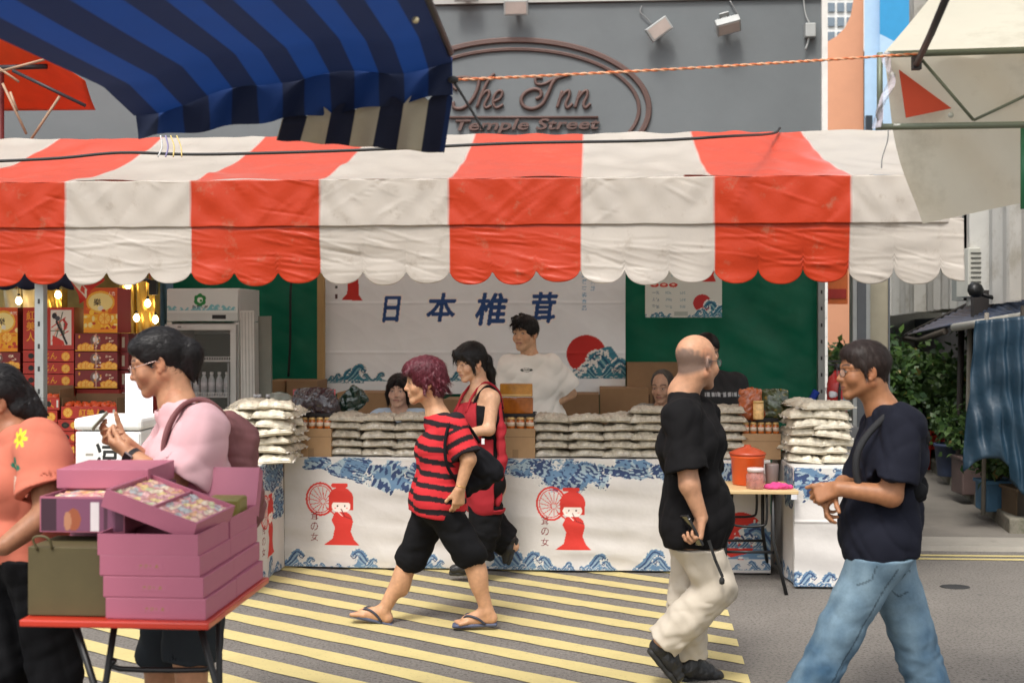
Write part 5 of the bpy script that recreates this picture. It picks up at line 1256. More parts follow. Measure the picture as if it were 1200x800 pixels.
def bag_proto(seed):
    r = np.random.RandomState(seed); nx, ny = 34, 26; a = np.linspace(-1, 1, nx); b_ = np.linspace(-1, 1, ny); A, B = np.meshgrid(a, b_)
    w, d, t = .122+.006*r.rand(), .100, .050
    prof = np.clip(1-np.abs(A)**6, 0, 1)**.4*np.clip(1-np.abs(B)**6, 0, 1)**.4
    Q = np.stack([A*.13, B*.1, A*0+seed], -1).reshape(-1, 3)
    n1 = folds(Q, .0045, .05, seed, ridge=True).reshape(A.shape); n2 = folds(Q, .006, .12, seed+1).reshape(A.shape); n3 = folds(Q, .0035, .03, seed+2, ridge=True).reshape(A.shape)
    X = A*w*(1+.03*n2/.006); Yy = B*d*(1+.04*folds(Q, 1, .2, seed+3).reshape(A.shape))
    top = t*.5+(t*.62)*prof+(n1+n2+n3)*prof-.010*(1-prof); bot = t*.5-(t*.5)*prof+n2*.2*prof
    sag = -.008*np.abs(A)**3; mb = MB()
    for Zz, fl in ((top, False), (bot, True)):
        vs = np.stack([X, Yy, Zz+sag+.004], -1).reshape(-1, 3)
        fs = []
        for j in range(ny-1):
            for i in range(nx-1):
                q = (j*nx+i, j*nx+i+1, (j+1)*nx+i+1, (j+1)*nx+i); fs.append(q[::-1] if fl else q)
        mb.add(vs, fs, 0, True)
    for s_ in (-1, 1):                                            # crimped end seals
        vs = []; fs = []
        for i in range(13):
            y = -d*.95+1.9*d*i/12; zz = t*.5+.004*math.sin(i*1.7+seed)-.010
            vs += [(s_*w*.97, y, zz+.001), (s_*(w+.013+.004*math.sin(i*2.3+seed)), y*.98, zz-.004+.006*math.sin(i*1.1))]
        for i in range(12): fs.append((2*i, 2*i+1, 2*i+3, 2*i+2))
        mb.add(vs, fs, 1, True)
    return mb
def bags():
    m = mat('bagged_mushrooms', (.44,.39,.30), .32, var=.38, vscale=34, bump=.8, bscale=48, bdist=.008, coat=.5, dirt=((.13,.085,.05), 60, .54, .7), spec=.5)
    N = m.node_tree
    m2 = mat('bag_film', (.62,.58,.50), .25, var=.1, alpha=.75)
    ms = mat('pale_mushroom_bag', (.60,.54,.42), .38, var=.30, vscale=30, bump=.8, bscale=45, bdist=.008, coat=.2, dirt=((.20,.15,.10), 60, .60, .6), spec=.4)
    protos = []
    first = {}
    def place(kind, sd, loc, rz, tilt, sc3, label, group):
        key = (kind, sd)
        if key not in first:
            o = bag_proto(sd+(40 if kind else 0)).build('mushroom_bag', [ms if kind else m, m2]); first[key] = o; new = o
        else: new = first[key].copy(); COL.objects.link(new)
        new.location = loc; new.rotation_euler = (tilt[0], tilt[1], -TH+rz); new.scale = sc3
        tag(new, label, 'bag', group); return new
    r = random.Random(12)
    ordn = ('lowest','second','third','fourth','fifth','sixth','seventh','eighth','ninth','tenth')
    stacks = [(408,5,'just right of the dark fungus carton'),(447,5,'left of the smiling seated woman'),(485,5,'behind the striped shirt'),
              (648,5,'just right of the amber blocks'),(688,5,'second right of the amber blocks'),(726,5,'third right of the amber blocks'),(759,6,'left of the bald man'),
              (800,6,'hidden behind the bald man'),(850,6,'between the bald man and the orange tub')]
    for px, n, where in stacks:
        u = SU(px, .16); z = .755
        for k in range(n):
            th = .060 if k < n-1 else .06
            place(0, r.randrange(5), S(u+r.uniform(-.009,.009), .14+r.uniform(-.012,.012), z), r.uniform(-.07,.07)+(math.pi if r.random() < .5 else 0), (r.uniform(-.05,.05), r.uniform(-.05,.05)), (1,1.1,r.uniform(.92,1.08)),
                  'mushroom bag, %s from bottom of the stack %s' % (ordn[k], where), 'bags of dried mushrooms stacked on the stall table'); z += .0585
    # second row behind
    for px, n, where in ((428,4,'at the left'),(668,4,'right of the amber blocks'),(745,4,'left of the bald man')):
        z = .755
        for k in range(n):
            place(0, r.randrange(5), S(SU(px,.42)+r.uniform(-.02,.02), .42, z), r.uniform(-.1,.1), (0,0), (1,1.1,1), 'mushroom bag, %s up in the rear stack %s' % (ordn[k], where), 'bags of dried mushrooms in the rear stacks'); z += .058
    for (px0, px1, v, n, cols, where, g) in ((284,322,-.33,6,2,'backpack-side pile','pale bags piled on the short left table'),(943,976,-.12,6,2,'right-end pile','pale bags piled on the right-hand table')):
        for c_ in range(cols):
            for row in range(2):
                z = .755
                for k in range(n+(1 if (c_+row)%2 else 0)-row*0):
                    u = SU(px0+(px1-px0)*c_/(cols-1), v)
                    place(1, r.randrange(5), S(u+r.uniform(-.02,.02), v+row*.24+r.uniform(-.03,.03), z), r.uniform(-.3,.3), (r.uniform(-.1,.1), r.uniform(-.12,.12)), (.95,1.1,1.05),
                          'pale mushroom bag, %s up, %s %s column, %s' % (ordn[k], ('front','rear')[row], ('left','right')[c_], where), g); z += .0565
        place(1, 2, S(SU((px0+px1)/2, v), v+.05, z+.0), .3, (.05,.05), (1.2,1.3,1.0), 'pale mushroom bag lying on top of the '+where, g)
def carton(px0, px1, py0, py1, v, depth=.24, label='', tape=True, name='carton', col=(.38,.235,.12), marks=None, z0=None):
    u0, u1 = SU(px0, v), SU(px1, v); za = SZ((px0+px1)/2, py1, v) if z0 is None else z0; zb = SZ((px0+px1)/2, py0, v)
    cv = Canvas(u1-u0, zb-za, .005, col)
    if tape: cv.rect((u1-u0)*.42, 0, (u1-u0)*.58, (zb-za)*.3, tuple(c*.72 for c in col))
    cv.rect(0, (zb-za)*.70, u1-u0, (zb-za)*.72, tuple(c*.6 for c in col))
    if marks: marks(cv)
    o = grid_box(name, u0, u1, za, zb, v, depth, cv, col, mat('cardboard', rough=.85, attr=True, var=.10, vscale=8, bump=.08, bscale=80))
    tag(o, label, 'box'); return (u0+u1)/2, zb
def stall_goods():
    jar_m = mat('jar_glass_amber', (.50,.13,.02), .12, var=.35, vscale=30, coat=.5); lidm = mat('jar_lid', (.62,.40,.15), .4)
    def jars(u, v, z, n, w, where):
        for k in range(n):
            x = u-w/2+w*(k+.5)/n; j = MB(); r = w/n*.44
            j.lathe((0,0,0), [(r*.9,0),(r,.004),(r,.05),(r*.8,.056),(r*.8,.06)], 14); o = j.build('jar', jar_m); o.location = S(x, v, z)
            l = MB(); l.lathe((0,0,.058), [(r*.88,0),(r*.88,.012),(r*.8,.015)], 14); l.build('lid', lidm, o)
            lb = MB(); lb.lathe((0,0,.016), [(r*1.02,0),(r*1.02,.026)], 14); lb.build('label', mat('cream_label', (.62,.50,.38), .6), o)
            tag(o, 'small amber jar, %s of the row %s' % (('first','second','third','fourth','fifth')[k]+' from the left', where), 'jar', 'amber jars lined up on cartons')
    tray = mat('black_plastic', (.015,.015,.016), .3)
    def setp(px0, px1, pyc, v, where, n=5):
        u, zb = carton(px0, px1, pyc, 536, v, .22, 'brown cardboard carton '+where, z0=.755)
        w = SU(px1,v)-SU(px0,v); jars(u, v+.03, zb, n, w*.98, where)
        b = MB(); b.box((0,0,.011), (w*.98,.17,.008), bev=.003)
        for s_ in (-1,1): b.box((0,s_*.083,.02), (w*.98,.005,.026)); b.box((s_*w*.487,0,.02), (.005,.17,.026))
        o = b.build('tray', tray); p = S(u, v+.17, zb); o.location = p+np.array((0,0,.065)); o.rotation_euler = (0,0,-TH); tag(o, 'flat black tray resting on jars '+where, 'tray')
        st = MB(); st.box((0,0,0), (w*.94,.10,.062)); q = st.build('jar_crate', mat('cardboard_plain', (.36,.22,.11), .85)); q.location = S(u, v+.15, zb+.033); q.rotation_euler = (0,0,-TH); tag(q, 'shallow cardboard riser behind the jars '+where, 'box')
        return u, zb+.105, w
    # 1: dark dried fungus in clear packs
    u, z, w = setp(341, 388, 502, .02, 'under the dark fungus packet')
    cvm = mat('black_fungus_pack', (.03,.02,.025), .2, var=.6, vscale=25, bump=.8, bscale=30, bdist=.01, coat=.6)
    def packet(u, v, z, w, h, d, m, label, lean=.0, rz=0.0, top=None, topm=None, name='packet', seed=1):
        f = Field(); f.ell((0,0,h*.48), (w*.5,d*.5,h*.5), None, .01); f.rc((-w*.36,0,.03),(w*.36,0,.03), d*.42, d*.42, .03); f.rc((-w*.4,0,h*.9),(w*.4,0,h*.9), .010,.010,.04)
        wrinkle(f, (0,0,h/2), .3, .005, .05, seed, ridge=True)
        V, Q = f.mesh(.006); o = raw_mesh(name, V, Q, m); 
        if top:
            b = MB(); b.sheet(lambda a, c: ((a-.5)*w*.96, -.012-.004*math.sin(a*20), h*(top[0]+(top[1]-top[0])*c)), 12, 3, smooth=True); b.build('header', topm, o)
        o.location = S(u, v, z); o.rotation_euler = (lean, 0, -TH+rz); tag(o, label, 'packet'); return o
    packet(u-.01, .17, z-.01, .31, .17, .15, cvm, 'clear packet of dark dried fungus with a red header on the left carton', top=(.72,.96), topm=mat('red_header', (.45,.08,.09), .3, var=.4, vscale=60))
    g = packet(SU(398,.2), .30, z-.01, .16, .20, .04, mat('dark_green_foil', (.01,.03,.02), .2, var=.2, coat=.5), 'dark green foil pouch leaning beside the fungus packet', 0, 0); g.rotation_euler = (0, .75, -TH)
    # 2: amber jelly blocks
    u, z, w = setp(581, 627, 502, .02, 'under the amber blocks', 4)
    am = mat('amber_block', (.34,.10,.012), .12, var=.45, vscale=12, coat=.7, bump=.1, bscale=20)
    b = MB(); b.box((0,0,.055), (w*.86,.12,.11), 0, bev=.008); o = b.build('amber_block', am); o.location = S(u, .16, z-.012); o.rotation_euler = (0,0,-TH); tag(o, 'translucent amber block pack, lower of the two beside the white T-shirt', 'pack')
    b = MB(); b.box((0,0,.045), (w*.84,.12,.088), 0, bev=.006); b.box((0,-.062,.012), (w*.8,.003,.012), 1); o = b.build('amber_block', [mat('amber_block_pale', (.45,.20,.03), .12, var=.45, vscale=10, coat=.7), mat('jar_lid', (.6,.4,.15))]); o.location = S(u, .16, z+.102); o.rotation_euler = (0,0,-TH); tag(o, 'paler translucent amber block pack on top of the other', 'pack')
    # 3: right carton with mixed packets
    u, z, w = setp(870, 915, 508, .05, 'behind the orange tub', 5)
    packet(u-.06, .15, z-.01, .15, .20, .10, mat('amber_pack', (.40,.10,.03), .2, var=.5, vscale=30, coat=.6), 'clear packet of reddish slices on the carton behind the orange tub', rz=.1, seed=3)
    packet(u+.10, .2, z-.01, .2, .19, .12, mat('green_gold_pack', (.05,.07,.03), .2, var=.9, vscale=22, coat=.6, dirt=((.6,.38,.05), 14, .55, .8)), 'shiny green and gold packet on the carton behind the orange tub', rz=-.1, seed=5)
    b = MB(); b.lathe((0,0,0), [(.033,0),(.035,.01),(.035,.10),(.028,.11)], 16); o = b.build('paper_cup_tub', mat('orange_label', (.72,.45,.18), .4, var=.4, vscale=40)); o.location = S(u-.02, .06, z-.01); tag(o, 'small cylindrical tub with orange and white label in front of the packets', 'tub')
    l = MB(); l.lathe((0,0,.108), [(.036,0),(.036,.012),(.03,.015)], 16); l.build('lid', lidm, o)
    # left: domed glass cloche, dark bottles
    b = MB(); b.lathe((0,0,0), [(.13,0),(.135,.03),(.135,.16),(.115,.24),(.07,.29),(.02,.305)], 24); o = b.build('glass_dome', mat('cloudy_glass', (.34,.40,.36), .15, var=.25, vscale=8, alpha=.62, coat=.4)); o.location = S(SU(327,.55), .55, .86); tag(o, 'tall cloudy plastic dome on the table by the fridge', 'dome')
    l = MB(); l.lathe((0,0,-.11), [(.15,0),(.15,.105),(.14,.11)], 24); l.build('base', mat('dark_base', (.05,.05,.045), .5), o)
    for k, px in enumerate((299,304,314)):
        b = MB(); b.lathe((0,0,0), [(.024,0),(.027,.006),(.027,.11),(.012,.14),(.012,.165)], 12); o = b.build('bottle', mat('dark_bottle', (.03,.015,.02), .15, coat=.4)); o.location = S(SU(px,.2), .2, .96+.0*k)
        l = MB(); l.lathe((0,0,.16), [(.014,0),(.014,.02)], 10); l.build('cap', mat('white_cap', (.6,.6,.62)), o)
        tag(o, 'little dark bottle with pale cap, %s by the glass dome' % ('leftmost','middle','nearest')[k], 'bottle', 'little dark bottles'); o.location[2] = .985
    carton(292, 322, 478, 500, .2, .2, 'low box under the little dark bottles', z0=.755)
    # cartons stacked behind the table
    four = lambda cv: [cv.rect(cv.w*(.3+.16*i), cv.h*(.35+.25*j), cv.w*(.41+.16*i), cv.h*(.55+.25*j), (.12,.07,.04)) for i in range(2) for j in range(2)]
    for i, (a, b_, c_, d_, v, lab, mk) in enumerate(((312,334,446,640,1.9,'tall cardboard carton by the fridge, mostly behind the glass dome',None),(336,371,446,640,1.85,'flat brown cardboard carton left of the wooden post',None),(395,460,460,640,1.8,'dark cardboard carton under the left end of the banner',None),
        (462,520,470,640,1.9,'cardboard carton behind the red-haired woman',None),(520,580,468,640,1.8,'cardboard carton behind the apron woman',None),(655,702,462,640,1.75,'cardboard carton under the banner sun',None),(703,760,455,640,1.9,'cardboard carton below the right end of the banner',None),
        (735,800,425,640,2.15,'cardboard carton printed with four dark squares behind the seated man',four),(800,830,430,640,2.1,'cardboard carton behind the bald man',None))):
        u0 = SU(a, v); zt = SZ(a, c_, v); hh = zt; 
        carton(a, b_, c_, 640, v, .4, lab, z0=0.0, marks=mk, col=(.27,.165,.085) if i%2 else (.33,.20,.10))
def folding_table_and_things():
    Y0 = 7.37; p = S(SU(890,-.48), -.25, 0)
    x0, x1 = (836-600)*Y0/F, (937-600)*Y0/F; cx = (x0+x1)/2; w = x1-x0
    t = empty('folding_table', (cx, Y0+.22, 0), -TH*.6); tag(t, 'small folding table with pale wooden top and black legs in front of the stall', 'table')
    b = MB(); b.box((0,0,.612), (w,.46,.024), bev=.005); b.build('tabletop', mat('pale_wood', (.56,.40,.20), .45, var=.12, stretch=(3,30,30), vscale=1.5), t)
    bm = mat('black_metal', (.02,.02,.02), .4, .5)
    for y, sg in ((-.19, 1), (.19, -1)):
        b = MB(); b.tube([(-w/2+.09,y,.595),(-w/2+.09,y,.30),(-w/2+.06,y-sg*.12,0)], .0115, 8); b.tube([(w/2-.15,y,.595),(w/2-.15,y,.30),(w/2-.09,y-sg*.12,0)], .0115, 8); b.tube([(-w/2+.088,y-.01*sg,.24),(w/2-.148,y-.01*sg,.24)], .009, 8); b.build('leg_frame', bm, t)
        b = MB(); b.tube(cr([(-w/2+.13,y,.60),(-w/2+.13,y,.44),(-w/2+.16,y,.40),(w/2-.22,y,.40),(w/2-.19,y,.44),(w/2-.19,y,.60)],3), .008, 8); b.build('brace', bm, t)
    b = MB(); b.box((w/2-.03,-.234,.585), (.035,.006,.03)); b.build('corner_clip', mat('white_cap', (.6,.6,.62)), t)
    z = .625
    o = MB(); o.lathe((0,0,0), [(.088,0),(.095,.006),(.105,.17),(.112,.175),(.112,.19)], 28); q = o.build('plastic_tub', mat('orange_plastic', (.72,.10,.015), .35, var=.06)); q.location = (cx+.0, Y0+.28, z); tag(q, 'round orange plastic tub with lid on the folding table', 'tub')
    l = MB(); l.lathe((0,0,.19), [(.116,0),(.116,.012),(.10,.022),(.06,.04),(.025,.05),(.02,.062),(.0,.064)], 28); l.build('lid', mat('dark_orange_plastic', (.38,.05,.015), .4, var=.1), q)
    o = MB(); o.lathe((0,0,0), [(.055,0),(.06,.006),(.06,.085),(.05,.1),(.05,.105)], 6); q = o.build('clear_jar', mat('clear_jar_plastic', (.55,.26,.22), .08, var=.5, vscale=18, alpha=.55, coat=.6)); q.location = (cx+.012, Y0+.08, z); tag(q, 'clear faceted plastic jar with pinkish contents before the orange tub', 'jar')
    l = MB(); l.lathe((0,0,.105), [(.054,0),(.054,.02),(.05,.023)], 20); l.build('lid', mat('pale_lid', (.6,.5,.48), .3), q)
    f = Field()
    for a, c_, r_ in (((-.07,0,.012),(.06,.02,.014),.014),((-.05,-.03,.012),(.08,-.01,.012),.012),((-.02,.03,.02),(.03,-.03,.022),.014)): f.rc(a, c_, r_, r_, .02)
    wrinkle(f, (0,0,0), .3, .004, .04, 3, ridge=True); V, Q = f.mesh(.005); q = raw_mesh('cleaning_cloth', V, Q, CLOTH('magenta_cloth', (.55,.06,.20))); q.location = (cx+.145, Y0+.07, z); tag(q, 'crumpled magenta cloth at the corner of the folding table', 'cloth')
    o = MB(); o.lathe((0,0,0), [(.035,0),(.038,.01),(.045,.12),(.04,.13)], 16); q = o.build('cup', mat('grey_cup', (.16,.12,.11), .5)); q.location = (cx+.16, Y0+.30, z); tag(q, 'dark grey cup standing right of the orange tub', 'cup')
WAVET = (srgb(28,75,110), srgb(60,130,150), srgb(140,185,190), srgb(232,232,226))
def banner_and_poster():
    m = mat('banner_vinyl', rough=.75, attr=True, var=.04, vscale=3, bump=.12, bscale=12, bdist=.01)
    v = 2.30; u0, u1 = SU(380,v), SU(733,v); z0, z1 = SZ(560,459,v), SZ(560,300,v); cv = Canvas(u1-u0, z1-z0, .0055, srgb(240,246,248)); X = lambda px: SU(px,v)-u0; Z = lambda px, py: SZ(px,py,v)-z0
    s_ = lambda px: px*(O0+v)/F
    for ch, px, h in (('日',459,s_(29)),('本',517,s_(32)),('椎',576,s_(36)),('茸',637,s_(34))):
        cy = 360+{'日':1,'本':-1,'椎':1,'茸':-1}[ch]
        for off, cc, wt in ((0,srgb(244,244,240),.13),(0,srgb(36,74,132),.065)):
            w_ = s_({'日':21,'本':34,'椎':37,'茸':32}[ch]); hh = h
            cv.text(ch, X(px)-w_/2-(.008 if wt > .1 else 0), Z(px,cy)-hh/2-(.008 if wt > .1 else 0), hh+(.016 if wt > .1 else 0), cc, wt, .16, wid=w_+(.016 if wt > .1 else 0))
    for k, ch in enumerate('品質有機食品'): cv.text(ch, X(682), Z(682,325+k*7.5), s_(5.5), srgb(130,175,205), .0)
    for k, ch in enumerate('天然茸'): cv.text(ch, X(692), Z(692,325+k*7.5), s_(5.5), srgb(130,175,205), .0)
    cv.ell(X(687), Z(687,413), s_(23), s_(22), srgb(196,44,38))
    r = random.Random(5)
    base = [(668,440),(676,434),(686,428),(694,418),(700,408),(708,405),(716,404),(722,412),(727,420),(733,424),(733,441),(668,441)]
    cv.poly([(X(a), Z(a,b)) for a, b in base], WAVET[1])
    for a, b, s2, f in ((706,440,.23,-1),(722,440,.17,1),(690,441,.13,-1),(676,441,.08,-1),(714,440,.12,1),(730,441,.12,-1)): wave(cv, X(a), Z(a,b), s2, f, WAVET, int(a))
    for i in range(60):
        a = r.uniform(672,712); b = 438-(a-672)*.75+r.uniform(-5,5); cv.ell(X(a), Z(a,b), s_(r.uniform(.8,2)), s_(r.uniform(.6,1.6)), WAVET[3])
    for a, s2, f in ((395,.07,1),(408,.11,1),(418,.15,1),(430,.07,-1),(445,.08,1),(518,.10,-1),(535,.09,1),(544,.08,-1),(388,.05,1)): wave(cv, X(a), Z(a,444), s2, f, WAVET, int(a))
    waterline(cv, X(383), X(428), Z(400,446), .03, 3, WAVET)
    # small kimono hem and vertical marks at top left
    cv.poly([(X(a), Z(a,b)) for a, b in ((408,325),(420,325),(421,345),(425,351),(400,351),(407,343))], RED)
    cv.rect(X(393), Z(393,337), X(396), Z(393,334), srgb(60,60,60)); cv.rect(X(393), Z(393,349), X(396), Z(393,344), srgb(90,60,60))
    disp = lambda X_, Z_: -(folds(np.stack([X_, Z_, Z_*0], -1).reshape(-1,3), .006, .55, 4).reshape(X_.shape)+.004*np.exp(-((Z_-z0-.30*(z1-z0))/.01)**2)+.004*np.exp(-((Z_-z0-.66*(z1-z0))/.01)**2)+folds(np.stack([X_, Z_, Z_*0], -1).reshape(-1,3), .002, .2, 6, ridge=True).reshape(X_.shape))
    bot = lambda X_, Z_: Z_+(z1-Z_)/(z1-z0)*(-.02+.05*((X_-u0)/(u1-u0))*0+.03*((X_-(u0+u1)/2)/(u1-u0))**2*4*0)
    o = sheet_s('banner', cv, u0, z0, v, m, disp, bottom=bot, solid=.001); tag(o, 'wide white banner with blue Japanese characters, red sun and waves behind the stall', 'banner')
    # price sheet
    v = 2.1; u0, u1 = SU(756,v), SU(846,v); z0, z1 = SZ(800,372,v), SZ(800,300,v); cv = Canvas(u1-u0, z1-z0, .004, srgb(214,218,208)); X = lambda px: SU(px,v)-u0; Z = lambda px, py: SZ(px,py,v)-z0; s_ = lambda px: px*(O0+v)/F
    for px in (767,778,789): cv.ell(X(px), Z(px,334), s_(5), s_(2.6), RED); cv.ell(X(px), Z(px,333.5), s_(2.4), s_(1.0), srgb(230,190,170))
    for j, (a, b, c_) in enumerate((('一包','100g','$10'),('大包','250g','$18'),('三包','500g','$28'))):
        py = 345+j*8; cv.text(a, X(764), Z(764,py), s_(4), srgb(70,110,130), .01); cv.text(b, X(780), Z(780,py), s_(3.5), srgb(110,150,160), .0); cv.text(c_, X(797), Z(797,py), s_(3.5), srgb(110,150,160), .0)
    for j in range(3): cv.text('香菇禮盒', X(786), Z(786,324-j*7), s_(4), srgb(150,185,190), .0)
    cv.poly([(X(a), Z(a,b)) for a, b in ((838,316),(836,322),(839,330),(822,330),(830,325))], RED)
    cv.ell(X(823), Z(823,355), s_(10.5), s_(10), srgb(186,50,50))
    for a, s2, f in ((836,.14,-1),(843,.10,1),(825,.07,-1),(818,.06,1)): wave(cv, X(a), Z(a,371), s2, f, WAVET, int(a))
    waterline(cv, X(756), X(790), Z(760,372), .05, 3, WAVET); waterline(cv, X(808), X(846), Z(760,372), .04, 4, WAVET)
    cv.rect(X(790), Z(790,370), X(806), Z(806,365), srgb(170,180,170))
    o = sheet_s('price_sheet', cv, u0, z0, v, m, lambda X_, Z_: .004*np.sin(X_*6), solid=.001); tag(o, 'white price sheet with small red fans, red sun and teal waves', 'poster')
    # wooden post beside the banner
    b = MB(); p = S(SU(376.5,2.2), 2.2, 1.25); b.box((0,0,1.25), (.062,.05,2.5), bev=.004); o = b.build('wooden_post', mat('pale_timber', (.40,.27,.11), .7, var=.2, stretch=(20,20,2), vscale=1.2)); o.location = (p[0],p[1],0); o.rotation_euler = (0,0,-TH); tag(o, 'pale wooden post at the left edge of the banner', 'post')
    b = MB(); c_ = S(SU(342,2.35), 2.35, 0); b.tube(cr([S(SU(343,2.35),2.35,2.5), S(SU(342,2.35),2.35,2.1), S(SU(341,2.35),2.33,1.9), S(SU(340,2.35),2.35,1.5), S(SU(338,2.35),2.35,1.2)],5), .011, 6); b.build('cable', mat('black_rubber', (.015,.015,.015), .6), origin=c_); tag(bpy.data.objects['cable'], 'thick black cable hanging down the green tarpaulin', 'cable')
def fridge():
    v = 1.35; u0, u1 = SU(196,v), SU(281,v); w = u1-u0; d = .55; zt = SZ(240,338,v); zh = SZ(240,377,v)
    t = empty('drinks_fridge', S((u0+u1)/2, v+d/2, 0), -TH-.02); tag(t, 'white glass-door drinks fridge with a green flower logo', 'fridge')
    wm = mat('fridge_white', (.62,.64,.62), .35, var=.05)
    b = MB()
    for x in (-w/2+.02, w/2-.02): b.box((x,0,zh/2+.02), (.04,d,zh-.04))
    b.box((0,d/2-.02,zh/2+.02), (w-.082,.04,zh-.04)); b.box((0,0,.06), (w-.082,d,.10)); b.box((0,.02,zh-.03), (w-.082,d-.04,.04)); b.box((0,.01,(zh+zt)/2+.003), (w,d-.02,zt-zh-.002), bev=.006)
    b.build('cabinet', wm, t)
    cv = Canvas(w-.01, zt-zh-.01, .004, srgb(215,222,220)); c = cv.w/2
    waterline(cv, .02, cv.w-.02, .085, .05, 5, (srgb(120,185,195),)*3+(srgb(190,215,215),)); cv.rect(0,.0,cv.w,.065, srgb(196,204,202)); cv.rect(c+.08,.018,c+.19,.05, srgb(20,20,22))
    for k in range(6): a = k*1.047+.5; cv.ell(c-.02+.028*math.cos(a), cv.h*.66+.028*math.sin(a), .024, .024, srgb(25,130,60))
    cv.ell(c-.02, cv.h*.66, .024, .022, srgb(225,235,225)); cv.ell(c-.012, cv.h*.64, .012, .009, srgb(25,130,60))
    cv.text('農家冷泉', c-.085, cv.h*.40, .026, srgb(90,90,90), .005, wid=.13)
    P = np.empty(cv.X.shape+(3,)); P[..., 0] = cv.X-cv.w/2; P[..., 1] = -d/2-.004; P[..., 2] = cv.Y+zh+.005
    grid_mesh('header_panel', P, cv.a, mat('fridge_header', rough=.3, attr=True, var=.03), t, solid=.006)
    b = MB(); z0, z1 = .14, zh-.02; f = .045
    b.box((-w/2+f/2,-d/2-.025,(z0+z1)/2), (f,.04,z1-z0)); b.box((w/2-f/2-.01,-d/2-.025,(z0+z1)/2), (f,.04,z1-z0)); b.box((-.005,-d/2-.025,z1-f/2), (w-2*f-.01,.039,f)); b.box((-.005,-d/2-.025,z0+f/2), (w-2*f-.01,.039,f))
    b.box((w/2-f-.02,-d/2-.055,1.1), (.014,.02,.5), 1); b.box((-w/2+.12,-d/2-.0465,z1-.02), (.03,.003,.014), 1)
    dr = b.build('door', [wm, mat('fridge_handle', (.25,.26,.26), .4)], t)
    b = MB(); b.box((-.005,-d/2-.02,(z0+z1)/2), (w-2*f-.02,.003,z1-z0-2*f)); b.build('glass', mat('fridge_glass', (.6,.65,.62), .05, var=0, alpha=.07), dr)
    b = MB(); b.box((0,d/2-.046,zh*.5), (w-.088,.008,zh-.2)); b.build('shade_sheet', mat('fridge_shade_sheet', (.10,.11,.09), .6), t)  # added dark sheet; its colour stands in for the dim inside behind the bottles
    wire = mat('white_wire', (.7,.7,.7), .4)
    bm = mat('water_bottle', (.52,.55,.58), .2, var=.3, vscale=20, coat=.4); lm = mat('bottle_label', (.62,.62,.66), .5, var=.3, vscale=40); cm = mat('bottle_cap', (.75,.75,.75), .4)
    first = None; ct = 0
    for k in range(5):
        z = .22+k*.285; b = MB(); b.box((0,-.02,z), (w-.10,d-.12,.006))
        for q in range(24): b.box((-w/2+.06+q*(w-.12)/23,-d/2+.05,z+.018), (.006,.004,.03))
        b.box((0,-d/2+.048,z+.034), (w-.10,.005,.006)); b.box((0,-d/2+.048,z+.003), (w-.10,.005,.006)); b.build('shelf', wire, t)
        if k < 1 or k > 3: continue
        for q in range(8):
            x = -w/2+.075+q*(w-.15)/7
            if first is None:
                b = MB(); b.lathe((0,0,0), [(.020,0),(.026,.006),(.026,.13),(.012,.165),(.012,.175)], 12); o = b.build('bottle', bm); first = o
                l = MB(); l.lathe((0,0,.05), [(.0268,0),(.0268,.06)], 12); l.build('label', lm, o); l = MB(); l.lathe((0,0,.172), [(.015,0),(.015,.018),(.012,.02)], 10); l.build('cap', cm, o)
            else: o = copy_tree(first)
            o.location = S((u0+u1)/2+x, v+.11, z+.006)
            tag(o, 'capped water bottle behind the fridge glass, one of the rows', 'bottle', 'water bottles in the fridge')
    # leaning panel
    b = MB(); b.box((0,0,.88), (.11,.03,1.76), 0, bev=.004)
    for k in range(4): b.box((-.04+k*.026,-.0165,.88), (.006,.004,1.74), 1)
    b.box((.11,.10,.86), (.10,.03,1.72), 2)
    o = b.build('folded_partition', [mat('aluminium_strip', (.58,.58,.55), .45, .2), mat('groove_grey', (.40,.40,.38), .5), mat('dull_grey', (.20,.21,.18), .6)]); p = S(SU(293,1.2), 1.2, 0); o.location = p; o.rotation_euler = (-.03,-.02,-TH); tag(o, 'folded white partition panel leaning beside the fridge', 'panel')
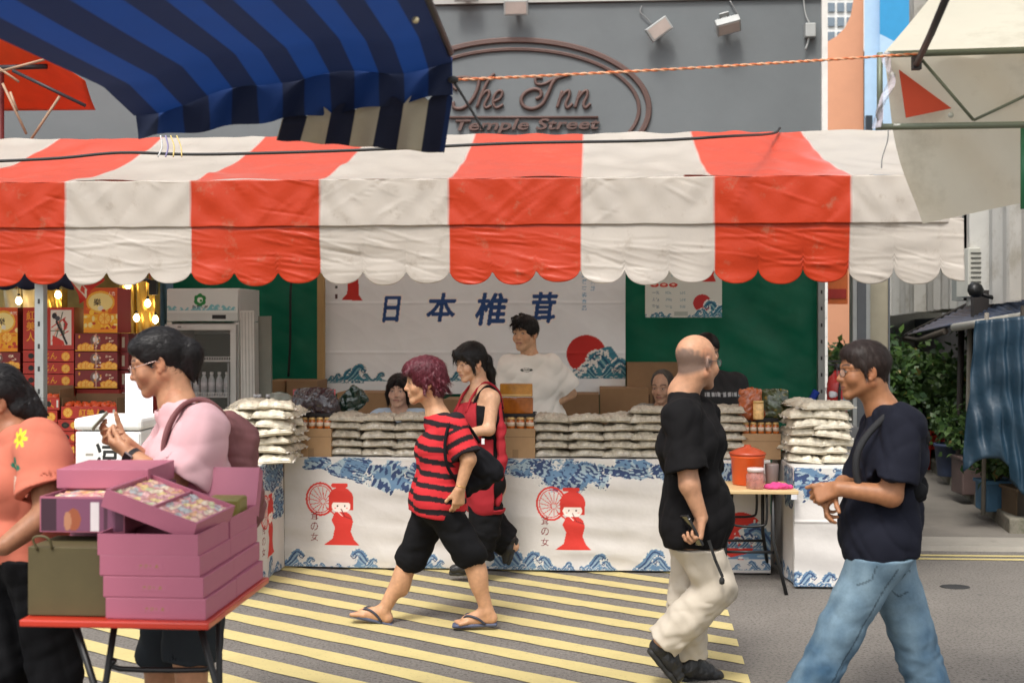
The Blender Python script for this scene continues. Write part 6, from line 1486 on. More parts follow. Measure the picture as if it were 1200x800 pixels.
def ground():
    m = mat('asphalt', (.168,.152,.134), .92, var=.22, vscale=1.3, bump=.9, bscale=75, bdist=.01, dirt=((.045,.04,.034), 62, .49, .85), spots=((.06,.055,.05), 2.3, .035, .7))
    b = MB(); b.sheet(lambda u, v: (-60+120*u, -20+140*v, 0), 12, 14, smooth=False); tag(b.build('road', m), kind='structure')
    m2 = mat('yellow_road_paint', (.51,.42,.18), .8, var=.14, vscale=2.2, bump=.35, bscale=160, bdist=.003, dirt=((.20,.17,.10), 55, .57, .8))
    b = MB(); t = np.array((-1.4, 1.0)); xb = lambda Y: 1.092+.107*(Y-5.48); r = random.Random(3)
    for k in range(-9, 9):
        y0 = 5.76+.322*k; y1 = y0+.150
        n = 40; L0 = 8.25-y1
        if L0 <= .1: continue
        L0 = min(L0, 4.9); left = []; right = []
        for i in range(n+1):
            s_ = L0*i/n; e = .006*math.sin(i*1.9+k)+.004*r.uniform(-1,1)
            left.append((xb(y0)+t[0]*s_, y0+s_+e)); right.append((xb(y1)+t[0]*s_, y1+s_-e*.7))
        vs = [(*p, .004) for p in left]+[(*p, .004) for p in right]
        b.add(vs, [(i, i+1, n+2+i, n+1+i)[::-1] for i in range(n)])
    tag(b.build('road_markings', m2), kind='structure')
    b = MB(); c = ((2.2,8.42),(14,7.72),(14,7.78),(2.2,8.48)); b.add([(x,y,.004) for x,y in c], [(0,1,2,3)]); b.add([(x,y+.13,.004) for x,y in c], [(0,1,2,3)]); b.build('double_yellow_line', m2)['kind'] = 'structure'
    # alley
    m3 = mat('alley_concrete', (.145,.13,.11), .9, var=.25, vscale=1.1, bump=.4, bscale=40, bdist=.006, dirt=((.10,.095,.08), 1.4, .52, .6))
    b = MB(); P = [(2.0,8.86),(13,8.2),(13,40),(2.0,40)]
    b.add([(x,y,.03) for x,y in P]+[(2.0,8.85,0),(13,8.19,0)], [(0,1,2,3),(0,4,5,1)]); b.build('alley_path', m3)['kind'] = 'structure'
    m4 = mat('light_concrete', (.25,.23,.195), .9, var=.2, vscale=2, bump=.3, bscale=50, dirt=((.12,.11,.09), 5, .58, .6))
    b = MB(); b.add([(2.0,8.78,.0),(13,8.12,.0),(13,8.5,.034),(2.0,9.2,.034),(2.0,8.80,.036),(13,8.14,.036)], [(0,1,5,4),(4,5,2,3)]); b.build('alley_threshold', m4)['kind'] = 'structure'
    b = MB(); a = -.0; n = 9
    m5 = mat('mossy_concrete', (.17,.155,.12), .95, var=.35, vscale=6, bump=.8, bscale=25, bdist=.015, dirt=((.03,.05,.015), 6, .55, .7))
    for i in range(n):
        y0 = 9.25+i*1.4; p = np.array((3.93+.205*(y0-9.57), y0, 0)); q = np.array((3.93+.205*(y0+1.39-9.57), y0+1.39, 0)); d = nrm(q-p)
        b.box((p+q)/2+np.array((.08,0,.075)), (1.385,.17,.15), 0, rz=math.atan2(d[1], d[0]), bev=.015)
    b.build('kerb', m5)['kind'] = 'structure'
    b = MB(); b.add([(4.09,9.25,.12),(12,9.25,.12),(12,26,.12),(7.5,26,.12),(4.09,9.25,0),(12,9.25,0)], [(0,1,2,3),(0,4,5,1)]); b.build('planting_bed', mat('damp_soil', (.045,.038,.028), .95, var=.3, vscale=6, bump=.8, bscale=20, bdist=.02))['kind'] = 'structure'
    # drain cover dip
    p = W(1119,687,7.5); b = MB(); b.lathe((p[0],7.5,.001), [(.001,.0045),(.10,.0045),(.12,.003),(.125,0)], 20); o = b.build('road_drain', mat('dark_hole', (.02,.02,.02), .8), origin=(p[0],7.5,0)); o.scale = (.75,.55,1); o['kind'] = 'structure'
def wall_building():
    V = 5.0; uR = SU(962, V); uL = uR-14; zt = SZ(700, 4, V)
    wm = mat('grey_render', (.138,.152,.158), .85, var=.10, vscale=1.2, bump=.35, bscale=220, bdist=.004, dirt=((.13,.14,.14), 2.2, .6, .4))
    t = empty('grey_building', S((uL+uR)/2, V+3, 0), -TH); tag(t, 'grey rendered building behind the stall with brown relief lettering in an oval', 'building')
    og = np.array(t.location); L = lambda u, v, z: (S(u, v, z)-og)@rotz(TH).T
    C0 = (0, 0)
    lx = lambda u: u-(uL+uR)/2
    b = MB(); b.box((0,0,zt/2), (uR-uL,6.0,zt)); b.build('wall', wm, t)
    b = MB(); b.box((0,-2.98,zt+.035), (uR-uL+.06,6.04*0+.12,.05)); b.build('ledge', mat('ledge_stone', (.38,.37,.35), .8), t)
    bw = mat('brown_window_frame', (.16,.09,.06), .6); gl = mat('dark_window_glass', (.05,.06,.07), .1)
    b = MB(); b.box((0,.1,zt+.06+1.2), (uR-uL,5.8,2.4)); b.build('upper_wall', mat('brown_panel', (.17,.12,.10), .7, var=.1), t)
    x = lx(uR)-.75
    while x > lx(uL)+.8:
        f = MB(); f.box((x,-2.83,zt+.95), (1.25,.06,1.6)); o = f.build('window', bw, t)
        for s_ in (-1,1): g = MB(); g.box((x+s_*.31,-2.868,zt+.95), (.54,.02,1.44)); g.build('pane', gl, o)
        x -= 1.5
    b = MB(); b.box((lx(uR)+.032,-2.9,zt/2+1), (.06,.3,zt+2)); b.build('white_pilaster', mat('white_paint', (.72,.70,.66), .7), t)
    # relief sign
    sm = mat('brown_relief', (.105,.058,.048), .6, var=.12)
    pt = lambda px, py, o=.03: L(SU(px, V), V-o, SZ(px, py, V))
    b = MB()
    def ellip(a_, b_, r, o): b.tube([pt(605+a_*math.cos(k*.0654), 128+b_*math.sin(k*.0654), o) for k in range(97)], r, 8, cap=False)
    for da in (0, 1.6, 3.2): ellip(157-da, 82-da, .017, .018)
    ellip(144.5, 70.5, .015, .014); ellip(143, 69, .013, .014); s1 = b.build('oval_border', sm, t)
    b = MB()
    def st(P, r=.017): b.tube(cr([pt(x_, y_, .02) for x_, y_ in P], 5), r, 7)
    st([(536,106),(530,101),(533,93),(545,91),(560,93),(572,92),(580,87)]); st([(562,91),(560,104),(553,118),(543,127),(533,127),(531,120)], .021)
    st([(574,92),(566,108),(559,127)], .019); st([(561,119),(568,109),(573,107),(573,113),(568,123),(570,127),(576,124)])
    st([(578,120),(586,116),(589,109),(585,107),(580,112),(578,121),(582,127),(590,123)])
    st([(628,117),(634,113),(633,107),(626,105),(616,109),(611,117),(614,125),(624,128),(635,123),(642,111),(647,99),(652,92)], .022); st([(636,92),(628,92),(629,99),(638,99),(648,94),(660,90),(669,87)], .017)
    for x0 in (656, 677):
        st([(x0+3,107),(x0,117),(x0-3,127)], .019); st([(x0-1,118),(x0+6,109),(x0+11,107),(x0+11,113),(x0+7,122),(x0+9,127),(x0+15,122)], .018)
    b.build('script_lettering', sm, t)
    b = MB(); b.tube([pt(526,138,.02), pt(701,138,.02)], .014, 8); b.build('underline', sm, t)
    v, tr, mn, mx = text_tris('Temple Street', .02, .25); k = .155/(mx[1]-mn[1]); uu = SU(534,V); uw = SU(703,V)-uu; kx = uw/(mx[0]-mn[0]); zz = SZ(600,157,V)
    b = MB(); 
    F_ = [tuple(q) for q in tr]; vs = [L(uu+(p[0]-mn[0])*kx, V-.03, zz+(p[1]-mn[1])*k) for p in v]; b.add(vs, F_); b.build('small_lettering', sm, t, solid=.03)
    # floodlights
    lm = mat('floodlight_grey', (.36,.37,.36), .5, .2); lg = mat('floodlight_glass', (.45,.38,.34), .15)
    for i, (px, py, rz, rx, dark, lab) in enumerate(((606,14,0,.35,0,'square floodlight facing down, directly above the oval sign'),(771,39,.62,.2,0,'tilted floodlight on the grey wall right of the oval sign'),(851,35,.25,.9,0,'narrow floodlight on the grey wall, farthest right of the row'),(548,-2,0,.3,1,'dark camera-like lamp at the top edge of the grey wall'))):
        b = MB(); p = S(SU(px,V), V-.17, SZ(px,py,V)); b.box((0,0,0), (.26,.10,.16), 0, bev=.01); b.box((0,-.052,0), (.22,.006,.12), 1); 
        for q in range(5): b.box((-.09+q*.045,.056,0), (.008,.02,.14))
        o = b.build('floodlight', [lm, lg]); o.location = p; o.rotation_euler = (rx, 0, 0); o.rotation_euler = (Matrix.Rotation(-TH,3,'Z')@Matrix.Rotation(-rz,3,'Y')@Matrix.Rotation(rx,3,'X')).to_euler()
        k_ = MB(); k_.box((0,.105,0), (.05,.10,.03)); k_.box((0,.15,0), (.10,.014,.12)); k_.build('bracket', lm, o)
        tag(o, lab, 'floodlight')
    b = MB(); c_ = S(SU(948,V), V-.06, SZ(948,38,V)); b.box(c_, (.11,.10,.15), 0, rz=-TH, bev=.01); b.tube(cr([S(SU(940,V),V-.05,SZ(940,-5,V)), S(SU(943,V),V-.05,SZ(943,18,V)), c_+np.array((0,0,.07))],4), .008, 6); b.tube(cr([c_, S(SU(946,V),V-.06,SZ(946,50,V)), S(SU(943,V),V-.05,SZ(943,60,V))],4), .012, 6)
    tag(b.build('junction_box', lm, origin=c_), 'small grey junction box with dangling conduit at the right end of the grey wall', 'box')
    for q, P in enumerate((((752,8),(750,15),(757,22),(764,30)),((855,2),(861,12),(866,22),(864,27)))):
        b = MB(); c_ = S(SU(P[0][0],V),V-.03,SZ(P[0][0],P[0][1],V)); b.tube(cr([S(SU(x_,V),V-.03,SZ(x_,y_,V)) for x_,y_ in P],4), .007, 5); tag(b.build('wire', mat('grey_wire', (.2,.2,.2), .6), origin=c_), 'thin grey wire feeding the %s floodlight' % ('tilted','narrow')[q], 'wire')
def side_buildings():
    pk = mat('peach_render', (.70,.33,.19), .8, var=.08, vscale=1.0, bump=.1, dirt=((.45,.16,.06), 1.6, .62, .7))
    def slab(name, Y, poly, depth, m, lab, px=True):
        P = [W(a, b_, Y) for a, b_ in poly]; c = sum(P)/len(P); c[2] = 0; mb = MB()
        n = len(P); vs = [p-c for p in P]+[p-c+np.array((p[0]/Y*depth,depth,0)) for p in P]
        mb.add(vs, [tuple(range(n)), tuple(range(n,2*n))[::-1]]+[((i+1)%n, i, n+i, n+(i+1)%n) for i in range(n)])
        e = empty(name, c); mb.build('wall', m, e); tag(e, lab, 'building'); return e, c
    # white window building far behind
    e, c = slab('white_building', 46, [(940,-60),(1035,-60),(1035,460),(940,460)], 8, mat('white_facade', (.74,.73,.70), .8, var=.05), 'distant white building with small windows between the grey wall and the peach wall')
    wf = mat('window_dark_blue', (.16,.20,.24), .2)
    for j in range(7):
        for i in range(5):
            p = W(963+i*11, -8+j*17, 45.97)-c; b = MB(); b.box(p, (.26,.10,.34)); w_ = b.build('window', wf, e)
    ed = [(1001,-40),(1000,0),(997,18),(990,33),(980,43),(968,50),(966,60)]
    e, c = slab('peach_building', 24, [(1012,-60)]+ed+[(966,420),(1012,420)], 5, pk, 'peach-coloured building with a curved gable edge and stains')
    e, c = slab('pale_blue_building', 23, [(1013,-60),(1031,-60),(1031,420),(1013,420)], 6, mat('pale_blue_render', (.42,.58,.74), .8, var=.06), 'narrow pale blue building side between the peach and bright blue walls')
    b = MB()
    for k in range(2): p = W(1018, 145+k*60, 22.97)-c; b = MB(); b.box(p, (.12,.08,.3)); b.build('window', mat('window_black', (.03,.04,.05), .3), e)
    e, c = slab('blue_building', 22.8, [(1031,-60),(1150,-60),(1150,100),(1031,40)], 6, mat('bright_blue_render', (.03,.28,.55), .7, var=.06), 'bright blue building above the cream canopy'); 
    b = MB(); P = [W(1031,40,22.8)-c, W(1150,100,22.8)-c, W(1150,330,22.8)-c, W(1031,330,22.8)-c]; n = 4; b.add(P+[p+np.array((6*(p[0]+c[0])/22.8,6,0)) for p in P], [(0,1,2,3),(4,7,6,5),(0,3,7,4),(1,5,6,2),(2,3,7,6)]); b.build('lower_wall', mat('pale_blue_render', (.42,.58,.74), .8), e)
    # corrugated hoarding building along the alley's right side
    fx = lambda Y: 4.63+.22*(Y-12)
    e = empty('white_building', (fx(12), 12, 0)); tag(e, 'white corrugated building along the right side of the alley', 'building')
    o = np.array((fx(12), 12, 0)); wm = mat('white_corrugated', (.58,.56,.51), .7, var=.12, vscale=2, dirt=((.28,.24,.17), 3.0, .52, .55))
    b = MB(); n = 150; vs = []; fs = []
    for i in range(n+1):
        top = 9.5 if i < 52 else 3.4
        Y = 9.0+i*.16; d = (0,0,.06,.06)[i%4]+( .10 if i%14 in (0,1,2) else 0); x = fx(Y)-d
        vs += [(x,Y,1.84),(x,Y,top)]
    for i in range(n): fs.append((2*i, 2*i+2, 2*i+3, 2*i+1))
    b.add([np.array(v)-o for v in vs], fs); b.build('cladding', wm, e)
    d = nrm(np.array((.22,1,0))); nn = np.array((d[1],-d[0],0)); mid = np.array((fx(20.9),20.9,0))
    M = np.stack([d, -nn*-1, np.array((0,0,1.))], 1)
    b = MB(); b.box(mid-d*7.9-o+nn*1.7+np.array((0,0,5.6)), (8.3,3.0,7.5), R=np.stack([d, nn, np.array((0,0,1.))],1)); b.build('upper_storey', wm, e)
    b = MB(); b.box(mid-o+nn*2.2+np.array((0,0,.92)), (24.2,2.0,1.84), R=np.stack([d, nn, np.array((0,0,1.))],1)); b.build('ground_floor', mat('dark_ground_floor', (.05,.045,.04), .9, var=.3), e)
    for (px, w_, zz0, zz1, m_, nm) in ((1136,.26,1.9,8,mat('grey_pipe_chase', (.24,.25,.23), .7),'grey_pilaster'),(1128,.07,1.9,8,mat('dark_gap', (.07,.08,.07), .8),'dark_joint')):
        Y = 11.9; b = MB(); X = (px-600)*Y/F; Yc = 12+(X-4.63)/.22 if False else Y
        b.box(np.array((X,Y-.0,(zz0+zz1)/2))-o, (w_,.25,zz1-zz0)); b.build(nm, m_, e)
    Y = 11.3; p = W(1146,320,Y); b = MB(); b.box((0,0,0), (.30,.30,.46), 0, bev=.01)
    for q in range(9): b.box((0,-.153,-.18+q*.045), (.25,.006,.014), 1)
    a = b.build('air_conditioner', [mat('ac_beige', (.52,.51,.45), .6, var=.1), mat('ac_dark', (.10,.10,.09), .7)]); a.location = p; tag(a, 'old beige air conditioner outdoor unit mounted high over the alley', 'air conditioner')
    b = MB(); b.lathe((0,0,0), [(.0,0),(.06,.01),(.075,.05),(.05,.09),(.03,.1)], 10, R=rotx(1.2)); b.tube([(0,0,0),(.2,.0,-.06),(.45,.05,-.12)], .02, 6); q = b.build('spotlight', mat('black_metal', (.02,.02,.02), .4, .5)); q.location = W(1141,342,10.6); tag(q, 'small black spotlight on an arm beneath the air conditioner', 'lamp')
    # steel column
    b = MB(); Y = 9.7; x0 = (997-600)*Y/F; x1 = (1018-600)*Y/F; x2 = (1042-600)*Y/F
    b.box(((x0+x1)/2,Y,1.37), (x1-x0,.10,2.74), 0, bev=.006); b.box(((x0+x1)/2,Y-.052,1.37), ((x1-x0)*.5,.006,2.74), 2); b.box(((x1+x2)/2+.002,Y+.06,1.37), (x2-x1,.12,2.74), 1, bev=.006); b.box((x2-.004,Y-.004,1.37), (.012,.02,2.74), 2)
    q = b.build('steel_column', [mat('galvanised_steel', (.36,.37,.36), .45, .6), mat('beige_column', (.33,.30,.22), .7, var=.12), mat('dark_groove', (.10,.11,.12), .6)], origin=((x0+x2)/2,Y,0)); tag(q, 'tall column of grey steel channel with a beige side beside the alley', 'column')
    # orange hoarding behind
    b = MB(); p = W(977,333,15); b.box((0,0,0), (.34,.05,.5), 0); b.box((0,-.03,-.12), (.3,.006,.12), 1); q = b.build('orange_sign', [mat('orange_board', (.70,.16,.04), .6, var=.15), mat('red_board', (.45,.04,.03), .6, var=.2)]); q.location = p; tag(q, 'orange and red board seen beyond the green tarpaulin edge', 'sign')
    e = empty('beige_building', (6.4,27,0)); tag(e, 'beige building closing the far end of the alley', 'building'); b = MB(); b.box((-1.5,2,4), (10,3,8)); b.build('wall', mat('beige_render', (.42,.38,.30), .85, var=.15), e)
    for i in range(4):
        b = MB(); b.box((-3.6+i*1.5,.47,3.2), (.9,.1,1.1)); b.build('window', mat('window_black', (.03,.04,.05), .3), e)
def leafy(name, c, size, n, leaf, label, cat='plant', group=None, stems=5, h0=None, m=None, seed=0, droop=.3, clumps=9, z0=0.0):
    r = np.random.RandomState(seed); c = np.array(c, float); size = np.array(size)
    cc = r.normal(size=(clumps,3)); cc /= np.linalg.norm(cc, axis=1)[:,None]+1e-6; cc *= (r.rand(clumps,1)**.5)*.75; cc = cc*size+c
    k = r.randint(0, clumps, n); P = cc[k]+r.normal(size=(n,3))*size*(.20+.12*r.rand(n,1))
    d = r.normal(size=(n,3)); d[:,2] -= droop; d /= np.linalg.norm(d, axis=1)[:,None]
    up = r.normal(size=(n,3))*.6+np.array((0,-.2,1)); s_ = np.cross(d, up); s_ /= np.linalg.norm(s_, axis=1)[:,None]+1e-6; nn = np.cross(s_, d)
    L = leaf*(.6+.7*r.rand(n,1)); w = L*.34
    vs = np.stack([P, P+d*L*.45+s_*w+nn*L*.06, P+d*L-nn*L*.08, P+d*L*.45-s_*w+nn*L*.06], 1).reshape(-1, 3)
    base = np.array((c[0], c[1], z0)); e = empty(name, base); tag(e, label, cat, group)
    me = bpy.data.meshes.new('foliage'); me.vertices.add(4*n); me.vertices.foreach_set('co', (vs-base).reshape(-1).astype(np.float32)); me.loops.add(4*n); me.loops.foreach_set('vertex_index', np.arange(4*n, dtype=np.int32))
    me.polygons.add(n); me.polygons.foreach_set('loop_start', np.arange(0, 4*n, 4, dtype=np.int32)); me.materials.append(m or LEAF()); me.update(calc_edges=True)
    at = me.color_attributes.new('Col', 'FLOAT_COLOR', 'POINT'); g = r.rand(n,1); g2 = r.rand(n,1)
    col = np.array((.022,.060,.018))*(1-g)+np.array((.085,.15,.035))*g; col = np.where(g2 > .96, np.array((.22,.17,.05)), col); c4 = np.ones((n,4,4), np.float32); c4[..., :3] = col[:,None,:]; at.data.foreach_set('color', c4.reshape(-1))
    o = bpy.data.objects.new('foliage', me); COL.objects.link(o); o.parent = e
    b = MB()
    for q in range(stems):
        t = cc[q%clumps]-base; b.tube(cr([(r.uniform(-.05,.05)*size[0], r.uniform(-.05,.05)*size[1], 0), t*np.array((.4,.4,.55))+r.normal(size=3)*.04, t], 4), [.02*max(.4,size[2])*(1-.8*i/8) for i in range(9)], 6)
    b.build('trunk' if size[2] > .8 else 'stem', mat('bark', (.07,.05,.035), .9, var=.3), e); return e
LEAF = lambda: mat('leaf', rough=.45, attr=True, var=.0, trans=.35, spec=.5)
def alley_stuff():
    T = 'trees and shrubs crowding the alley'
    leafy('shrub', (3.95,13.2,1.05), (.45,.6,.75), 2600, .10, 'dark leafy shrub showing between the tent post and the steel column', group=T, seed=1)
    leafy('tree', (4.95,14.2,.85), (.75,.8,.52), 3400, .11, 'bushy tree right behind the man in jeans, beside the steel column', 'tree', T, seed=2)
    leafy('tree', (5.7,15.5,.85), (.9,.9,.5), 3600, .12, 'broad dark tree halfway down the alley', 'tree', T, seed=3)
    leafy('shrub', (4.95,12.6,.85), (.45,.6,.5), 2400, .09, 'glossy shrub above the navy pot and red stools', group=T, seed=4)
    leafy('tree', (4.9,18.5,.8), (1.3,.9,.55), 3200, .16, 'tall mass of foliage at the far end of the alley', 'tree', T, seed=5)
    leafy('shrub', (4.75,11.4,1.55), (.35,.5,.38), 1300, .085, 'sprawling climber under the dark shed roof', group=T, seed=6)
    m = {}
    def pot(px, pyb, Y, r, h, col, lab, sh=None, sq=False, leafs=700, ls=.07, sd=1, size=(.2,.2,.2), up=.25):
        X = (px-600)*Y/F; z0 = .12; e = MB(); 
        if sq: e.box((0,0,h/2), (2*r,2*r,h), 0, bev=.012); e.box((0,0,h-.012), (2*r+.03,2*r+.03,.03), 0, bev=.008)
        else: e.lathe((0,0,0), [(r*.78,0),(r*.8,.01),(r,h-.03),(r*1.07,h-.03),(r*1.07,h),(r*.93,h),(r*.9,h-.04),(0.01,h-.04)], 20)
        o = e.build('plant_pot', mat('pot_'+lab.split()[0].replace('-','_'), col, .6, var=.25, vscale=6)); o.location = (X, Y, z0); tag(o, lab, 'pot')
        leafy('potted_plant', (X, Y, z0+h+up), size, leafs, ls, 'leafy plant growing from the '+lab.split(' beside')[0].split(' on')[0], seed=sd, stems=6, z0=z0+h-.03)
    pot(1167, 598, 9.9, .125, .25, (.05,.13,.22), 'blue square pot on the kerb, second from the picture\'s right', sq=True, leafs=700, sd=11, size=(.22,.2,.17), up=.16)
    pot(1139, 590, 10.9, .14, .34, (.085,.055,.05), 'brown square planter beside the blue pot', sq=True, leafs=900, sd=12, size=(.28,.25,.24), up=.26)
    pot(1113, 562, 12.2, .15, .33, (.03,.045,.09), 'navy round pot beside the red stools', leafs=700, sd=13, size=(.25,.25,.2), up=.22)
    pot(1204, 600, 9.55, .15, .24, (.11,.07,.035), 'rusty-brown square pot beside the right picture edge', sq=True, leafs=900, sd=14, size=(.26,.2,.2), up=.22)
    pot(1240, 600, 9.6, .15, .3, (.10,.10,.10), 'grey round pot on the bed beyond the rusty one', leafs=900, sd=15, size=(.26,.2,.3), up=.3)
    for i, (px, Y, lab) in enumerate(((1078,14.2,'partly hidden'),(1095,13.6,'middle'),(1104,14.4,'farthest right'))):
        b = MB(); h = .42
        b.box((0,0,h), (.19,.19,.03), 0, bev=.01)
        for sx in (-1,1):
            for sy in (-1,1): b.tube([(sx*.08,sy*.08,h),(sx*.10,sy*.10,0)], [.02,.024], 6)
        for sx in (-1,1): b.box((sx*.085,0,h*.72), (.012,.12,.16)); b.box((0,sx*.085,h*.72), (.12,.012,.16))
        o = b.build('stool', mat('red_plastic', (.45,.03,.02), .4)); o.location = ((px-600)*Y/F, Y, .03); tag(o, 'red plastic stool in the alley shade, %s of three' % lab, 'stool', 'red stools in the alley')
    # shed with dark roof, gutter, tarp
    e = empty('shed', (4.3,9.6,.12)); tag(e, 'ramshackle shed with dark blue roof sheet, white gutter pipe and blue tarp', 'shed'); o = np.array((4.3,9.6,.12))
    A, B_, C_, D_ = W(1062,393,14), W(1116,381,10.6), W(1290,352,8.5), W(1290,282,9.6)
    rm = mat('dark_blue_roofing', (.035,.05,.085), .45, var=.3, vscale=3, bump=.2, bscale=12)
    b = MB(); nu = 60
    def rf(u, v):
        lo = B_*(1-u)+C_*u; hi = A*(1-u)+D_*u; p = lo*(1-v)+hi*v; return p-o+np.array((0,0,.012*math.sin(u*150)))
    b.sheet(rf, nu*2, 6); b.build('roof', rm, e, solid=.012)
    b = MB(); b.tube([B_-o+np.array((.0,-.04,-.02)), C_-o+np.array((0,-.04,-.02))], .035, 10); b.build('gutter_pipe', mat('dirty_white_pipe', (.50,.48,.42), .6, var=.15), e)
    b = MB(); b.tube([A-o+np.array((0,0,-.03)), W(1078,398,13)-o, W(1108,388,11)-o], .03, 6); b.tube([A-o, D_-o], .03, 6); b.build('rafter', mat('dark_timber', (.05,.04,.03), .9, var=.2), e)
    for px, Y, r_, col, zt_ in ((1133,10.9,.024,(.24,.22,.18),1.6),(1152,9.75,.018,(.20,.18,.15),1.65),(1123,11.6,.03,(.05,.04,.035),1.6),(1196,9.4,.03,(.06,.05,.04),1.7),(1290,9.2,.03,(.06,.05,.04),1.8)):
        b = MB(); p = np.array(((px-600)*Y/F, Y, 0)); b.tube([p-o+np.array((0,0,.1)), p-o+np.array((.03,0,zt_+.1))], r_, 7); b.build('pole', mat('pole_%d' % px, col, .85, var=.2), e)
    b = MB(); b.box((1.1,1.3,.9), (2.4,.08,1.9)); b.build('back_wall', mat('dark_boards', (.035,.03,.028), .95, var=.3), e)
    tm = mat('blue_tarp', (.011,.034,.058), .45, var=.25, vscale=4, bump=.5, bscale=9, bdist=.02, dirt=((.25,.33,.36), 7, .66, .6))
    def sh(u, v):
        px = 1143+150*u; Y = 9.35-u*.5; x = (px-600)*Y/F; zt_ = 1.68+.1*u; zb = .50+.12*math.sin(u*9)-(.1 if u > .3 else 0)
        z = zt_+(zb-zt_)*v; x += -.10*v*(1-u)*(1 if u < .2 else .3); y = Y+.018*math.sin(u*17+v*2.2+math.sin(u*31))*(.3+v)+.015*math.sin(u*53-v*7+2*math.sin(v*4))+.01*math.sin(v*23+u*9)
        return np.array((x, y, z))-o
    b = MB(); b.sheet(sh, 120, 40); b.build('tarpaulin', tm, e, solid=.002)
    # fire extinguisher
    b = MB(); b.lathe((0,0,0), [(.06,0),(.072,.01),(.072,.30),(.06,.35),(.03,.38),(.022,.40)], 20); q = b.build('fire_extinguisher', mat('extinguisher_red', (.50,.02,.02), .3, coat=.3)); Y = 8.65; q.location = ((981-600)*Y/F, Y, 1.62-(492-385)*Y/F-.04); tag(q, 'red fire extinguisher behind the pile of bags at the right', 'fire extinguisher')
    b = MB(); b.lathe((0,0,.40), [(.02,0),(.024,.02),(.02,.05)], 10); b.box((-.01,0,.465), (.10,.02,.014)); b.box((-.02,0,.44), (.08,.018,.012)); b.tube(cr([(.02,-.01,.43),(.06,-.04,.40),(.0,-.085,.30),(-.01,-.085,.12)],4), .011, 6); b.build('valve', mat('black_plastic', (.015,.015,.016), .3), q)
    b = MB(); b.box((.045,-.062,.18), (.05,.012,.14)); b.build('label', mat('blue_label', (.12,.28,.38), .5), q)
    st = MB(); st.box((0,0,.40), (.25,.25,.80), 0, bev=.01); s_ = st.build('crate', mat('grey_crate', (.16,.16,.16), .7)); s_.location = (q.location[0], Y, 0); st = q.location[2]; s_.scale = (1,1,st/.8); tag(s_, 'grey crate holding up the fire extinguisher behind the right table', 'crate')
    b = MB(); b.tube(cr([W(968,455,8.7),W(972,462,8.65),W(983,458,8.6),(W(990,450,8.6))],4), .012, 6); b.box(W(977,462,8.6), (.07,.04,.05), 0, bev=.015); q = b.build('knotted_bag', mat('white_film', (.62,.62,.66), .3), origin=W(977,462,8.6)); tag(q, 'knot of white plastic bag above the fire extinguisher', 'bag')
    b = MB(); b.tube(cr([S(SU(935,2.2),2.2,SZ(935,492,2.2)), S(SU(950,2.1),2.1,SZ(950,470,2.1)), S(SU(957,2.1),2.1,SZ(957,458,2.1))],4), .03, 6); q = b.build('blue_umbrella', CLOTH('royal_blue', (.02,.05,.30)), origin=S(SU(945,2.1),2.1,0)); tag(q, 'folded blue umbrella leaning by the right tent post', 'umbrella')
GOLD = srgb(235,165,40)
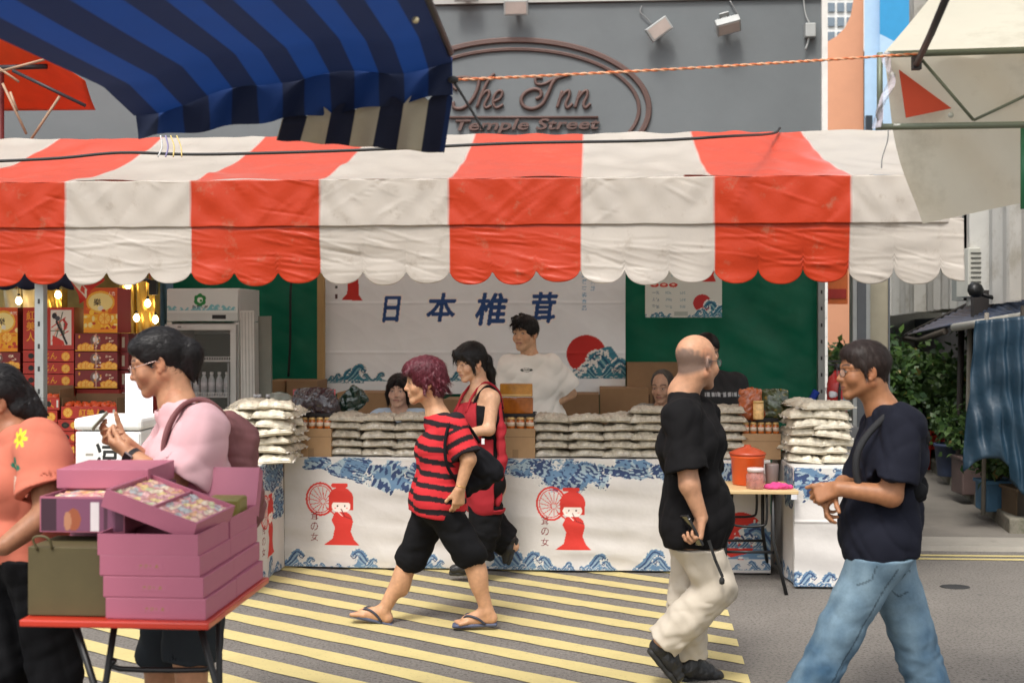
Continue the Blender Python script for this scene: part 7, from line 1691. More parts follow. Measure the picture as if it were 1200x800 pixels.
def red_boxes():
    v = .62; m = mat('printed_carton', rough=.45, attr=True, var=.05, vscale=10, spec=.5); mar = (.22,.018,.018); red = (.50,.035,.02); r = random.Random(9)
    def bx(px0, py0, px1, py1, paint, col, lab, vv=v, d=.26, side=None, g='red fruit gift cartons at the neighbouring stall'):
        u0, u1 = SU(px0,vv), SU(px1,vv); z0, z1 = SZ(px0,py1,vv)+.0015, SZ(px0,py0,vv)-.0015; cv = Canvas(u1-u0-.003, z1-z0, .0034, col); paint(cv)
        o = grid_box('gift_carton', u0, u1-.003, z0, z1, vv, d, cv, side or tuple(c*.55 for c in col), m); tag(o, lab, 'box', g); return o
    def orange(cv, x, y, s_):
        cv.ell(x, y, s_, s_, srgb(240,150,30)); cv.ell(x, y, s_*.8, s_*.8, srgb(250,200,90))
        for k in range(8): cv.stroke([(x,y),(x+s_*.75*math.cos(k*.785),y+s_*.75*math.sin(k*.785))], s_*.05, srgb(235,150,40))
    def p_small(cv):
        w, h = cv.w, cv.h
        for cx in (.25,.8): 
            for q in (-.12,0,.12): orange(cv, w*(cx+q), h*.20, h*(.28 if q == 0 else .2))
        cv.rect(0,0,w,h*.06, GOLD); cv.ell(w*.48, h*.62, h*.3, h*.3, srgb(120,90,80)); cv.ell(w*.48, h*.66, h*.16, h*.16, srgb(220,215,210))
        for k in range(9): cv.ell(w*r.uniform(.38,.62), h*r.uniform(.2,.9), h*.05, h*.05, r.choice((srgb(240,180,150), GOLD, srgb(240,230,220))))
        cv.rect(w*.485,0,w*.5,h, srgb(220,170,140)); cv.text('福果', w*.72, h*.68, h*.16, srgb(240,220,190), .01); cv.text('吉祥', w*.80, h*.50, h*.14, srgb(240,220,190), .01); cv.ell(w*.1,h*.82,h*.05,h*.1, GOLD)
    def p_big(cv):
        w, h = cv.w, cv.h; cv.rect(0,0,w,h, srgb(214,90,40)); cv.rect(0,0,w,h*.42, srgb(240,170,30)); cv.ell(w*.5,h*.68,w*.42,h*.25, srgb(240,180,60)); cv.ell(w*.5,h*.68,w*.36,h*.2, srgb(245,225,150))
        for k in range(30): cv.ell(w*r.random(), h*r.uniform(.05,.6), w*r.uniform(.03,.08), w*r.uniform(.03,.08), r.choice((srgb(250,200,60), srgb(230,110,20), srgb(245,225,150), srgb(200,60,30))))
        orange(cv, w*.62, h*.32, w*.20); cv.text('樂', w*.30, h*.60, h*.16, srgb(50,30,30), .03); cv.text('大吉', w*.72, h*.83, h*.08, srgb(245,235,220), .02); cv.rect(0,0,w,h*.08, srgb(240,150,20))
        cv.ell(w*.5,h*.55,w*.08,h*.05, srgb(230,225,210))
    def p_row(cv):
        w, h = cv.w, cv.h; cv.ell(w*.16,h*.5,w*.06,h*.24, srgb(25,20,20)); cv.text('じん', w*.42, h*.22, h*.55, GOLD, .04); orange(cv, w*.84, h*.45, h*.4)
    def p_end(cv):
        w, h = cv.w, cv.h; cv.ell(w*.45,h*.5,w*.24,h*.26, srgb(25,20,20)); cv.ell(w*.45,h*.5,w*.12,h*.12, srgb(60,60,40)); orange(cv, w*.96, h*.5, h*.3)
    def p_lady(cv):
        w, h = cv.w, cv.h; cv.text('紅美人', w*.07, h*.70, h*.22, GOLD, .03, vert=True, wid=w*.16)
        x0, x1 = w*.54, w*.95; cv.rect(x0, h*.10, x1, h*.94, srgb(228,220,212))
        for k in range(14): cv.stroke([(r.uniform(x0,x1), h*r.uniform(.1,.9)) for _ in range(2)], .004, r.choice((srgb(200,60,50), srgb(90,100,80), srgb(220,150,130))))
        cv.ell(w*.62,h*.80,w*.05,h*.07, srgb(40,35,45)); cv.ell(w*.68,h*.74,w*.05,h*.06, srgb(70,70,80)); cv.stroke([(w*.66,h*.66),(w*.74,h*.46),(w*.86,h*.14)], .008, srgb(25,20,25)); cv.stroke([(w*.80,h*.70),(w*.86,h*.6),(w*.82,h*.5)], .009, srgb(190,40,35)); cv.poly([(w*.58,h*.1),(w*.58,h*.34),(w*.80,h*.2),(w*.82,h*.1)], srgb(205,50,35))
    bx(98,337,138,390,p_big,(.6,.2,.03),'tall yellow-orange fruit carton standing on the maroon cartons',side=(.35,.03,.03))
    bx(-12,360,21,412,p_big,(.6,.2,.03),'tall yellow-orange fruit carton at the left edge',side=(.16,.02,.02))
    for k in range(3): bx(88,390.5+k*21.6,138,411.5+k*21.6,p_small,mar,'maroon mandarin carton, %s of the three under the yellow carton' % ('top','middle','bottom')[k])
    for k in range(4): bx(-26,412.5+k*20,24,432+k*20,p_small,mar,'maroon mandarin carton at the left edge, %s from the top' % ('first','second','third','fourth')[k])
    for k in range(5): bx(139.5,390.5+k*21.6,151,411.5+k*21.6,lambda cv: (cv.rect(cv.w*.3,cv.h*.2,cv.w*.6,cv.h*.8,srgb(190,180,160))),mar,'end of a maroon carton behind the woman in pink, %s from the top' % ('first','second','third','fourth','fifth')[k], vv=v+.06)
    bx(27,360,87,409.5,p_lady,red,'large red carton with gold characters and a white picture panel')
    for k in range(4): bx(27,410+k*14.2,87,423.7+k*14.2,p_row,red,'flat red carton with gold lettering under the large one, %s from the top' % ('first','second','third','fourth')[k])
    # stand for them
    def stand(px0, px1, py, vv, lab):
        u0, u1 = SU(px0,vv), SU(px1,vv); z = SZ(px0,py,vv)-.002; t = empty('display_table', S((u0+u1)/2, vv+.2, 0), -TH); tag(t, lab, 'table'); b = MB(); b.box((0,0,z-.015), (u1-u0,.5,.03)); b.build('tabletop', mat('red_cloth_top', (.35,.03,.02), .7), t)
        for sx in (-1,1):
            for sy in (-.2,.2): b = MB(); b.tube([(sx*((u1-u0)/2-.05),sy,0),(sx*((u1-u0)/2-.05),sy,z-.03)], .014, 6); b.build('leg', mat('black_metal', (.02,.02,.02), .4, .5), t)
    # lower cartons in front
    v2 = .30
    def tray(px0, py0, px1, py1, lab, n):
        u0, u1 = SU(px0,v2), SU(px1,v2); z0, z1 = SZ(px0,py1,v2), SZ(px0,py0,v2); w, h, d = u1-u0, z1-z0, .24
        cv = Canvas(w, h, .0034, red); orange(cv, w*.12, h*.5, h*.4); cv.text('紅美人', w*.32, h*.2, h*.6, GOLD, .04); cv.ell(w*.74,h*.5,w*.06,h*.26,srgb(25,20,20)); cv.rect(w*.93,h*.2,w*.97,h*.8,srgb(220,210,200))
        t = empty('fruit_tray', S((u0+u1)/2, v2+d/2, z0), -TH); tag(t, lab, 'tray')
        P = np.empty(cv.X.shape+(3,)); P[...,0] = cv.X-w/2; P[...,1] = -d/2-.003; P[...,2] = cv.Y; grid_mesh('front_panel', P, cv.a, m, t, solid=.004)
        b = MB(); cb = mat('cardboard_dark', (.20,.12,.06), .85)
        b.box((0,0,.005), (w-.01,d-.01,.008)); b.box((-w/2+.003,0,h/2+.03), (.004,d-.004,h+.06)); b.box((w/2-.003,0,h/2+.03), (.004,d-.004,h+.06)); b.box((0,d/2-.003,h/2+.04), (w-.012,.004,h+.08)); b.build('box_walls', cb, t)
        first = None
        om = mat('ripe_persimmon', (.72,.085,.012), .3, var=.12, vscale=10, coat=.3)
        for k in range(n):
            x = -w/2+.04+(w-.08)*(k%6)/5; y = -d/2+.045+.065*(k//6); zz = h*.55+.03
            if first is None:
                b = MB(); b.lathe((0,0,0), [(.004,-.026),(.018,-.024),(.031,-.008),(.034,.006),(.026,.022),(.008,.027),(.003,.024)], 14); o = b.build('orange_fruit', om); l = MB(); l.lathe((0,0,.022), [(.010,0),(.004,.006)], 5); l.build('leaf', mat('calyx', (.05,.10,.02), .6), o); first = o
            else: o = copy_tree(first)
            o.location = S((u0+u1)/2+x+r.uniform(-.006,.006), v2+d/2+y, z0+zz+r.uniform(-.004,.012)); o.rotation_euler = (r.uniform(-.5,.5), r.uniform(-.5,.5), r.uniform(0,6)); tag(o, 'ripe orange fruit in the '+lab.split(' with')[0], 'fruit', 'ripe fruit in the '+lab.split(' with')[0])
    tray(72,476,137,490.5,'right open tray with gold lettering and ripe fruit, right of the tent post',18); tray(22,466,70,480,'left open tray with gold lettering and ripe fruit, left of the tent post',12)
    for k in range(6): bx(68,491+k*14.3,87.5,505+k*14.3,p_end,red,'narrow red carton with a black oval, %s from the top beside the cooler' % ('first','second','third','fourth','fifth','sixth')[k], vv=v2)
    for k in range(5): bx(87.8,491+k*14.3,136,505+k*14.3,p_row,red,'flat red carton behind the white cooler, %s from the top' % ('first','second','third','fourth','fifth')[k], vv=v2)
    for k in range(6): bx(22,480.5+k*14.3,67.5,494.5+k*14.3,p_row,red,'flat red carton behind the woman in salmon, %s from the top' % ('first','second','third','fourth','fifth','sixth')[k], vv=v2)
    for k in range(5): bx(-30,480.5+k*20,21,500+k*20,p_small,mar,'maroon mandarin carton low at the left edge, %s from the top' % ('first','second','third','fourth','fifth')[k], vv=v2)
    stand(-32,138,577.5,v2,'low display table carrying the front rows of red cartons'); stand(-28,152,499,v,'raised display table carrying the rear rows of red cartons') if False else None
    b = MB(); u0, u1 = SU(-26,v+.02), SU(150,v+.02); zz = min(SZ(27,466.8,v), SZ(88,455.3,v), SZ(0,492,v))
    for (a, c_, y_) in ((-26,24.5,492.3),(26.5,87.2,466.9),(87.7,138.5,455.6),(139,152,499)):
        ua, ub = SU(a,v), SU(c_,v); z_ = SZ((a+c_)/2,y_,v)-.001; b = MB(); b.box((0,0,z_/2), (ub-ua-.004,.26,z_-.004), 0, bev=.004); o = b.build('display_plinth', mat('red_cloth_top', (.35,.03,.02), .7)); o.location = S((ua+ub)/2, v+.15+(.06 if a > 138 else 0), 0); o.rotation_euler = (0,0,-TH); tag(o, 'red covered plinth under the cartons at '+{-26:'the left edge',26.5:'the large gold-lettered carton',87.7:'the yellow carton',139:'the end column'}[a], 'plinth')
    # gold bags, lamps, neighbour's navy canopy, gold backdrop
    gm = mat('gold_foil', (.60,.42,.10), .25, .6, var=.3, vscale=9, bump=.3, bscale=12); em = mat('warm_bulb', (1,.8,.5), .3, var=0, emit=((1,.66,.28), 9.0)); pm = mat('cream_silk', (.62,.58,.40), .4, var=.2, vscale=10)
    for i, (a, c_, y0, y1, mm) in enumerate(((8,28,339,360,pm),(30,54,339,360,pm),(56,76,339,360,gm),(143,160,326,392,gm),(162,185,330,392,gm))):
        vv = 1.5; u0, u1 = SU(a,vv), SU(c_,vv); z0, z1 = SZ(a,y1,vv)-.1, SZ(a,y0,vv); w = u1-u0; h = z1-z0; b = MB()
        b.sheet(lambda p, q: ((p-.5)*w, -.05+.01*math.sin(p*9+q*4), h*q), 14, 8); b.sheet(lambda p, q: ((p-.5)*w, .05, h*q), 4, 4, flip=True); b.sheet(lambda p, q: (-w/2, -.05+.1*p, h*q), 2, 4, flip=True); b.sheet(lambda p, q: (w/2, -.05+.1*p, h*q), 2, 4)
        o = b.build('gift_bag', mm); o.location = S((u0+u1)/2, vv, z0); o.rotation_euler = (0,0,-TH); 
        l = MB(); l.tube(cr([(-w*.2,-.04,h),(-w*.15,-.04,h+.08),(w*.15,-.04,h+.08),(w*.2,-.04,h)],4), .004, 5); l.build('handle', mat('red_cord', (.4,.02,.02), .7), o)
        tag(o, ('cream silk gift bag at the far left','cream silk gift bag beside the tent post','gold gift bag just right of the tent post','tall gold gift bag left of the bright lamp','tall gold gift bag beside the fridge')[i], 'bag')
        s_ = MB(); s_.box((0,.0,z0/2), (w+.1,.3,z0)); q = s_.build('display_plinth', mat('red_cloth_top', (.35,.03,.02), .7)); q.location = S((u0+u1)/2, vv+.02, 0); q.rotation_euler = (0,0,-TH); tag(q, 'rear plinth beneath the '+('far-left cream','second cream','small gold','tall left gold','tall right gold')[i]+' gift bag', 'plinth')
    for i, (px, py) in enumerate(((22,352),(50,355),(68,345),(150,334),(160,372),(173,355),(182,374))):
        b = MB(); b.lathe((0,0,0), [(.006,-.035),(.022,-.02),(.026,0),(.016,.022),(.010,.03)], 12); o = b.build('light_bulb', em); o.location = S(SU(px,1.36), 1.36, SZ(px,py,1.36)); l = MB(); l.lathe((0,0,.03), [(.011,0),(.011,.025)], 8); l.tube([(0,0,.05),(0,.0,.5)], .003, 4); l.build('socket', mat('black_plastic', (.015,.015,.016), .3), o)
        tag(o, 'lit warm bulb hanging among the gold bags, %s from the left' % ('first','second','third','fourth','fifth','sixth','seventh')[i], 'bulb', 'warm bulbs over the gift bags')
    b = MB(); b.box((0,0,1.3), (2.6,.05,2.6), 0); o = b.build('backdrop_panel', mat('gold_backdrop', (.40,.30,.08), .5, var=.4, vscale=4)); o.location = S(SU(60,2.1), 2.0, 0); o.rotation_euler = (0,0,-TH); o.location = S(SU(185,2.0)-1.34, 2.0, 0); tag(o, 'gold-coloured backdrop board behind the gift bags', 'board')
    b = MB(); vv = .95; nm = mat('navy_canvas', (.012,.018,.05), .8, var=.15)
    ua, ub = SU(-60,vv), SU(86,vv); zt, zc_ = SZ(40,300,vv), SZ(40,340,vv); 
    def fl(p, q): u = ua+(ub-ua)*p; k = abs(math.sin(p*math.pi*5.5)); return S(u, vv+.01*math.sin(p*40), zt+(zc_-.03*k+.03-zt)*q)
    b.sheet(fl, 110, 6); og = S((ua+ub)/2, vv, zt); o = b.build('valance', nm, origin=og, solid=.003); tag(o, 'navy scalloped canopy edge of the neighbouring stall at the left', 'canopy')
    bb = MB(); bb.sheet(lambda p, q: S(ua+(ub-ua)*p, vv+.9*q, zt+.25*q), 8, 4); r_ = bb.build('roof', nm, origin=og, solid=.003); r_.parent = o; r_.location = (0,0,0)
    # folded red and white canopy corner
    rm = mat('striped_corner', rough=.6, attr=True, var=.05); cv = Canvas(.36, .34, .006, srgb(205,50,40)); cv.poly([(.0,.30),(.06,.34),(.16,.05),(.08,.0)], srgb(225,215,205)); cv.poly([(.20,.24),(.30,.30),(.34,.20),(.26,.14)], srgb(225,215,205)); cv.poly([(.06,.12),(.12,.14),(.14,.08),(.09,.05)], srgb(205,50,40))
    P = np.empty(cv.X.shape+(3,)); a_ = (cv.X/.36); b_ = (cv.Y/.34); A = W(83,332,7.6); B_ = W(96,352,7.6); 
    c00, c10, c01, c11 = W(93,356,7.75), W(121,328,7.75), W(82,322,7.7), W(112,305,7.7)
    for k in range(3): P[..., k] = c00[k]*(1-a_)*(1-b_)+c10[k]*a_*(1-b_)+c01[k]*(1-a_)*b_+c11[k]*a_*b_
    P[..., 1] += .03*np.sin(a_*8+b_*5); o = grid_mesh('folded_flap', P, cv.a, rm, solid=.002, origin=c00); tag(o, 'folded corner of red and white canvas hanging under the tent edge at the left', 'canvas')
    b = MB(); b.box((0,0,0), (.05,.05,.10), 0); b.tube([(0,0,.03),(-.13,0,.09)], .014, 6); o = b.build('clamp_lamp', mat('black_plastic', (.015,.015,.016), .3)); o.location = W(180,337,8.2); tag(o, 'black clamp lamp with silver arm under the tent edge near the fridge', 'lamp')
    b = MB(); b.sheet(lambda p, q: S(SU(184+18*p,2.3), 2.3+.02*math.sin(p*9+q*6), .6+1.55*q), 12, 16); o = b.build('blue_sheet', mat('pale_blue_tarp', (.12,.25,.38), .6, var=.25), origin=S(SU(193,2.3),2.3,.6), solid=.002); tag(o, 'strip of pale blue sheeting left of the fridge', 'sheet')
def cooler():
    Y = 6.9; x0, x1 = (87-600)*Y/F, (168-600)*Y/F; zt = 1.62-(490-385)*Y/F; zb = .62; w = x1-x0; h = zt-zb
    t = empty('cooler', ((x0+x1)/2, Y+.22, zb), -.04); tag(t, 'white foam cooler box with a large black Chinese character', 'cooler')
    wm = mat('cooler_white', rough=.6, attr=True, var=.04); b = MB(); b.box((0,0,(h-.075)/2), (w-.012,.42,h-.078), bev=.012); b.build('body', mat('foam_white', (.70,.69,.67), .7), t); b = MB(); b.box((0,0,h-.035), (w+.004,.44,.07), bev=.02); b.build('lid', mat('foam_lid', (.74,.73,.71), .6), t)
    cv = Canvas(w-.03, h-.10, .003, srgb(222,221,219)); s_ = Y/F
    cv.text('凉', (111-87)*s_-.015, (cv.h+.08)-(545-490)*s_-.02, 32*s_, srgb(30,30,28), .05, .12, wid=30*s_); cv.rect((98-87)*s_, cv.h-.13*1, (98-87)*s_+.045, cv.h-.115, srgb(150,145,135))
    P = np.empty(cv.X.shape+(3,)); P[...,0] = cv.X-cv.w/2; P[...,1] = -.2135; P[...,2] = cv.Y+.012; grid_mesh('front_panel', P, cv.a, wm, t, solid=.003)
    b = MB(); b.box((0,0,.31), (w+.2,.5,.615), 0, bev=.008); o = b.build('display_plinth', mat('white_block', (.60,.59,.57), .7)); o.location = ((x0+x1)/2+.05, Y+.25, 0); tag(o, 'white block on which the foam cooler stands', 'plinth')
    p = W(163,468,7.35); b = MB(); cv = Canvas(.17, .36, .004, srgb(226,226,232)); 
    for k in range(22): cv.rect(.05, .02+k*.015, .10+.03*((k*7)%4)/4, .024+k*.015, srgb(180,180,190))
    P = np.empty(cv.X.shape+(3,)); P[...,0] = cv.X-.085; P[...,1] = 0; P[...,2] = cv.Y-.2; o = grid_mesh('notice', P, cv.a, wm, solid=.004); o.location = p; tag(o, 'white printed notice standing upright behind the cooler', 'notice')
    b = MB(); b.box((0,.02,.0), (.02,.02,.9)); q = b.build('stand', mat('black_metal', (.02,.02,.02), .4, .5), o); q.location = (0,0,-.5)
def canopies():
    # blue and black striped canopy overhead, left
    m = mat('blue_canvas', rough=.75, attr=True, var=.06, vscale=8, trans=.35, bump=.2, bscale=300, bdist=.002)
    blue, blk = np.array((.008,.040,.175)), np.array((.009,.017,.052)); cream = np.array((.52,.46,.34)); nav = np.array((.010,.014,.04))
    root = empty('blue_canopy', (-.9,2.8,2.4)); tag(root, 'blue and black striped canopy hanging overhead at the top left', 'canopy'); og = np.array((-.9,2.8,2.4))
    A = W(530,95,4.0); B = W(157,124,4.0)
    nx, ny = 220, 90; U, V = np.meshgrid(np.linspace(0,1,nx), np.linspace(0,1,ny))
    P = np.empty((ny,nx,3)); Xf = B[0]+(A[0]-B[0])*U; Xn = Xf-.10*(1-V)*0
    Yv = 4.0-2.9*(1-V); P[...,0] = Xf-(4.0-Yv)*(.07+.10*(1-U)); P[...,1] = Yv; hem = B[2]+(A[2]-B[2])*U
    P[...,2] = hem+.015+.085*np.minimum(1,U*2.2)+(.06+.0*(1-U))*(4.0-Yv)+.05*np.sin(math.pi*U)*(1-V)-.035*np.sin(math.pi*V)+.012*np.sin(U*17+V*3)*V
    P[...,2] -= np.where(V > .93, (V-.93)/.07*.05, 0)
    def stripes(U, n=6.5, a=blue, b=blk): k = np.floor(U*n*2).astype(int); return np.where((k%2 == 1)[..., None], a, b)
    c = stripes(U); c = np.where((U > .972)[..., None], blk, c)
    grid_mesh('roof_sheet', P-og, c, m, root)
    nv = 30; U, V = np.meshgrid(np.linspace(0,1,nx), np.linspace(0,1,nv)); P = np.empty((nv,nx,3)); X = B[0]+(A[0]-B[0])*U
    drop = .125*(1-V*0)*(1-.25*U); hem = B[2]+(A[2]-B[2])*U
    P[...,0] = X; P[...,1] = 4.0+.03*np.sin(U*30+V*2)*V+.02*V; P[...,2] = hem+.03+.05*np.minimum(1,U*2.2)-(.135*(1-U)+.12*U)*V-.03*np.sin(math.pi*U)*V
    grid_mesh('inner_valance', P-og, stripes(U), m, root)
    U, V = np.meshgrid(np.linspace(.46,1.0,160), np.linspace(0,1,24)); P = np.empty((24,160,3)); X = B[0]+(A[0]-B[0])*U; hem = B[2]+(A[2]-B[2])*U
    P[...,0] = X-.03*V; P[...,1] = 4.03+.05*V+.015*np.sin(U*55)*V; P[...,2] = hem-.05+.03*np.abs(np.sin(U*13*math.pi))*(V < .2)-(.06+.12*(U-.46)/.54)*V-.03*(1-(U-.46)/.54)
    k = np.floor(U*6.5*2).astype(int); c = np.where((k%2 == 1)[..., None], cream, nav); c = np.where((U > .985)[..., None], blue*.5, c)
    grid_mesh('outer_valance', P-og, c, mat('faded_canvas', rough=.85, attr=True, var=.08, vscale=10, trans=.2, bump=.2, bscale=300, bdist=.002), root, solid=.002)
    b = MB(); e = [np.array((A[0]-(4-y)*.07, y, A[2]+.10+.06*(4-y)-.02)) for y in np.linspace(1.2,3.95,8)]; b.tube([p-og for p in e], .012, 8); b.build('frame_tube', mat('dark_tube', (.04,.04,.045), .5, .4), root)
    b = MB(); b.lathe(W(487,24,3.3)-og, [(.004,0),(.010,.001),(.010,.003),(.005,.004)], 12, R=rotx(math.pi/2)); b.build('eyelet', mat('brass', (.6,.5,.3), .3, .8), root)
    # orange-red canopy at far left
    om = mat('orange_canvas', (.80,.12,.02), .7, var=.08, trans=.45, vscale=4); root = empty('orange_canopy', W(30,90,11.2)); tag(root, 'orange-red canopy with thin poles at the far left, behind the blue one', 'canopy'); og = np.array(root.location)
    n = 20; a0, a1, b0, b1 = W(-90,-40,10.9), W(100,95,10.9), W(-90,131,12.2), W(112,129,12.2)
    b = MB(); b.sheet(lambda u, v: (a0*(1-u)*(1-v)+a1*u*(1-v)+b0*(1-u)*v+b1*u*v)-og+np.array((0,0,-.02*math.sin(math.pi*v))), 24, 20); b.build('roof_sheet', om, root, solid=.002)
    wd = mat('bamboo_pole', (.34,.22,.14), .6, var=.2); dk = mat('dark_tube', (.04,.04,.045), .5, .4)
    b = MB(); b.tube([W(-20,80,11.1)-og, W(55,78,11.1)-og], .025, 6); b.tube([W(15,83,11.0)-og, W(100,124,11.0)-og], .018, 6); b.build('frame_tube', dk, root)
    for p, q in (((0,84),(52,70)),((3,98),(31,157)),((70,113),(36,164)),((-4,78),(22,96)),((12,108),(20,130))):
        b = MB(); b.tube([W(*p,10.8)-og, W(*q,10.8)-og], .012, 6); b.build('thin_pole', wd, root)
    b = MB(); b.tube([W(0,80,11.3)-og, W(0,585,11.3)-og], .04, 8); b.build('post', mat('dark_red_post', (.12,.02,.02), .5), root)
    # cream canopy right
    cm = mat('cream_canvas', (.70,.66,.54), .75, var=.06, vscale=2, trans=.62, bump=.25, bscale=250, bdist=.002, dirt=((.36,.32,.22), 2.5, .55, .4)); root = empty('cream_canopy', W(1100,100,4.5)); tag(root, 'cream canopy with green metal frame at the top right', 'canopy'); og = np.array(root.location)
    def vl(u, v):
        top = W(1036,62,4.55)*(1-u)+W(1420,50,4.2)*u; bot = W(1079,263,4.62)*(1-u)+W(1420,190,4.3)*u
        p = top*(1-v)+bot*v; p = p+np.array((-.02*math.sin(v*3)*(1-u), .025*math.sin(u*9+v*4)+.012*math.sin(u*24-v*8), 0)); return p-og
    b = MB(); b.sheet(vl, 60, 40); b.build('side_sheet', cm, root)
    def rf(u, v):
        n0, n1 = W(1036,62,4.55), W(1420,50,4.2); d = np.array((-.075,-1,.12)); L = 1.9; p = n0*(1-u)+n1*u+d*L*v; p[2] -= .05*math.sin(math.pi*v); p[2] += .25*math.sin(math.pi*min(1,u*1.0))*v*.0; return p-og
    b = MB(); b.sheet(rf, 30, 30, flip=True); b.build('roof_sheet', cm, root)
    b = MB(); tri = [W(1054,82,4.50),W(1115,127,4.50),W(1062,138,4.50)]; b.add([p-og for p in tri]+[p-og+np.array((0,.006,0)) for p in tri], [(0,2,1),(3,4,5),(0,1,4,3),(1,2,5,4),(2,0,3,5)]); b.build('red_patch', mat('red_patch', (.55,.06,.02), .7, var=.05), root)
    fm = mat('green_grey_metal', (.15,.17,.12), .5, .3, var=.1); 
    b = MB()
    for p, q, r_ in (((1026,149),(1420,143),.013),((1040,64),(1420,52),.013),((1031,62),(1031,152),.011)):
        b.tube([W(*p,4.45)-og, W(*q,4.45 if q[0] < 1300 else 4.12)-og], r_, 6)
    b.build('frame_rail', fm, root); b = MB()
    for p, q in (((1080,70),(1141,141)),((1141,141),(1215,106)),((1215,106),(1290,146))): b.tube([W(*p,4.43)-og, W(*q,4.40)-og], .006, 6)
    b.build('brace', fm, root); b = MB(); b.tube([W(1074,76,4.42)-og, W(1091,40,3.95)-og, W(1113,-12,3.5)-og], .013, 6); b.box(W(1074,74,4.42)-og, (.03,.03,.05)); b.build('rafter', mat('dark_tube', (.04,.04,.045), .5, .4), root)
    b = MB(); b.tube([W(1199,150,4.35)-og, W(1199,245,4.35)-og], .010, 8); b.build('green_pole', mat('green_paint', (.02,.16,.07), .4), root)
    b = MB(); b.tube([W(1086,148,4.44)-og+np.array((0,-.02,0)), W(1045,148,4.44)-og+np.array((0,-.02,0))], .006, 5)
    for px, py in ((1046,88),(1114,135),(1033,149)): b.lathe(W(px,py,4.47)-og, [(.004,0),(.011,.001),(.011,.004),(.005,.005)], 10, R=rotx(math.pi/2))
    b.build('fitting', mat('pale_metal', (.5,.5,.45), .4, .5), root)
    b = MB(); r = random.Random(2)
    def fs(u, v): p = W(1036+8*math.sin(v*5)+9*(u-.5), 62+88*v, 4.40); return p-og+np.array((0,.02*math.sin(v*14+u*5),0))
    b.sheet(fs, 4, 24); b.build('plastic_wrap', mat('clear_film', (.68,.62,.70), .15, alpha=.45, var=.5, vscale=40), root)
    b = MB(); b.tube(cr([W(1041,152,4.4)-og, W(1040,165,4.4)-og, W(1034,185,4.4)-og, W(1033,197,4.4)-og],4), .0022, 4); b.tube(cr([W(1030,122,4.4)-og, W(1027,135,4.4)-og, W(1033,146,4.4)-og],4), .003, 4); b.build('string', mat('grey_wire', (.2,.2,.2), .6), root)
    # ropes and cables
    b = MB(); P = [W(530,94,4.0), W(700,86,4.15), W(880,76,4.3), W(1035,66,4.38), W(1200,55,4.45), W(1400,44,4.5)]; Q = cr(P, 60)
    for s_ in (0, math.pi): b.tube([p+np.array((0, .0026*math.cos(i*.9+s_), .0026*math.sin(i*.9+s_))) for i, p in enumerate(Q)], .0030, 5, mi=0 if s_ == 0 else 1)
    tag(b.build('rope', [mat('orange_rope', (.62,.16,.05), .7), mat('orange_rope_pale', (.70,.38,.22), .7)], origin=W(530,94,4.0)), 'twisted orange rope stretched from the blue canopy to the cream canopy', 'rope')
    b = MB(); b.lathe(W(531,94,4.0), [(.008,-.01),(.018,-.005),(.018,.006),(.008,.012)], 8); b.tube([W(531,95,4.0), W(521,88,4.02)], .006, 5); b.tube(cr([W(533,98,4.0), W(548,122,4.02), W(567,154,4.05)],4), .0048, 5); tag(b.build('guy_line', mat('black_cord', (.03,.03,.03), .8), origin=W(531,94,4.0)), 'short black cord with knot hanging from the corner of the blue canopy', 'rope')
    b = MB(); P = [W(-80,192,6.6), W(60,186,6.6), (W(142,179,6.6)), W(240,181,6.6), W(420,176,6.6), W(600,168,6.6), W(760,165,6.6), W(850,160,6.6), S(SU(905,.5),.5,SZ(905,160,.5)+.02), S(SU(914,.89),.89,3.085)]; b.tube(cr(P, 8), .009, 6); tag(b.build('cable', mat('black_rubber', (.015,.015,.015), .6), origin=P[0]), 'black electric cable strung across the front of the tent roof', 'cable')
    b = MB()
    for k, (x, c_) in enumerate(((188,0),(194,1),(200,2),(207,2))): b.tube(cr([W(x,159,6.62), W(x+2+k,172,6.6), W(x-3+3*k,184,6.58)],4), .0045, 4, mi=c_)
    tag(b.build('cable_tie', [mat('tie_white', (.6,.6,.58), .6), mat('tie_violet', (.25,.22,.4), .6), mat('tie_yellow', (.6,.45,.15), .6)], origin=W(196,165,6.6)), 'cluster of pale plastic ties knotted where the cable meets the tent ridge', 'cable tie')
def sweets(cv, seed, x0=0, y0=0, x1=None, y1=None):
    r = random.Random(seed); x1 = x1 or cv.w; y1 = y1 or cv.h; cols = [srgb(*c) for c in ((225,185,155),(222,195,130),(210,145,130),(190,192,145),(228,208,180),(215,160,110),(170,172,170),(222,170,165))]
    for row in range(4):
        for k in range(14):
            x = x0+(x1-x0)*(k+.5)/14; y = y0+(y1-y0)*(row+.5)/4; c_ = r.choice(cols); a = r.uniform(-.5,.5)
            cv.ell(x, y, (x1-x0)*.040, (y1-y0)*.115, c_, a); cv.ell(x, y+(y1-y0)*.02, (x1-x0)*.022, (y1-y0)*.06, tuple(q*1.12 for q in c_), a)
    for k in range(14): x, y = r.uniform(x0,x1), r.uniform(y0,y1); cv.stroke([(x,y),(x+r.uniform(-.02,.02),y+r.uniform(-.02,.02))], .0018, srgb(232,215,200))
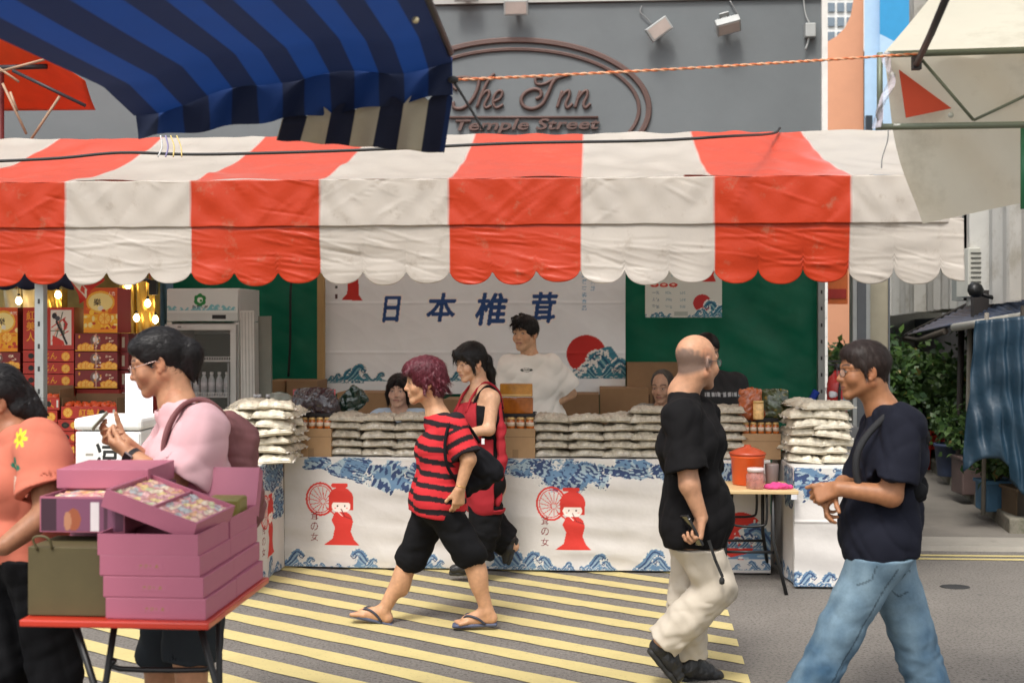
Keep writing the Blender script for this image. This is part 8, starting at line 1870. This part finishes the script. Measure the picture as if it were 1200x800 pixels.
def front_table():
    a = -.07; Y0 = 3.56; P0 = np.array((-.908, Y0, 0)); ux = np.array((math.cos(a), math.sin(a), 0)); uy = np.array((-math.sin(a), math.cos(a), 0))
    T = lambda x, y, z: P0+ux*x+uy*y+np.array((0,0,z))
    t = empty('folding_table', T(-.28,.31,0), a); tag(t, 'red-topped folding table with thin black legs carrying the pink sweet boxes', 'table')
    rm = mat('red_tabletop', (.50,.035,.015), .35, var=.06, coat=.3)
    b = MB(); b.box((0,0,.738), (.58,.66,.022), bev=.005); b.build('tabletop', rm, t)
    lm = mat('black_metal', (.02,.02,.02), .4, .5); Li = lambda p: rotz(-a)@(np.array(p)-T(-.28,.31,0))
    for p, q, Y in (((88,730),(110,800),3.62),((136,730),(125,800),3.72),((233,728),(252,796),3.64),((256,716),(257,800),4.0)):
        A = W(*p,Y); B = W(*q,Y); k = (A[2])/(A[2]-B[2]); E = A+(B-A)*k; A[2] = .728; b = MB(); b.tube([Li(A), Li(E)], .011, 8); b.build('leg', lm, t)
    b = MB(); b.tube(cr([Li(W(134,772,3.72)), Li(W(140,783,3.72)), Li(W(240,784,3.70)), Li(W(247,775,3.66))],3), .009, 8); b.build('crossbar', lm, t)
    pk = (.42,.125,.19); pm = mat('pink_card', (.41,.12,.18), .5, var=.05, vscale=6); prm = mat('pink_card_print', rough=.5, attr=True, var=.05, vscale=6); dk = mat('box_inside', (.14,.04,.07), .7); r = random.Random(7)
    W_, D_, H_ = .308, .300, .064
    def closed(x, y, z, rz, lab, w=W_, d=D_, h=H_, grp=None, front=True):
        e = empty('sweet_box', T(x,y,z), a+rz); tag(e, lab, 'box', grp)
        b = MB(); b.box((0,0,h*.40), (w-.006,d-.006,h*.8)); b.build('tray', pm, e)
        b = MB(); b.box((0,0,h*.52), (w,d,h*.96), bev=.002); b.build('lid', pm, e)
        if front:
            v, tr, mn, mx = text_tris('Deluxe' if False else '喜饼', .02, 0); 
            cvn = Canvas(.08, .018, .002, pk); cvn.text('喜 饼 礼 盒', .008, .002, .013, srgb(150,110,70), .01, wid=.06); P = np.empty(cvn.X.shape+(3,)); P[...,0] = cvn.X-.04; P[...,1] = -d/2-.001; P[...,2] = cvn.Y+h*.36; grid_mesh('gold_print', P, cvn.a, prm, e)
        return e
    g = 'pink sweet boxes stacked on the red table'; nm = ('lowest','second','third','top')
    for k in range(4):
        for j in range(2):
            if k == 3 and j == 0: continue
            if k == 3: continue
            closed(-W_/2-.004-.009*k+r.uniform(-.002,.002), .15+.004+j*(D_+.004)+.0, .7495+H_*k, r.uniform(-.008,.008), 'pink sweet box, %s from the table in the %s row of the stack' % (nm[k], ('front','rear')[j]), grp=g)
    z3 = .7495+H_*3
    def openbox(x, y, z, rz, lab, w=W_, d=D_, h=H_, grp=None, name='sweet_box'):
        e = empty(name, T(x,y,z), a+rz); tag(e, lab, 'box', grp); b = MB(); q = .004
        b.box((0,-d/2+q/2,h/2), (w,q,h)); b.box((0,d/2-q/2,h/2), (w,q,h)); b.box((-w/2+q/2,0,h/2), (q,d-2*q,h)); b.box((w/2-q/2,0,h/2), (q,d-2*q,h)); b.build('sides', pm, e); b = MB(); b.box((0,0,.003), (w-2*q-.001,d-2*q-.001,.005)); b.build('floor', dk, e); return e
    openbox(-W_/2-.030, .154, z3, 0, 'open pink sweet box on top of the front stack, another box tipped into it', grp=g)
    openbox(-W_/2-.026, .154+D_+.005, z3, 0, 'open pink sweet box on the rear stack with an olive box inside', grp=g)
    b = MB(); b.box((0,0,.04), (.12,.10,.075), 0, bev=.008); o = b.build('olive_box', mat('olive_card', (.20,.17,.035), .45, var=.1)); o.location = T(-.10, .50, z3+.03); o.rotation_euler = (0,0,a); tag(o, 'shiny olive-gold box standing in the open rear box', 'box')
    b = MB(); b.box((0,0,.0), (.10,.08,.02), 0, bev=.003); o = b.build('small_box', mat('dark_plum_card', (.05,.02,.03), .5)); o.location = T(-.10,.50,z3+.018); o.rotation_euler = (0,0,a); tag(o, 'dark plum inner box under the olive box', 'box')
    # tipped box with sweets under film
    Fp = np.array((-.945,3.585,1.035)); Lp = np.array((-1.238,3.63,1.135)); Rp = np.array((-.905,3.875,1.050)); 
    ex = nrm(Fp-Lp); ey = nrm((Rp-Fp)-ex*np.dot(Rp-Fp,ex)); ez = np.cross(ex, ey); M = np.stack([ex,ey,ez],1); w = .308; d = .292; h = .056; c = Fp-ex*w/2+ey*d/2-ez*h
    e = empty('sweet_box', c); e.rotation_euler = Matrix(M.tolist()).to_euler(); tag(e, 'tipped pink box full of colourful wrapped sweets, leaning on the stack', 'box')
    b = MB(); q = .008
    b.box((0,-d/2+q/2,h/2), (w,q,h)); b.box((0,d/2-q/2,h/2), (w,q,h)); b.box((-w/2+q/2,0,h/2), (q,d-2*q,h)); b.box((w/2-q/2,0,h/2), (q,d-2*q,h)); b.box((0,0,.003), (w-2*q,d-2*q,.006)); b.box((0,0,h-.008), (.004,d-2*q,.012)); b.build('sides', pm, e)
    def tray_sweets(e, w, d, h, seed):
        cv = Canvas(w-.018, d-.018, .0022, srgb(200,140,140)); sweets(cv, seed); P = np.empty(cv.X.shape+(3,)); P[...,0] = cv.X-cv.w/2; P[...,1] = cv.Y-cv.h/2; Q = P.copy(); Q[...,2] = 0
        P[...,2] = h-.012+folds(Q.reshape(-1,3), .0022, .04, seed).reshape(cv.X.shape); grid_mesh('wrapped_sweets', P, cv.a, mat('wrapped_sweets', rough=.18, attr=True, var=.08, vscale=60, coat=.6, bump=.3, bscale=60, bdist=.002), e)
    tray_sweets(e, w, d, h, 3)
    # lids standing behind
    def lid(px0, px1, pyt, Y, hh, lab, rx=-.12, rz=0.0, th=.05):
        A = W(px0,pyt,Y); B = W(px1,pyt,Y); w = B[0]-A[0]; e = empty('box_lid', ((A[0]+B[0])/2, Y, A[2]-hh)); e.rotation_euler = (rx,0,a+rz); tag(e, lab, 'lid'); b = MB(); b.box((0,0,hh/2), (w,.006,hh)); b.box((0,th/2,hh-.003), (w-.002,th-.008,.006)); b.box((-w/2+.003,th/2,hh/2-.002), (.006,th-.008,hh-.012)); b.box((w/2-.003,th/2,hh/2-.002), (.006,th-.008,hh-.012)); b.build('panel', pm, e); return e
    lid(187,300,546,4.2,.17,'pink box lid standing upright behind the rear stack',rx=-.35)
    e = closed(0,0,0,0,'pink sweet box lying on the rear plum boxes, left of the standing lid', w=.30, d=.28, front=False); p = W(133,568,3.98); e.location = (p[0], 4.02, p[2]); e.rotation_euler = (0,0,a+.05)
    zt_ = p[2]
    # left: plum boxes stacked behind the olive carrier
    pl = mat('plum_card', (.16,.05,.08), .5, var=.08)
    n = int((zt_-.7495)/.062); hh = (zt_-.7495)/n
    for k in range(n):
        e = empty('sweet_box', T(-.43,.44,.7495+hh*k), a+r.uniform(-.02,.02)); tag(e, 'plum-pink sweet box at the rear left of the table, %s from the tabletop' % ('lowest','second','third','fourth','fifth','sixth','seventh')[k], 'box', 'plum-pink sweet boxes at the rear left'); b = MB(); b.box((0,0,hh*.5), (.27,.24,hh*.97), bev=.002); b.build('body', pl, e); b = MB(); b.box((0,0,hh*.75), (.272,.242,.003)); b.build('lid_edge', pm, e)
    e = openbox(-.432, .21, .99, 0, 'open plum tray box of sweets with bottles and a white card, above the olive carrier', w=.27, d=.20, h=.11); tray_sweets(e, .26, .18, .115, 9)
    b = MB()
    cvn = Canvas(.262, .10, .003, srgb(120,70,95)); cvn.rect(0,0,.05,.10,srgb(62,35,48)); cvn.ell(.105,.035,.022,.035,srgb(150,80,50)); cvn.ell(.085,.03,.012,.03,srgb(175,120,90)); cvn.rect(.158,.0,.185,.09,srgb(215,205,205)); cvn.rect(.20,0,.212,.10,srgb(80,45,62)); cvn.rect(.235,0,.262,.1,srgb(95,50,72)); P = np.empty(cvn.X.shape+(3,)); P[...,0] = cvn.X-.131; P[...,1] = -.1015; P[...,2] = cvn.Y+.004; grid_mesh('front_window', P, cvn.a, prm, e)
    e = empty('paper_carrier', T(-.432,.125,.7495), a); tag(e, 'olive-brown paper carrier box at the front left corner of the red table', 'box')
    b = MB(); b.box((0,.0,.106), (.265,.20,.208), 0, bev=.003); b.build('body', mat('olive_brown_card', (.085,.065,.024), .7, var=.12, vscale=8), e); b = MB(); b.tube(cr([(-.10,-.102,.20),(-.11,-.112,.235),(-.085,-.115,.245),(-.06,-.112,.235),(-.055,-.103,.205)],4), .004, 5); b.build('ribbon', mat('olive_ribbon', (.10,.08,.03), .6), e)
    q = MB(); q.box((0,0,.117), (.26,.18,.232)); o = q.build('small_box', mat('dark_plum_card', (.05,.02,.03), .5)); o.location = T(-.43,.335,.7495) ; o.rotation_euler = (0,0,a); o.scale = (1,.0+.01/.18*0+.05,1); bpy.data.objects.remove(o)
def light_camera():
    w = bpy.data.worlds.new('World'); sc.world = w; w.use_nodes = True; nt = w.node_tree; bg = nt.nodes['Background']
    sk = nt.nodes.new('ShaderNodeTexSky'); sk.sky_type = 'NISHITA'; sk.sun_disc = False; el, az = math.radians(58), math.radians(200)
    sk.sun_elevation = el; sk.sun_rotation = az; sk.dust_density = 4.0; sk.air_density = 1.4; sk.ozone_density = 1
    hs = nt.nodes.new('ShaderNodeHueSaturation'); hs.inputs['Saturation'].default_value = .30; nt.links.new(sk.outputs[0], hs.inputs['Color']); nt.links.new(hs.outputs[0], bg.inputs[0]); bg.inputs[1].default_value = .15
    l = bpy.data.lights.new('sun', 'SUN'); l.energy = 1.5; l.angle = math.radians(14); l.color = (1,.96,.90); o = bpy.data.objects.new('sun', l); COL.objects.link(o)
    d = Vector((math.sin(az)*math.cos(el), math.cos(az)*math.cos(el), math.sin(el))); o.rotation_euler = d.to_track_quat('Z','Y').to_euler(); o.location = (0,0,20)
    cd = bpy.data.cameras.new('camera'); co = bpy.data.objects.new('camera', cd); COL.objects.link(co); co.location = (0,0,HC); co.rotation_euler = (math.pi/2,0,0)
    cd.lens = 42; cd.sensor_width = 36; cd.shift_y = -15/1200; cd.clip_end = 500; cd.clip_start = .05; sc.camera = co
    cd.dof.use_dof = True; cd.dof.focus_distance = 6.7; cd.dof.aperture_fstop = 3.3
    sc.view_settings.view_transform = 'Standard'; sc.view_settings.look = 'None'; sc.view_settings.exposure = EXPOSURE; sc.view_settings.gamma = 1; sc.view_settings.use_curve_mapping = False
    sc.cycles.max_bounces = 7; sc.cycles.transparent_max_bounces = 12; sc.cycles.use_denoising = True
EXPOSURE = .72
ground(); wall_building(); side_buildings(); alley_stuff(); tent(); tablecloths(); bags(); stall_goods(); folding_table_and_things(); banner_and_poster(); fridge(); red_boxes(); cooler(); canopies(); front_table()
all_people()
light_camera()
